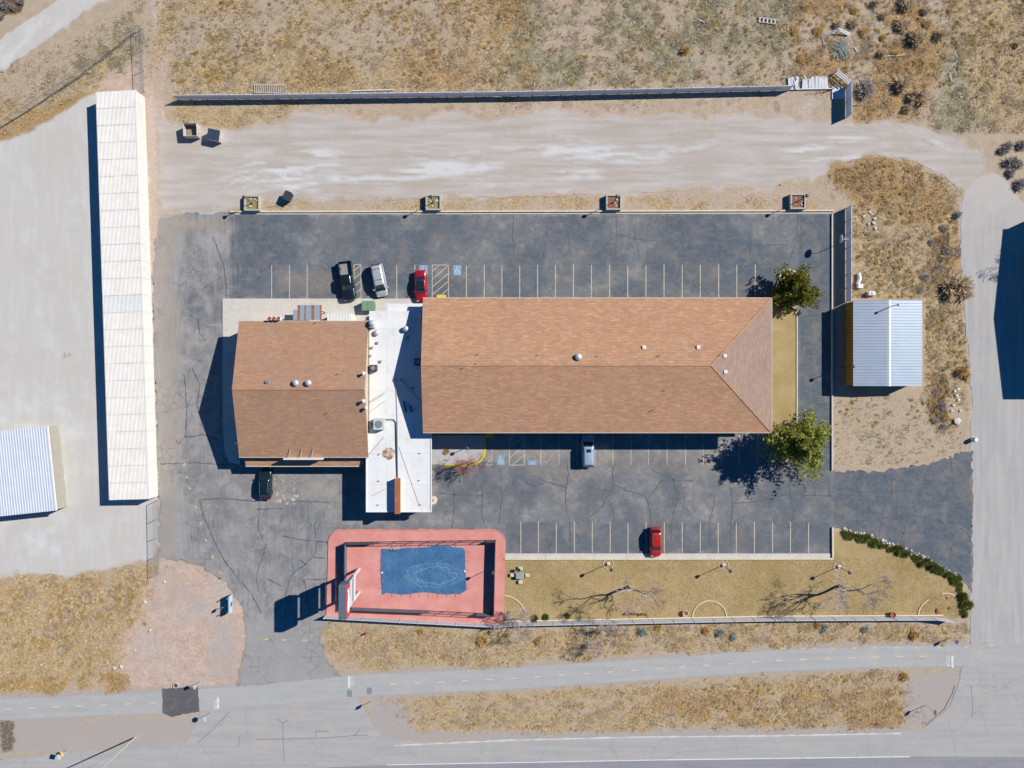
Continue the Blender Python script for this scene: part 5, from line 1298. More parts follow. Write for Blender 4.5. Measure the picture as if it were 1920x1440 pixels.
# ------------------------------------------------------------------ pylon sign by the pool
ps = thing('pylon_sign', W(674,1088), 'tall two-legged pylon sign with red faced top box beside the pool', 'sign')
REDS = simple('red_sign_panel', A(206,56,58), 0.45, 0.06, spec=0.5); SGREY = simple('sign_case_grey', A(96,110,122), 0.6, 0.1)
LEGW = simple('white_steel_leg', A(232,226,222), 0.6, 0.05)
c1, c2 = W(674,1066), W(674,1109)
for c in (c1, c2): MB().box(c.x-0.16, c.y-0.16, 0.14, c.x+0.16, c.y+0.16, 9.15).obj('leg', LEGW, ps)
X0, X1 = W(668.5,0).x, W(681,0).x; Y0, Y1 = W(0,1117).y, W(0,1058).y
def rrect_x(y0, y1, z0, z1, x0, x1, r):
    pts = []
    for (cy, cz, a0) in ((y1-r, z1-r, 0), (y0+r, z1-r, 90), (y0+r, z0+r, 180), (y1-r, z0+r, 270)):
        for k in range(5): a = R(a0+k*22.5); pts.append((cy+r*math.cos(a), cz+r*math.sin(a)))
    n = len(pts); v = [(x0,p[0],p[1]) for p in pts]+[(x1,p[0],p[1]) for p in pts]
    return MB().add(v, [tuple(range(n-1,-1,-1)), tuple(range(n,2*n))]+[(i,(i+1)%n,n+(i+1)%n,n+i) for i in range(n)])
bxo = rrect_x(Y0, Y1, 9.1, 11.5, X0, X1, 0.35).obj('sign_box', SGREY, ps)
for (xa, xb) in ((X1+0.003, X1+0.05), (X0-0.05, X0-0.003)):
    fo_ = rrect_x(Y0+0.12, Y1-0.12, 9.22, 11.38, xa, xb, 0.28).obj('sign_face', REDS, bxo)
# flowing white brush strokes on the red faces
for s_, xx in ((1, X1+0.06), (-1, X0-0.06)):
    sw_ = MB()
    for k, zz in enumerate((10.6, 10.2, 9.75)):
        pts = [(xx, Y0+0.7+i*0.42, zz+0.22*math.sin(i*0.9+k)) for i in range(9)]
        sw_.tube(pts, [0.02]+[0.09-0.02*k]*7+[0.02], 5)
    sw_.obj('lettering', WHITE, bxo)
P2 = [(5.9, 8.25, 0.32), (4.9, 5.4, 0.32), (3.65, 4.0, 0.25)]
for i, (za, zb, tx) in enumerate(P2):
    xm = (X0+X1)/2
    o = MB().box(xm-tx/2, c2.y-0.12 if i == 2 else Y0+0.35, za, xm+tx/2, c1.y+0.12 if i == 2 else Y1-0.35, zb).obj('cross_beam' if i == 2 else 'reader_board', LEGW if i == 2 else SGREY, ps)
    if i < 2:
        for (xa, xb) in ((xm+tx/2+0.003, xm+tx/2+0.03), (xm-tx/2-0.03, xm-tx/2-0.003)):
            MB().box(xa, Y0+0.5, za+0.12, xb, Y1-0.5, zb-0.12).obj('board_face', simple('pale_board', A(206,212,218), 0.5, 0.06), o)

# ------------------------------------------------------------------ lamps, poles, traffic signs
LENS = simple('lamp_lens', A(228,228,224), 0.3, 0.04, spec=0.5)
def lamp(px, py, h, label, group=None, ring=False, head='globe', z0=0.0, name='lamp_post'):
    c = W(px, py); t = thing(name, (c.x, c.y, z0), label, 'lamp post', group)
    MB().tube([(0,0,0),(0,0,0.3),(0,0,0.32),(0,0,h-0.25)], [0.11,0.10,0.06,0.05], 8).obj('pole', DARKM, t, world=False)
    if head == 'globe':
        MB().lathe([(0.06,h-0.27),(0.2,h-0.2),(0.24,h-0.08),(0.2,h),(0.12,h+0.04)], 14).obj('lantern', LENS, t, world=False, smooth=True)
        MB().lathe([(0.28,h+0.04),(0.27,h+0.07),(0.1,h+0.14),(0,h+0.15)], 14).obj('cap', DARKM, t, world=False)
    elif head == 'box':
        MB().box(-0.28,-0.2,h-0.25,0.28,0.2,h).obj('lamp_head', DARKM, t, world=False)
    if ring:
        r_ = MB()
        for k in range(18):
            a = 2*math.pi*k/18; r_.lathe([(0.07,0),(0.09,0.05),(0.06,0.10),(0,0.12)], 6, (0.78*math.cos(a), 0.78*math.sin(a), 0.05))
        r_.obj('stone_ring', CONC2, t, world=False)
        MB().lathe([(0.26,0.05),(0.26,0.30),(0.2,0.34),(0,0.35)], 14).obj('footing', WHITE, t, world=False)
    return t
for (a, b, lab) in ((1140,1057,'dark lawn lamp post below the kerb nearest the picnic table'),(1356,1059,'dark lawn lamp post below the kerb midway between the two bare trees'),(1572,1062,'dark lawn lamp post nearest the rock border of the lawn')): lamp(a, b, 3.7, lab, 'lawn lamp posts', True)
lamp(925, 1063, 3.7, 'lamp post standing at the east pool fence')
lamp(1576, 688, 4.1, 'lamp post with pale head beside the ochre metal building wall')
lamp(877, 838, 2.3, 'short lamp with pale globe on the lobby front walk')
# planters with lamps
SOIL = [simple('planter_soil', A(150,138,96), 1.0, 0.3, 6), simple('planter_red_gravel', A(146,104,84), 1.0, 0.3, 6)]
for i, (a, b, lab) in enumerate(((475.5,383,'square concrete planter of weeds at the west end of the north kerb'),(813.5,382,'square concrete planter with weeds beyond the parked red sedan'),(1149.5,381.5,'square concrete planter of red gravel and stones in the middle of the north kerb'),(1492.5,380,'square concrete planter with brown shrub at the east end of the north kerb'))):
    c = W(a, b); t = thing('planter', c, lab, 'planter', None)
    s, hh, tk = 1.18, 0.85, 0.24
    for (x0_, y0_, x1_, y1_) in ((-s,-s,s,-s+tk),(-s,s-tk,s,s),(-s,-s+tk,-s+tk,s-tk),(s-tk,-s+tk,s,s-tk)):
        bevel(MB().box(x0_,y0_,0,x1_,y1_,hh).obj('wall', concrete_material('planter_concrete', A(186,182,168)) if i == 0 and x0_ == -s and y1_ < 0 else bpy.data.materials['planter_concrete'], t, world=False), 0.02)
    MB().box(-s+tk,-s+tk,0.05,s-tk,s-tk,0.62).obj('soil', SOIL[0 if i < 2 else 1], t, world=False)
    for k in range(6):
        MB().lathe([(0.1,0),(0.13,0.05),(0.08,0.12),(0,0.14)], 6, (random.uniform(-0.7,0.7), random.uniform(-0.7,0.7), 0.61)).obj('stone', CONC if k % 2 else WHITE, t, world=False)
    lamp(a, b, 3.45, ('slim lamp post in the weedy planter at the west end of the north kerb','slim lamp post in the planter beyond the parked red sedan','slim lamp post in the red gravel planter in the middle of the north kerb','slim lamp post in the shrubby planter at the east end of the north kerb')[i], 'planter lamp posts', False, 'globe', 0.62)
def road_sign(px, py, h, w, hh, label, mat, az=0.0, shape='rect', backm=GALV):
    c = W(px, py); t = thing('road_sign', c, label, 'sign', None, az)
    MB().box(-0.03,-0.03,-0.05,0.03,0.03,h).obj('post', GALV, t, world=False)
    def plate(y0, y1):
        if shape == 'oct': pts = [(w/2*math.cos(R(22.5+45*k))*1.08, w/2*math.sin(R(22.5+45*k))*1.08) for k in range(8)]
        elif shape == 'dia': pts = [(w/2,0),(0,w/2),(-w/2,0),(0,-w/2)]
        else: pts = [(w/2,-hh/2),(w/2,hh/2),(-w/2,hh/2),(-w/2,-hh/2)]
        n = len(pts); zc = h-hh/2
        v = [(p[0],y0,zc+p[1]) for p in pts]+[(p[0],y1,zc+p[1]) for p in pts]
        return MB().add(v, [tuple(range(n)), tuple(range(2*n-1,n-1,-1))]+[(i,n+i,n+(i+1)%n,(i+1)%n) for i in range(n)])
    plate(-0.075, -0.06).obj('face', mat, t, world=False); plate(-0.058, -0.035).obj('backing', backm, t, world=False)
    return t
STOPR = simple('stop_red', A(200,52,60), 0.5, 0.05); SYEL = simple('sign_yellow', A(236,190,60), 0.5, 0.05)
s1 = road_sign(1735, 1322, 2.9, 0.75, 0.75, 'red stop sign on the verge at the side road mouth', STOPR, R(70), 'oct')
tx = text_mesh('STOP', 0.26, WHITE, (0,0,0), 0, 'lettering', None, R(90)); tx.parent = s1; tx.location = (0,-0.08,2.525)
s2 = road_sign(396, 1336, 2.6, 0.75, 0.75, 'red stop sign where the west drive meets the bike path', STOPR, R(-70), 'oct')
tx = text_mesh('STOP', 0.26, WHITE, (0,0,0), 0, 'lettering', None, R(90)); tx.parent = s2; tx.location = (0,-0.08,2.225)
road_sign(1780, 1196, 2.2, 0.6, 0.75, 'small white sign beside the bike path near the lawn corner', WHITE, R(70))
road_sign(696, 1315, 2.2, 0.6, 0.75, 'small dark backed sign on the gravel beside the west drive mouth', WHITE, R(70))
road_sign(376, 1278, 2.3, 0.5, 0.7, 'small white sign beside the dark path patch', WHITE, R(-70))
s3 = road_sign(127, 1406, 2.6, 1.0, 1.0, 'yellow warning sign on the highway verge', SYEL, R(-60), 'dia')
MB().box(-0.3,-0.075,1.05,0.3,-0.04,1.5).obj('plaque', SYEL, s3, world=False)
sg = thing('site_sign', W(437,1130), 'low pale blue board sign on two posts at the edge of the bare dirt', 'sign')
ya, yb = W(0,1146).y, W(0,1112).y; xs_ = W(437,0).x
bd = MB().box(xs_-0.06, ya, 0.35, xs_+0.06, yb, 1.75).obj('board', simple('pale_blue_board', A(150,178,206), 0.6, 0.1), sg)
MB().box(xs_+0.063, ya+0.12, 0.5, xs_+0.08, yb-0.12, 1.6).obj('face', simple('board_face', A(196,206,216), 0.6, 0.12, 3), bd)
for yy in (ya+0.3, yb-0.3): MB().box(xs_-0.16, yy-0.06, -0.02, xs_-0.063, yy+0.06, 2.2).obj('post', WOODG, sg)
MB().box(xs_+0.083, ya+1.0, 0.7, xs_+0.09, ya+1.7, 1.2).obj('emblem', DARKM, bd)
ss = road_sign(422, 1136, 1.9, 0.55, 0.6, 'small post sign on the bare dirt beside the blue board', DARKM, R(70))
up = thing('utility_pole', W(254,1382), 'tall pale utility pole at the highway edge', 'pole')
c = W(254,1382); MB().tube([(c.x,c.y,-0.1),(c.x,c.y,13.0)], [0.12,0.08], 10).obj('pole', simple('pale_pole', A(186,184,180), 0.8, 0.08), up)
MB().box(c.x-1.1, c.y-0.06, 12.2, c.x+1.1, c.y+0.06, 12.35).obj('crossarm', WOODG, up)
for k in (-0.9, 0, 0.9): MB().lathe([(0.06,0),(0.07,0.1),(0.03,0.2)], 8, (c.x+k, c.y, 12.35)).obj('insulator', GREYM, up)
# basketball backboard on its pole by the fence
bb = thing('basketball_hoop', W(1574,456), 'white fan-shaped backboard on a pole leaning over the lot by the fence', 'basketball hoop')
c = W(1574,456); d_ = W(1559,456)
MB().tube([(c.x,c.y,0),(c.x,c.y,2.9),(c.x-0.15,c.y,3.05),(d_.x+0.08,d_.y,3.2)], 0.05, 8).obj('pole', GALV, bb)
fan = [(0.6,-0.15),(0.62,0.15),(0.45,0.45),(0.2,0.56),(-0.2,0.56),(-0.45,0.45),(-0.62,0.15),(-0.6,-0.15),(-0.3,-0.38),(0.3,-0.38)]
n = len(fan); v = [(d_.x-0.03,d_.y+p[0],3.2+p[1]) for p in fan]+[(d_.x+0.03,d_.y+p[0],3.2+p[1]) for p in fan]
MB().add(v, [tuple(range(n-1,-1,-1)),tuple(range(n,2*n))]+[(i,(i+1)%n,n+(i+1)%n,n+i) for i in range(n)]).obj('backboard', WHITE, bb)
rp_ = [(d_.x-0.28+0.23*math.cos(R(a)), d_.y+0.23*math.sin(R(a)), 2.95) for a in range(0,361,30)]
MB().tube(rp_, 0.012, 5, False).obj('rim', RUST, bb)
# ------------------------------------------------------------------ vehicles
def paint(name, c, metal=0.25, rough=0.28):
    t = NT(name); n = t.noise(1.5, 3.0)
    t.b.inputs['Coat Weight'].default_value = 0.6; t.b.inputs['Coat Roughness'].default_value = 0.08
    return t.fin(t.scale(t.mix(0.0, c, c), t.rng(n, 0.3, 0.7, 0.94, 1.05)), rough, metal, 0.5)
TYRE = simple('tyre_rubber', (0.02,0.02,0.02,1), 0.85, 0.1); RIM = simple('alloy_rim', A(180,184,190), 0.35, 0.05, metal=0.7)
HEADL = simple('headlight_glass', A(224,228,232), 0.12, 0.03, spec=0.8); TAILL = simple('tail_light', A(170,24,26), 0.25, 0.05, spec=0.6)
TRIMB = simple('black_trim', (0.02,0.02,0.022,1), 0.6, 0.1)
CARGL = simple('car_glass', (0.010,0.022,0.032,1), 0.04, 0.03, spec=1.0)
def sgnpow(v, e): return math.copysign(abs(v)**e, v)
def interp(tab, y):
    for (a, b) in zip(tab[:-1], tab[1:]):
        if a[0] <= y <= b[0]:
            t = (y-a[0])/(b[0]-a[0]+1e-9); t = t*t*(3-2*t) if len(a) > 2 else t
            return a[1]+(b[1]-a[1])*t
    return tab[-1][1] if y > tab[-1][0] else tab[0][1]
def rr(hx, y0, y1, r, n=6):
    """rounded rectangle outline, 4*(n+1) points, counter-clockwise from the +x,+y corner"""
    pts = []
    for (sx, yy, sy, a0) in ((1,y1,-1,0),(-1,y1,-1,90),(-1,y0,1,180),(1,y0,1,270)):
        cx = sx*(hx-r); cy = yy+sy*r
        for k in range(n+1):
            a = R(a0+90*k/n); pts.append((cx+r*math.cos(a), cy+r*math.sin(a)))
    return pts
def car(px, py, head, label, pm, L=4.8, Wd=1.82, top=1.48, hood=1.0, belt=0.98, ws0=1.35, ws1=0.55, rr0=-1.1, rr1=-1.75, tail=1.02, name='car', cat='car', rails=False, sunroof=False, ribs=0, bed=None, z=0.035, darkroof=False):
    c = W(px, py, 0.9); t = thing(name, (c.x, c.y, z), label, cat, None, math.atan2(-head[0], head[1]))
    hw = Wd/2; N = 22; M = 20; v = []; f = []
    topt = [(-L/2, tail-0.22), (-L/2+0.12, tail), (rr1, tail+0.02), (ws0, belt+0.03), (ws0+0.25, hood+0.03), (L/2-0.35, hood-0.12), (L/2-0.08, hood-0.28), (L/2, hood-0.42)]
    if bed: topt = [(-L/2, belt), (bed, belt), (bed+0.02, belt), (ws0, belt+0.05), (L/2-0.4, hood-0.05), (L/2-0.06, hood-0.18), (L/2, hood-0.35)]
    widt = [(-L/2, hw*0.66), (-L/2+0.14, hw*0.82), (-L/2+0.4, hw*0.94), (-L/2+0.8, hw*0.985), (-0.3, hw), (L/2-1.0, hw*0.985), (L/2-0.45, hw*0.93), (L/2-0.12, hw*0.80), (L/2, hw*0.60)]
    if bed: widt = [(-L/2, hw*0.96), (-L/2+0.1, hw), (L/2-0.9, hw), (L/2-0.3, hw*0.94), (L/2-0.08, hw*0.85), (L/2, hw*0.70)]
    yf0 = bed if bed else -L/2
    for i in range(N+1):
        u = i/N; y = yf0 + (L/2-yf0)*u
        w_ = interp(widt, y); zt = interp(topt, y); zb = 0.24; zm = (zt+zb)/2; hz = (zt-zb)/2
        for k in range(M):
            a = 2*math.pi*k/M
            x = w_*sgnpow(math.cos(a), 0.38); zz = zm + hz*sgnpow(math.sin(a), 0.42)
            if math.sin(a) > 0: zz += 0.03*(1-(x/w_)**2)
            v.append((x, y, zz))
    for i in range(N):
        for k in range(M): f.append((i*M+k, (i+1)*M+k, (i+1)*M+(k+1)%M, i*M+(k+1)%M))
    f.append(tuple(range(M))); f.append(tuple(range((N+1)*M-1, N*M-1, -1)))
    bo = MB().add(v, f).obj('body', pm, t, world=False, smooth=True)
    if bed:
        h2 = hw
        b = MB(); y0 = -L/2+0.02; y1 = bed+0.05
        for s in (-1, 1):
            xa, xb = (h2-0.13, h2) if s > 0 else (-h2, -h2+0.13); b.box(xa, y0, 0.4, xb, y1, belt+0.08)
        b.box(-h2+0.13, y0-0.02, 0.4, h2-0.13, y0+0.09, belt+0.06)
        bevel(b.obj('bed_side', pm, t, world=False), 0.03)
        MB().box(-h2+0.13, y0+0.09, 0.5, h2-0.13, y1, 0.62).obj('bed_floor', simple('bed_liner_grey', A(150,148,144), 0.8, 0.2, 4), t, world=False)
        MB().box(-h2+0.05, -L/2-0.14, 0.42, h2-0.05, -L/2-0.01, 0.62).obj('rear_bumper', RIM, t, world=False)
    # cabin: three stacked rounded outlines
    zb = belt-0.02; base = rr(hw*0.90, rr1, ws0, 0.22); mid = rr(hw*0.84, rr1+(rr0-rr1)*0.55, ws0+(ws1-ws0)*0.55, 0.2); up = rr(hw*0.72, rr0, ws1, 0.2); cap_ = rr(hw*0.55, rr0+0.22, ws1-0.22, 0.2)
    zs = (zb, zb+(top-zb)*0.55, top-0.06, top)
    n = len(base); V = [(p[0],p[1],zs[0]) for p in base]+[(p[0],p[1],zs[1]) for p in mid]+[(p[0],p[1],zs[2]) for p in up]+[(p[0],p[1],zs[3]) for p in cap_]
    core = MB().add(V, [(l*n+i, l*n+(i+1)%n, (l+1)*n+(i+1)%n, (l+1)*n+i) for l in range(3) for i in range(n)]+[tuple(range(3*n,4*n))])
    core.obj('cabin', pm, t, world=False, smooth=True)
    def glass(nm, pts):   # a quad patch lifted slightly off the cabin
        MB().add(pts, [(0,1,2,3)] if len(pts) == 4 else [tuple(range(len(pts)))]).obj(nm, CARGL, t, world=False)
    def lerp3(a, b, u): return tuple(a[i]+(b[i]-a[i])*u for i in range(3))
    e = 0.035
    wA, wB = hw*0.90-0.13, hw*0.72-0.10
    glass('windshield', [(-wA, ws0+e*0.4, zb+0.05), (wA, ws0+e*0.4, zb+0.05), (wB, ws1+0.03+e*0.4, top-0.045), (-wB, ws1+0.03+e*0.4, top-0.045)])
    glass('rear_window', [(wA, rr1-e*0.4, zb+0.06), (-wA, rr1-e*0.4, zb+0.06), (-wB, rr0-0.03-e*0.4, top-0.045), (wB, rr0-0.03-e*0.4, top-0.045)])
    for s in (-1, 1):
        X0_, X1_ = s*(hw*0.90+0.012), s*(hw*0.72+0.03)
        y_a, y_b = rr1+0.30, ws0-0.32; y_c, y_d = rr0+0.12, ws1-0.06
        ym = (y_c+y_d)/2
        for (ya, yb, yc, yd) in ((y_a, ym-0.04, y_c, ym-0.04), (ym+0.04, y_b, ym+0.04, y_d)):
            q_ = [(X0_, ya, zb+0.06), (X0_, yb, zb+0.06), (X1_, yd, top-0.10), (X1_, yc, top-0.10)]
            glass('side_window', q_ if s > 0 else q_[::-1])
        my = ws0-0.35
        mo = MB().box(min(s*hw*0.93, s*(hw+0.2)), my-0.06, belt+0.0, max(s*hw*0.93, s*(hw+0.2)), my+0.09, belt+0.16).obj('mirror', pm, t, world=False); bevel(mo, 0.03)
        for yy in (L/2-0.92, -L/2+0.98):
            wh = MB().lathe([(0.24,-0.11),(0.33,-0.11),(0.34,-0.06),(0.34,0.06),(0.33,0.11),(0.24,0.11)], 18)
            wh.v = [(p[2], p[0], p[1]) for p in wh.v]
            w_ = wh.obj('wheel', TYRE, t, world=False); w_.location = (s*(hw-0.13), yy, 0.34)
            ri = MB().lathe([(0.23,-0.06),(0.23,0.10),(0.08,0.07),(0,0.08)], 14); ri.v = [(p[2]*s, p[0], p[1]) for p in ri.v]
            ri.obj('rim', RIM, w_, world=False)
        hl = MB().box(min(s*hw*0.45,s*hw*0.80), L/2-0.34, hood-0.36, max(s*hw*0.45,s*hw*0.80), L/2-0.10, hood-0.22).obj('headlight', HEADL, t, world=False); bevel(hl, 0.03)
        tl = MB().box(min(s*hw*0.55,s*hw*0.90), -L/2-0.015, tail-0.30, max(s*hw*0.55,s*hw*0.90), -L/2+0.14, tail-0.08).obj('tail_light', TAILL, t, world=False); bevel(tl, 0.03)
        if rails:
            MB().tube([(s*hw*0.62, rr0+0.15, top-0.01), (s*hw*0.62, rr0+0.2, top+0.05), (s*hw*0.64, ws1-0.35, top+0.05), (s*hw*0.64, ws1-0.3, top-0.01)], 0.022, 6).obj('roof_rail', RIM, t, world=False)
    if rails:
        for yy in (rr0+0.55, ws1-0.75): MB().beam((-hw*0.62, yy, top+0.05), (hw*0.62, yy, top+0.05), 0.05, 0.03).obj('cross_bar', TRIMB, t, world=False)
    if darkroof:
        o = MB().add([(p[0]*1.02,p[1],top+0.004+0.012*(1-abs(p[0])/hw)) for p in rr(hw*0.66, rr0+0.02, ws1-0.02, 0.16)], [tuple(range(28))]).obj('glass_roof', CARGL, t, world=False)
    if sunroof: MB().box(-0.36, ws1-0.85, top-0.01, 0.36, ws1-0.35, top+0.012).obj('sunroof', CARGL, t, world=False)
    for k in range(ribs):
        xx = (k-(ribs-1)/2)*(hw*1.05/ribs)
        MB().box(xx-0.035, rr0+0.15, top-0.02, xx+0.035, ws1-0.45, top+0.025).obj('roof_rib', pm, t, world=False)
    MB().box(-hw*0.55, L/2-0.06, 0.30, hw*0.55, L/2+0.02, 0.50).obj('front_bumper', TRIMB, t, world=False)
    return t
car(651, 527, (8,-62), 'dark pickup truck with an empty grey bed parked behind the restaurant', paint('midnight_paint', (0.012,0.018,0.024,1)), L=6.0, Wd=2.02, top=1.86, hood=1.18, belt=1.12, ws0=1.35, ws1=0.75, rr0=-0.75, rr1=-0.92, tail=1.12, name='pickup_truck', cat='truck', bed=-0.98, ribs=5)
car(711, 525, (12,-62), 'silver minivan parked askew next to the dark pickup', paint('silver_paint', A(206,208,212), 0.3), L=5.1, Wd=1.98, top=1.75, hood=1.05, belt=1.08, ws0=1.75, ws1=0.85, rr0=-2.1, rr1=-2.45, tail=1.05, name='minivan', cat='van', rails=True, ribs=5)
car(789, 536, (3,-62), 'red sedan parked beside the hatched bay with its nose under the eave', paint('crimson_paint', (0.42,0.008,0.022,1)), L=4.85, Wd=1.85, top=1.46, hood=0.98, ws0=1.2, ws1=0.3, rr0=-0.75, rr1=-1.5, darkroof=True)
car(1102.5, 845, (-1,62), 'light blue silver van with a dark sunroof half in the eave shadow', paint('ice_blue_paint', A(178,198,220), 0.3), L=5.0, Wd=1.95, top=1.82, hood=1.08, belt=1.1, ws0=1.35, ws1=0.65, rr0=-2.1, rr1=-2.4, tail=1.1, name='van', cat='van', sunroof=True)
car(1229.5, 1017, (1,-62), 'bright red compact car with roof bars parked nose to the south kerb', paint('bright_red_paint', (0.56,0.022,0.012,1)), L=4.5, Wd=1.82, top=1.62, hood=1.02, belt=1.02, ws0=1.2, ws1=0.45, rr0=-1.55, rr1=-1.98, name='compact_car', rails=True)
car(497.5, 906, (1,62), 'glossy dark teal car parked at the restaurant porch', paint('dark_teal_paint', (0.008,0.022,0.030,1)), L=4.9, Wd=1.9, top=1.62, hood=1.02, belt=1.04, ws0=1.25, ws1=0.5, rr0=-1.6, rr1=-2.1, name='hatchback', rails=True)
# ------------------------------------------------------------------ vegetation
def attr_mesh(name, v, faces, cols, mat, parent=None, kind=None, loc=(0,0,0)):
    """v (N,3), faces (M,3) and a per-point colour"""
    me = bpy.data.meshes.new(name); v = np.asarray(v, np.float32); faces = np.asarray(faces, np.int32)
    me.vertices.add(len(v)); me.vertices.foreach_set('co', v.ravel())
    me.loops.add(faces.size); me.loops.foreach_set('vertex_index', faces.ravel())
    me.polygons.add(len(faces)); me.polygons.foreach_set('loop_start', np.arange(0, faces.size, faces.shape[1], dtype=np.int32))
    me.update(calc_edges=True); me.materials.append(mat)
    a = me.attributes.new('tint', 'FLOAT_COLOR', 'POINT')
    c4 = np.ones((len(v), 4), np.float32); c4[:, :3] = cols; a.data.foreach_set('color', c4.ravel())
    o = bpy.data.objects.new(name, me); COL.objects.link(o); o.parent = parent; o.location = loc
    if kind: o['kind'] = kind
    return o
def tint_material(name, trans=0.0, rough=0.9, up=0.6):
    t = NT(name); col = t.attrc('tint'); n = t.noise(3.0, 3.0)
    c2 = t.scale(col, t.rng(n, 0.3, 0.7, 0.88, 1.12)); mt = t.fin(c2, rough, 0, 0.15)
    # leaves and stems shade like a soft mass rather than like hard flakes
    g_ = t.n.new('ShaderNodeNewGeometry'); va = t.n.new('ShaderNodeVectorMath'); va.operation = 'MULTIPLY_ADD'; va.inputs[1].default_value = (1-up,)*3; va.inputs[2].default_value = (0,0,up)
    vn = t.n.new('ShaderNodeVectorMath'); vn.operation = 'NORMALIZE'; t.l.new(g_.outputs['Normal'], va.inputs[0]); t.l.new(va.outputs[0], vn.inputs[0]); t.l.new(vn.outputs[0], t.b.inputs['Normal'])
    if trans:
        tr = t.n.new('ShaderNodeBsdfTranslucent'); t.l.new(c2, tr.inputs['Color']); mx = t.n.new('ShaderNodeMixShader'); mx.inputs[0].default_value = trans
        out = [q_ for q_ in t.n if q_.type == 'OUTPUT_MATERIAL'][0]
        t.l.new(t.b.outputs[0], mx.inputs[1]); t.l.new(tr.outputs[0], mx.inputs[2]); t.l.new(mx.outputs[0], out.inputs['Surface'])
    return mt
GRASSM = tint_material('dry_grass', 0.4); LEAFM = tint_material('needle_leaf', 0.4, up=0.35); TWIGM = tint_material('dry_twig', 0.4, up=0.4)
BARK = simple('bark', A(120,104,88), 0.95, 0.2, 5, bump=0.4); BARKG = simple('grey_bark', A(150,140,132), 0.95, 0.15, 5)
REDBARK = simple('red_bark', A(176,112,92), 0.95, 0.15, 5)

def blades(centres, n, rad, hgt, wid, lean, rng, cols, jit=0.18):
    """tufts of flat tapering blades: centres (T,3), per-tuft arrays"""
    T = len(centres); K = T * n
    ci = np.repeat(np.arange(T), n)
    a = rng.uniform(0, 2*np.pi, K); r = rad[ci] * np.sqrt(rng.uniform(0, 1, K)) * 0.55
    base = centres[ci].copy(); base[:, 0] += r*np.cos(a); base[:, 1] += r*np.sin(a)
    out = rad[ci] * rng.uniform(0.35, 1.0, K); h = hgt[ci] * rng.uniform(0.5, 1.1, K)
    a2 = a + rng.normal(0, 0.6, K)
    tip = base.copy(); tip[:, 0] += out*np.cos(a2) + lean[0]*h; tip[:, 1] += out*np.sin(a2) + lean[1]*h; tip[:, 2] += h
    w = wid * rng.uniform(0.6, 1.4, K); px_, py_ = -np.sin(a2)*w, np.cos(a2)*w
    b1 = base.copy(); b1[:, 0] += px_; b1[:, 1] += py_; b2 = base.copy(); b2[:, 0] -= px_; b2[:, 1] -= py_
    v = np.stack([b1, b2, tip], 1).reshape(-1, 3); f = np.arange(3*K).reshape(-1, 3)
    c = cols[ci] * (1 + rng.normal(0, jit, (K, 1)))
    c3 = np.repeat(np.clip(c, 0.01, 0.9), 3, 0)
    c3[2::3] *= 1.12
    return v, f, c3

PAL = {'straw': (A(236,210,160), A(220,190,138), A(242,222,180)), 'olive': (A(186,180,140), A(204,194,160), A(172,170,128)), 'orange': (A(222,182,120), A(202,160,102), A(230,198,144)), 'scrub': (A(216,196,168), A(226,206,172), A(202,182,158)), 'grey': (A(208,196,182), A(196,184,172), A(216,202,184))}
def grass_field(name, label, x0, y0, x1, y1, count, keys=('straw','olive','orange','scrub'), hs=1.0, seed=1, rs=1.0, thr=0.12):
    rng = np.random.default_rng(seed)
    px = rng.uniform(x0, x1, count*4); py = rng.uniform(y0, y1, count*4)
    clump = fbm(px, py, 11, 3, seed+200)
    dens = np.clip(sum(samp(m[k], px, py) for k in keys), 0, 1) * np.clip((clump - 0.28)*2.4, 0.15, 1)
    dens *= 1 - np.clip(samp(PAVED, px, py)*3, 0, 1)
    dens *= 1 - 0.8*np.clip(samp(m['gravel'], px, py)*1.4, 0, 1)
    ok = rng.uniform(0, 1, len(px)) < dens
    px, py = px[ok][:count], py[ok][:count]; T = len(px)
    wts = np.stack([samp(m[k], px, py) + 0.02 for k in keys] , 1); wts /= wts.sum(1, keepdims=True)
    u = rng.uniform(0, 1, T); kk = (np.cumsum(wts, 1) < u[:, None]).sum(1).clip(0, len(keys)-1)
    var = rng.integers(0, 3, T)
    pal = np.array([[PAL[k][j][:3] for j in range(3)] for k in keys]); cols = pal[kk, var]
    gmix = np.array([p[:3] for p in PAL['grey']])
    gsel = rng.uniform(0, 1, T) < 0.22; cols[gsel] = gmix[var[gsel]]
    cols = cols * (0.86 + 0.3*fbm(px, py, 30, 3, seed+9))[:, None]
    big = np.clip((fbm(px, py, 11, 3, seed+200) - 0.4)*3, 0.2, 1.2)
    rad = rng.uniform(0.12, 0.28, T) * (0.7 + 0.5*big) * rs; hgt = rng.uniform(0.05, 0.17, T) * (0.5 + big) * hs
    cen = np.stack([(px-960)/PPM, (720-py)/PPM, np.full(T, -0.03)], 1)
    v, f, c = blades(cen, 9, rad, hgt, 0.035, (-0.15, -0.1), rng, cols)
    o = attr_mesh(name, v, f, c, GRASSM, kind='stuff')
    tag(o, label, 'grass')
    return o
grass_field('dry_grass', 'dry golden and olive weeds covering the field north of the fence', -60, -60, 1990, 250, 56000, seed=3)
grass_field('grass_clump', 'larger straw clumps dotted through the field north of the fence', -60, -60, 1990, 200, 3600, keys=('straw','orange','scrub'), seed=33, hs=2.6, rs=1.6)
grass_field('grass_clump', 'larger windblown straw clumps on the slope south of the gravel yard', -60, 1070, 330, 1300, 700, keys=('straw','orange'), seed=35, hs=2.8, rs=2.0)
grass_field('grass_clump', 'larger tawny clumps dotted along the highway verges', 600, 1164, 1830, 1385, 900, keys=('straw','orange','scrub'), seed=37, hs=2.2, rs=1.5)
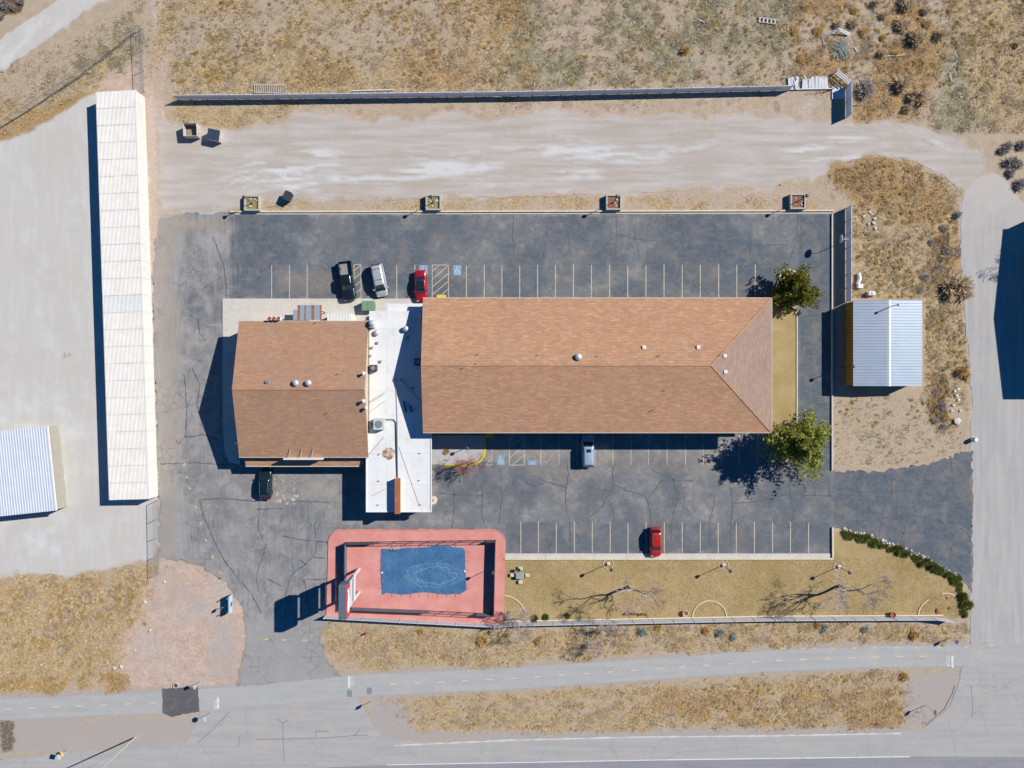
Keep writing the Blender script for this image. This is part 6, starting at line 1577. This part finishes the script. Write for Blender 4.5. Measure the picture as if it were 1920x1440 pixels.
grass_field('grass_clump', 'larger weed clumps on the scrubby ground beside the side road', 1540, 280, 1830, 870, 700, keys=('straw','orange','olive'), seed=39, hs=2.4, rs=1.5)
grass_field('dry_grass', 'dry weeds on the scrubby ground beside the side road', 1540, 280, 1830, 870, 9500, seed=5, hs=1.1)
grass_field('dry_grass', 'golden grass on the slope south of the gravel yard', -60, 1060, 330, 1310, 8000, seed=7, hs=1.4, rs=1.25)
grass_field('dry_grass', 'tawny grass on the verge between the vinyl fence and the bike path', 600, 1164, 1830, 1262, 13000, seed=9, hs=0.9)
grass_field('dry_grass', 'tawny grass on the verge between the bike path and the highway', 690, 1255, 1810, 1385, 15000, seed=11, hs=0.65, rs=0.85)
grass_field('dry_grass', 'thin weeds along the edges of the gravel drive', 300, 185, 1600, 400, 5000, seed=13, hs=0.7)

def lawn_blades():
    rng = np.random.default_rng(77); n = 26000
    px = rng.uniform(940, 1820, n); py = rng.uniform(1045, 1170, n)
    ok = sdf_poly(px, py, LAWN) < -3; px, py = px[ok], py[ok]; T = len(px)
    pal = np.array([p[:3] for p in (A(220,192,142), A(204,176,126), A(188,166,114), A(226,202,160))])
    cols = pal[rng.integers(0, 4, T)] * (0.66 + 0.40*fbm(px, py, 26, 3, 91) + 0.30*fbm(px, py, 90, 2, 95))[:, None]
    cen = np.stack([(px-960)/PPM, (720-py)/PPM, np.full(T, 0.045)], 1)
    v, f, c = blades(cen, 4, rng.uniform(0.08, 0.2, T), rng.uniform(0.03, 0.09, T), 0.03, (0,0), rng, cols)
    tag(attr_mesh('lawn_grass', v, f, c, GRASSM, kind='stuff'), 'short dormant tan grass blades of the lawn', 'grass')
lawn_blades()
def shrub_mesh(seed, r=1.0, h=0.9, n=420, pal=None, dark=(0.05,0.045,0.035)):
    """rounded twiggy bush: fine blades radiating from a crown of stems"""
    rng = np.random.default_rng(seed)
    V = []; F = []; C = []; k = 0
    lob = [(rng.uniform(0,2*np.pi), rng.uniform(0.0,0.5)*r, rng.uniform(0.45,0.8)*r) for _ in range(7)]
    for i in range(n):
        a, d, lr = lob[rng.integers(0, len(lob))]
        cx, cy = d*math.cos(a), d*math.sin(a)
        t = rng.uniform(0,2*np.pi); el = math.asin(rng.uniform(0.05,1))
        L = lr*rng.uniform(0.55,1.0)
        dx, dy, dz = math.cos(t)*math.cos(el), math.sin(t)*math.cos(el), math.sin(el)*h/r
        s = rng.uniform(0.15,0.5)
        p0 = np.array([cx+dx*L*s, cy+dy*L*s, 0.05+dz*L*s]); p1 = np.array([cx+dx*L, cy+dy*L, 0.05+dz*L]) + rng.normal(0,0.05*r,3)
        w = rng.uniform(0.018,0.05)*r; pn = np.array([-math.sin(t), math.cos(t), rng.normal(0,0.4)])*w
        V += [p0-pn, p0+pn, p1+pn*0.35, p1-pn*0.35]; F.append((k,k+1,k+2,k+3)); k += 4
        c = np.array(pal[rng.integers(0,len(pal))][:3])*(1+rng.normal(0,0.15)); c = np.clip(c, 0.01, 0.8)
        C += [c*0.8, c*0.8, c*1.1, c*1.1]
    V = np.array(V); V[:, 2] = np.maximum(V[:, 2], -0.02)
    return V, np.array(F), np.array(C)
SAGE = (A(224,200,160), A(236,212,172), A(206,182,146), A(214,200,176)); GOLDB = (A(224,186,112), A(206,168,100), A(232,204,148)); GREYB = (A(178,170,164), A(160,150,144), A(196,188,180)); GREENB = (A(122,128,62), A(100,108,52), A(144,146,72), A(84,94,46)); SILV = (A(178,186,176), A(160,168,156), A(196,200,190))
def clump_field(name, label, x0, y0, x1, y1, count, key, pal, seed, r0=0.3, r1=0.7):
    rng = np.random.default_rng(seed); Vs = []; Fs = []; Cs = []; k = 0
    pr = [shrub_mesh(500+seed+i, 1.0, 0.8, 70, pal) for i in range(6)]
    px = rng.uniform(x0, x1, count*12); py = rng.uniform(y0, y1, count*12)
    dens = np.clip(sum(samp(m[q_], px, py) for q_ in key), 0, 1) * np.clip((fbm(px, py, 40, 3, seed) - 0.36)*4, 0, 1) * (1 - np.clip(samp(PAVED, px, py)*3, 0, 1)) * (1 - np.clip(samp(m['gravel'], px, py)*2, 0, 1))
    ok = rng.uniform(0, 1, len(px)) < dens; px, py = px[ok][:count], py[ok][:count]
    for a, b in zip(px, py):
        V_, F_, C_ = pr[rng.integers(0, 6)]; s = rng.uniform(r0, r1); an = rng.uniform(0, 6.28); ca_, sa_ = math.cos(an)*s, math.sin(an)*s
        Q = np.stack([V_[:,0]*ca_-V_[:,1]*sa_+(a-960)/PPM, V_[:,0]*sa_+V_[:,1]*ca_+(720-b)/PPM, V_[:,2]*s*rng.uniform(0.7,1.1)], 1)
        W_ = 2.2   # widen stems so small clumps still read
        Vs.append(Q); Fs.append(F_+k); Cs.append(C_*rng.uniform(0.85,1.15)); k += len(Q)
    if Vs: tag(attr_mesh(name, np.concatenate(Vs), np.concatenate(Fs), np.clip(np.concatenate(Cs),0.01,0.85), TWIGM, kind='stuff'), label, 'weeds')
STRAWB = (A(236,204,140), A(222,184,116), A(244,220,166), A(210,170,104))
clump_field('weed_clump', 'rounded golden weed clumps scattered through the field north of the fence', 320, -30, 1990, 165, 1100, ('straw','orange','scrub'), STRAWB, 3)
clump_field('weed_clump', 'rounded tawny weed clumps along the verges of the bike path', 610, 1170, 1810, 1370, 380, ('straw','orange'), STRAWB, 4, 0.25, 0.5)
clump_field('weed_clump', 'rounded golden weed clumps on the slope south of the gravel yard', -40, 1075, 300, 1295, 320, ('straw','orange'), STRAWB, 5, 0.35, 0.8)
clump_field('weed_clump', 'rounded weed clumps on the bank beside the side road', 1550, 290, 1815, 800, 320, ('straw','orange','olive'), STRAWB, 6)
protos = {}
for nm, pal, n in (('sage', SAGE, 700), ('gold', GOLDB, 700), ('grey', GREYB, 600), ('green', GREENB, 900), ('silver', SILV, 600)):
    for vv_ in range(3):
        V_, F_, C_ = shrub_mesh(100+len(protos), 1.0, 0.95, n, pal)
        o = attr_mesh('shrub_proto', V_, F_, C_, TWIGM); protos[(nm, vv_)] = o.data; bpy.data.objects.remove(o)
def shrub(px, py, rpx, kind, label, group, h=1.0, name='shrub'):
    o = bpy.data.objects.new(name, protos[(kind, random.randrange(3))]); COL.objects.link(o)
    o.location = W(px, py); s = rpx/PPM; o.scale = (s, s, s*h); o.rotation_euler = (0,0,random.uniform(0,6.28))
    return tag(o, label, 'shrub', group)
g_ne = 'dry shrubs in the north east field'
for (a, b, r_) in ((1700,8,20),(1656,30,11),(1692,48,19),(1718,72,22),(1762,68,17),(1600,45,14),(1570,48,11),(1652,102,12),(1735,20,12),(1640,8,12),(1688,162,22),(1718,186,23),(1700,205,12),(1905,85,10)):
    shrub(a, b, r_, 'sage', ('large' if r_ >= 17 else 'small') + ' rounded tan shrub with a dark shadow in the north east field', g_ne, random.uniform(0.85,1.15))
shrub(1284, 97, 14, 'gold', 'lone golden bush standing in the open field north of the fence', None)
for (a, b, r_) in ((1535,60,14),(1620,60,14),(1490,60,10),(1500,110,12),(1655,70,11),(1600,20,12),(1680,100,12),(1740,45,12),(1510,15,12),(1780,20,9)): shrub(a, b, r_, 'gold', 'low golden bush among the brush of the north east field', 'low golden bushes', 0.6)
shrub(1622, 172, 27, 'grey', 'grey heap of dead branches beside the fence return', None, 0.75, 'brush_pile')
shrub(1575, 92, 26, 'silver', 'pale matted mound of straw in front of the bent white frame', None, 0.3, 'brush_pile')
shrub(1793, 545, 33, 'sage', 'big shaggy tan shrub at the edge of the side road', None, 1.0)
shrub(1806, 700, 19, 'gold', 'golden shrub at the side road edge behind the metal building', None, 1.0)
for (a, b, r_) in ((1885,280,20),(1898,305,24),(1910,345,18),(1893,325,14),(1915,275,16)): shrub(a, b, r_, 'grey', 'grey twiggy shrub by the bend of the gravel drive', 'grey shrubs at the bend', 0.9)
shrub(1795, 405, 12, 'silver', 'silvery shrub on the bank beside the side road', None)
for (a, b, r_) in ((1770,430,12),(1745,455,10),(1760,500,13),(1775,470,12),(1735,520,12),(1725,545,11),(1765,760,13),(1755,735,10),(1752,790,11),(1768,800,10)): shrub(a, b, r_, 'grey', 'dark twiggy scrub on the bank beside the side road', 'scrub on the bank', 0.6)
for (a, b, r_) in ((8,8,16),(25,15,12),(2,30,12),(40,4,10)): shrub(a, b, r_, 'grey', 'dark thicket beyond the dirt road', 'thicket beyond the dirt road', 1.0)
for (a, b, r_) in ((1205,1184,14),(1350,1188,13),(1375,1194,10),(1545,1178,11),(1620,1180,10)): shrub(a, b, r_, 'silver', 'silvery sagebrush on the verge below the lawn fence', 'sagebrush on the verge', 0.8)
for (a, b, r_) in ((1322,1182,11),(1235,1176,10),(1715,1190,13),(1532,1172,11),(1695,1270,12),(790,1185,9),(1010,1200,11),(905,1200,14)): shrub(a, b, r_, 'gold', 'dark tawny weed clump on the verge', 'weed clumps on the verge', 0.8)
for (a, b, r_) in ((100,1180,20),(130,1155,20),(165,1120,16),(215,1110,14),(60,1110,14),(250,1085,12),(120,1220,14)): shrub(a, b, r_, 'sage', 'windswept pale grass hummock on the slope south of the gravel yard', 'grass hummocks', 0.45)
# green shrubs and white rocks edging the lawn
hedge = [(1582,998),(1602,1004),(1613,1007),(1633,1011),(1641,1015),(1660,1022),(1676,1027),(1684,1031),(1712,1042),(1722,1046),(1736,1053),(1749,1062),(1765,1068),(1781,1078),(1795,1087),(1800,1103),(1808,1131),(1811,1140),(1806,1150)]
hedge2 = list(hedge) + [((a[0]+b[0])/2+random.uniform(-3,3), (a[1]+b[1])/2+random.uniform(-2,5)) for a, b in zip(hedge[:-1], hedge[1:])]
for i, (a, b) in enumerate(hedge2): shrub(a+random.uniform(-2,2), b+random.uniform(-1,3), random.uniform(7.0,14.5), 'green', 'clipped dark green shrub in the rock border of the lawn', 'border shrubs', random.uniform(0.6,1.0))
for (a, b, r_, hh) in ((1002,1159,9,1.0),(1024,1157,9,1.0),(1064,1154,7,0.8)): shrub(a, b, r_, 'green', 'rounded green shrub inside the lawn fence', 'shrubs inside the lawn fence', hh*1.2)
for k in range(7): shrub(1172+k*6.5, 1151+random.uniform(-1,1), 3.6, 'gold', 'ornamental grass clump in a short row inside the lawn fence', 'row of ornamental grass', 2.4, 'grass_clump')
shrub(838, 846, 8, 'gold', 'orange twiggy shrub on the lobby front walk', None, 1.3)
# rocks
def rock_mesh(seed):
    rng = np.random.default_rng(seed); bm_ = bmesh.new(); bmesh.ops.create_icosphere(bm_, subdivisions=1, radius=1.0)
    for vt in bm_.verts: vt.co *= rng.uniform(0.72,1.15); vt.co.z *= 0.6
    me = bpy.data.meshes.new('rock'); bm_.to_mesh(me); bm_.free(); return me
RKW = simple('pale_rock', A(214,206,200), 0.95, 0.15, 4); RKR = simple('red_rock', A(164,104,84), 0.95, 0.15, 4)
rocks = [rock_mesh(i) for i in range(4)]
for r_ in rocks: r_.materials.append(RKW)
rockr = rock_mesh(9); rockr.materials.append(RKR)
def rock(px, py, s, label, group=None, me=None):
    o = bpy.data.objects.new('rock', me or random.choice(rocks)); COL.objects.link(o); o.location = W(px, py, 0.0) + Vector((0,0,s*0.3))
    o.scale = (s, s*random.uniform(0.7,1.1), s*0.8); o.rotation_euler = (0,0,random.uniform(0,6)); return tag(o, label, 'rock', group)
for (a, b), (c_, d) in zip(hedge[:-1], hedge[1:]):
    for k in range(5):
        u = random.random(); rock(a+(c_-a)*u+random.uniform(0,6), b+(d-b)*u-random.uniform(2,8) if a < 1790 else b+(d-b)*u, random.uniform(0.12,0.26), 'pale border rock among the green lawn shrubs', 'border rocks')
for (a, b) in ((1630,398),(1634,402),(1638,410),(1636,418),(1640,428),(1628,420),(1620,405)): rock(a+random.uniform(-3,3), b, random.uniform(0.18,0.4), 'pale chunk of debris in the heap beside the white fence', 'debris heap')
for (a, b) in ((1790,733),(1793,742),(1797,750),(1800,770),(1787,760),(1796,730),(1784,770)): rock(a, b, random.uniform(0.2,0.4), 'pale stone on the bank by the gravel edge', 'stones on the bank')
rock(1793, 789, 0.6, 'large pale boulder on the bank'); 
for (a, b, s) in ((78,1246,0.28),(203,1242,0.26),(228,1250,0.35),(215,1252,0.25),(254,1219,0.2),(282,1182,0.3),(309,1091,0.25),(272,1128,0.3)): rock(a, b, s, 'pale stone at the foot of the grassy slope', 'stones on the slope')
for (a, b, s) in ((1759,1145,0.45),(1780,1140,0.3),(1776,1121,0.25),(1672,1152,0.4)): rock(a, b, s, 'reddish rock on the lawn near its east corner', 'red lawn rocks', rockr)
# stump and round marker
wst = thing('white_bollard', W(1823,824), 'short white round marker at the road edge', 'bollard')
c = W(1823,824); MB().lathe([(0.34,0),(0.34,0.9),(0.28,0.98),(0,1.0)], 16, (c.x,c.y,0)).obj('post', WHITE, wst)
MB().lathe([(0.352,0.7),(0.352,0.8)], 16, (c.x,c.y,0)).obj('band', GREYM, wst)

# ------------------------------------------------------------------ trees
def needle_tree(px, py, h, rad, label, seed, name='pine_tree', nb=120, spread=1.0, base=0.12, pal=None, tipw=0.16):
    rng = np.random.default_rng(seed); c = W(px, py); t = thing(name, c, label, 'tree')
    MB().tube([(0,0,-0.05),(0.05,0.03,h*0.4),(0,0,h*0.92)], [h*0.028,h*0.02,0.03], 8).obj('trunk', BARK, t, world=False)
    lim = MB(); V = []; C = []; 
    pal = np.array([p[:3] for p in pal])
    for i in range(nb):
        u = base + (0.98-base)*((i+0.5)/nb)**0.85; z0 = h*u; a = i*2.399 + rng.normal(0,0.25)
        env = (math.sin(min(1.0,(1-u)*1.35+0.08)*math.pi/2))**0.8
        L = rad*env*rng.uniform(0.62,1.12) * (0.92+0.26*math.sin(3*a+seed+2.2*u)+0.20*math.sin(5*a+2*seed-3*u))
        if rng.uniform() < 0.12: continue
        rise = rng.uniform(0.05,0.35) + 0.5*u
        p0 = np.array([0,0,z0-0.2*L]); d = np.array([math.cos(a), math.sin(a), rise]); 
        p1 = p0 + d*L; p1[2] = min(p1[2], h*1.02)
        lim.tube([p0, (p0+p1)/2+np.array([0,0,0.05*L]), p1], [0.05,0.03,0.012], 4, False)
        nc = int(14+26*L/rad)
        for k in range(nc):
            s = 0.28+0.75*(k+rng.uniform(0,1))/nc
            q_ = p0+(p1-p0)*s + rng.normal(0,0.10*L*(0.4+0.6*(1-s))+0.08,3)*np.array([1,1,0.7])
            sh_ = rng.uniform(0.75,1.25); col = pal[rng.integers(0,len(pal))]*sh_*(0.85+0.3*s)
            for j in range(6):
                dd = d*0.7 + rng.normal(0,0.75,3); dd /= np.linalg.norm(dd)+1e-6
                sd_ = np.cross(dd, rng.normal(0,1,3)); sd_ /= np.linalg.norm(sd_)+1e-6
                ln_ = rng.uniform(0.20,0.42)*spread; w_ = tipw*rng.uniform(0.22,0.55)
                V += [q_-sd_*w_, q_+sd_*w_, q_+dd*ln_]; C += [col*0.85, col*0.85, col*1.1]
    lim.obj('limb', BARK, t, world=False)
    V = np.array(V); V[:, 2] = np.maximum(V[:, 2], 0.25)
    attr_mesh('crown', V, np.arange(len(V)).reshape(-1,3), np.clip(np.array(C),0.005,0.8), LEAFM, t)
    return t
PINEA = (A(138,142,58), A(112,122,50), A(160,154,64), A(90,102,44), A(176,162,70)); PINEB = (A(176,184,88), A(150,162,76), A(198,200,96), A(122,136,66), A(210,204,110))
needle_tree(1474, 550, 6.4, 3.2, 'dark green evergreen tree in the kerbed island at the north east roof corner', 21, nb=150, pal=PINEA, tipw=0.2)
needle_tree(1478, 826, 8.8, 4.6, 'large yellow green pine tree at the south east roof corner', 23, nb=190, pal=PINEB, spread=1.1, tipw=0.19)

def bare_tree(px, py, h, label, seed, spread=0.55, lev=6, mat=BARKG, r0=0.14, name='bare_tree', stems=1, group=None, lean=(0,0), first=0.34):
    rng = random.Random(seed); c = W(px, py); t = thing(name, c, label, 'tree', group)
    br = MB(); tr = MB()
    def grow(p, d, L, r, l, first_=False):
        n = 3; pts = [p]; q_ = p.copy(); dd = d.copy()
        for i in range(n):
            dd = (dd + Vector((rng.gauss(0,0.12), rng.gauss(0,0.12), rng.gauss(0.03,0.08)))).normalized(); q_ = q_ + dd*(L/n); pts.append(q_.copy())
        r1 = max(0.011, r*(0.66 if l else 0.3))
        (tr if first_ else br).tube(pts, [r+(r1-r)*i/n for i in range(n+1)], 6 if r > 0.05 else (4 if r > 0.02 else 3), False)
        if l <= 0: return
        nk = rng.choice((2,3,3)) if l > 2 else rng.choice((3,4))
        for k in range(nk):
            a = rng.uniform(0, 6.28); tilt = rng.uniform(0.25, 0.95)*spread*1.5
            ux = dd.orthogonal().normalized(); uy = dd.cross(ux)
            nd = (dd*math.cos(tilt) + (ux*math.cos(a)+uy*math.sin(a))*math.sin(tilt)).normalized()
            s = rng.uniform(0.45,1.0) if k else 1.0
            idx_ = min(n, max(1, round(s*n)))
            grow(pts[idx_].copy(), nd, L*rng.uniform(0.60,0.82), r1*rng.uniform(0.7,0.95), l-1)
    for s in range(stems):
        a = 6.28*s/max(1,stems)+rng.random(); tl = 0.0 if stems == 1 else 0.45
        d = Vector((math.cos(a)*tl+lean[0], math.sin(a)*tl+lean[1], 1)).normalized()
        grow(Vector((math.cos(a)*0.05*(stems>1), math.sin(a)*0.05*(stems>1), -0.05)), d, h*first, r0, lev, True)
    tr.obj('trunk', mat, t, world=False); br.obj('crown', mat, t, world=False)
    return t
PURP = simple('purple_grey_bark', A(190,172,170), 0.95, 0.12, 5)
bare_tree(1177, 1100, 13.5, 'leafless tree in a half ring of stones near the lawn middle', 31, 0.50, 7, PURP, 0.24, first=0.24)
bare_tree(1574, 1098, 13.0, 'leafless tree in a ring of stones towards the east lawn corner', 38, 0.58, 7, PURP, 0.26, lean=(0.1,0.0), first=0.24)
bare_tree(966, 1160, 5.0, 'pale leafless tree growing at the pool deck corner of the lawn', 41, 0.65, 6, PURP, 0.08, stems=3)
bare_tree(1128, 1180, 4.8, 'purplish leafless sapling on the verge below the lawn fence', 43, 0.7, 6, PURP, 0.05, stems=3)
bare_tree(884, 868, 4.6, 'red twigged leafless shrub arching over the yellow kerb', 47, 0.55, 5, REDBARK, 0.06, 'bare_shrub', 6, lean=(0.05,0.02))
bare_tree(1928, 455, 6.5, 'leafless tree by the gabled building throwing branch shadows on the road', 53, 0.6, 6, BARKG, 0.10)
for (a, b, full) in ((1177,1097,0.5),(1574,1099,1.0)):
    c = W(a, b); n = int(22*full)
    for k in range(n):
        ang_ = math.pi*2*k/22 if full == 1 else math.pi*k/n
        rock(a+11.5*math.cos(ang_), b-11.5*math.sin(ang_), 0.09, 'small pale edging stone ringing a lawn tree', 'tree ring stones')
# ------------------------------------------------------------------ small things
pt = thing('picnic_table', W(975,1077), 'square grey picnic table with four separate seats on the lawn', 'picnic table')
c = W(975,1077); PTM = simple('weathered_table', A(160,164,152), 0.85, 0.12, 4)
MB().box(c.x-0.62, c.y-0.5, 0.68, c.x+0.62, c.y+0.5, 0.76).obj('table_top', PTM, pt)
MB().tube([(c.x,c.y,0.05),(c.x,c.y,0.69)], 0.09, 10).obj('pedestal', GREYM, pt)
for (dx, dy) in ((1.15,0),(-1.15,0),(0.1,1.05),(0.1,-1.05)):
    MB().box(c.x+dx-0.33, c.y+dy-0.25, 0.40, c.x+dx+0.33, c.y+dy+0.25, 0.46).obj('seat', CONC, pt)
    MB().beam((c.x,c.y,0.2), (c.x+dx,c.y+dy,0.38), 0.06).obj('arm', GREYM, pt)
gl = thing('grill', W(972,1066), 'small post grill beside the picnic table', 'grill')
c = W(972,1066); MB().tube([(c.x,c.y,0.04),(c.x,c.y,0.8)], 0.05, 8).obj('post', DARKM, gl)
b = MB().box(c.x-0.25,c.y-0.2,0.8,c.x+0.25,c.y+0.2,0.84)
for (x0_,y0_,x1_,y1_) in ((-0.25,-0.2,-0.22,0.2),(0.22,-0.2,0.25,0.2),(-0.22,0.17,0.22,0.2)): b.box(c.x+x0_,c.y+y0_,0.84,c.x+x1_,c.y+y1_,1.0)
b.obj('fire_box', DARKM, gl)
def edging(cx, cy, r, a0, a1, label):
    t = thing('bed_edging', W(cx, cy), label, 'edging')
    pts = arc(cx, cy, r, a0, a1, 22)
    for p, q_ in zip(pts[:-1], pts[1:]):
        a = W(*p); b = W(*q_); MB().beam((a.x,a.y,0.1),(b.x,b.y,0.1), 0.14, 0.12).obj('edging_stone', CONC2, t)
edging(1330, 1158, 32, 180, 360, 'half circle of pale edging round a flower bed against the lawn fence')
edging(942, 1160, 44, 275, 355, 'quarter circle of pale edging at the pool end of the lawn')
edging(1755, 1155, 34, 185, 245, 'short curve of pale edging near the red lawn rocks')
edging(1770, 1150, 38, 262, 300, 'curved pale edging beside the last border shrubs of the lawn')
def pot(px, py, label, mat):
    t = thing('plant_pot', W(px,py), label, 'pot'); c = W(px,py)
    MB().lathe([(0.28,0.05),(0.42,0.55),(0.46,0.6),(0.38,0.6),(0.34,0.45),(0,0.45)], 16, (c.x,c.y,0)).obj('pot', mat, t)
    MB().lathe([(0.33,0.455),(0.2,0.47),(0,0.48)], 12, (c.x,c.y,0)).obj('soil', SOIL[1], t)
pot(1284, 1148, 'pale round pot beside the half circle flower bed', CONC2); pot(1671, 1151, 'terracotta pot against the lawn fence', RUST)
for (a, b) in ((1322,1142),(1327,1147)): rock(a, b, 0.14, 'small pale stone inside the half circle flower bed', 'flower bed stones')
hy = thing('fire_hydrant', W(686,1187), 'small red hydrant in the grass below the pool', 'hydrant'); c = W(686,1187)
MB().lathe([(0.16,0),(0.16,0.05),(0.11,0.08),(0.11,0.5),(0.14,0.55),(0.1,0.66),(0.03,0.72)], 12, (c.x,c.y,0)).obj('barrel', STOPR, hy)
MB().tube([(c.x-0.22,c.y,0.42),(c.x+0.22,c.y,0.42)], 0.06, 8).obj('outlet', STOPR, hy)
mh = thing('manhole_ring', W(330,1285), 'concrete manhole ring in the dirt by the dark path patch', 'manhole'); c = W(330,1285)
MB().lathe([(0.42,0),(0.42,0.18),(0.30,0.18),(0.30,0.02)], 18, (c.x,c.y,0)).obj('ring', CONC3, mh)
MB().lathe([(0.295,0.0),(0.295,0.03),(0,0.04)], 16, (c.x,c.y,0)).obj('lid', DARKM, mh)
dr = thing('round_slab', W(812,937), 'round pale concrete base beside the lobby canopy', 'slab'); c = W(812.5,937.5)
MB().lathe([(0.62,0.0),(0.62,0.35),(0.56,0.38),(0,0.38)], 20, (c.x,c.y,0.02)).obj('base', CONC2, dr)
MB().lathe([(0.14,0.38),(0.14,0.44),(0,0.45)], 10, (c.x,c.y,0.02)).obj('bolt_plate', GREYM, dr)
# junk against the white fence
ap = thing('water_heater', W(1610,533), 'dented white tank lying in the weeds behind the white fence', 'tank')
MB().tube([W(1610,512,0.3), W(1612,522,0.3), W(1608,533,0.3)], [0.26,0.3,0.28], 12).obj('tank', WHITE, ap)
MB().box(W(1606,0).x, W(0,541).y, 0.0, W(1615,0).x, W(0,533).y, 0.62).obj('end_box', WHITE, ap)
ac = thing('condenser_unit', W(1631,551), 'small pale condenser unit beside the metal building', 'condenser'); c = W(1631,551)
bevel(MB().box(c.x-0.5,c.y-0.3,0.08,c.x+0.5,c.y+0.3,0.75).obj('case', WHITE, ac), 0.03)
MB().box(c.x-0.6,c.y-0.45,0,c.x+0.6,c.y+0.45,0.08).obj('pad', CONC3, ac)
MB().lathe([(0.22,0.75),(0.22,0.78),(0.05,0.79)], 14, (c.x,c.y,0)).obj('fan_guard', GREYM, ac)
# weathered white paint flakes and stains on the asphalt by the porch
fl_ = MB()
for k in range(60):
    x = random.choice((523,548,552,530))+random.gauss(0,5); y = random.uniform(888,948); r_ = random.uniform(0.5,2.0)*(1.8 if y > 925 else 0.8); n = 6
    pts = [W(x+r_*math.cos(k2*6.28/n)*random.uniform(0.5,1.2), y+r_*math.sin(k2*6.28/n)*random.uniform(0.5,1.2)) for k2 in range(n)]
    fl_.add([(p.x,p.y,0.0335+k*0.00002) for p in reversed(pts)], [tuple(range(n))])
tag(fl_.obj('paint_flake', simple('flaked_paint', A(196,192,186), 0.9, 0.1), LOTO), kind='stuff')
# litter scattered in the field
for (a, b) in ((1799,176),(1801,182),(1790,14),(1047,88),(1002,158),(1021,160),(1415,146),(1272,378),(1550,350),(1702,487),(124,152),(253,67),(580,14)):
    rock(a, b, random.uniform(0.10,0.2), 'scrap of white litter lying on open ground', 'white litter')
# timber sleepers / log pile of dead branches by the fence return
lg = thing('dead_branch', W(1600,198), 'bleached dead branch lying beside the fence return', 'branch')
MB().tube([W(1599,198,0.1),W(1608,197,0.14),W(1618,199,0.1)], [0.05,0.07,0.03], 6).obj('branch', BARKG, lg)
MB().tube([W(1606,197,0.14),W(1612,192,0.3)], [0.04,0.02], 5).obj('twig', BARKG, lg)
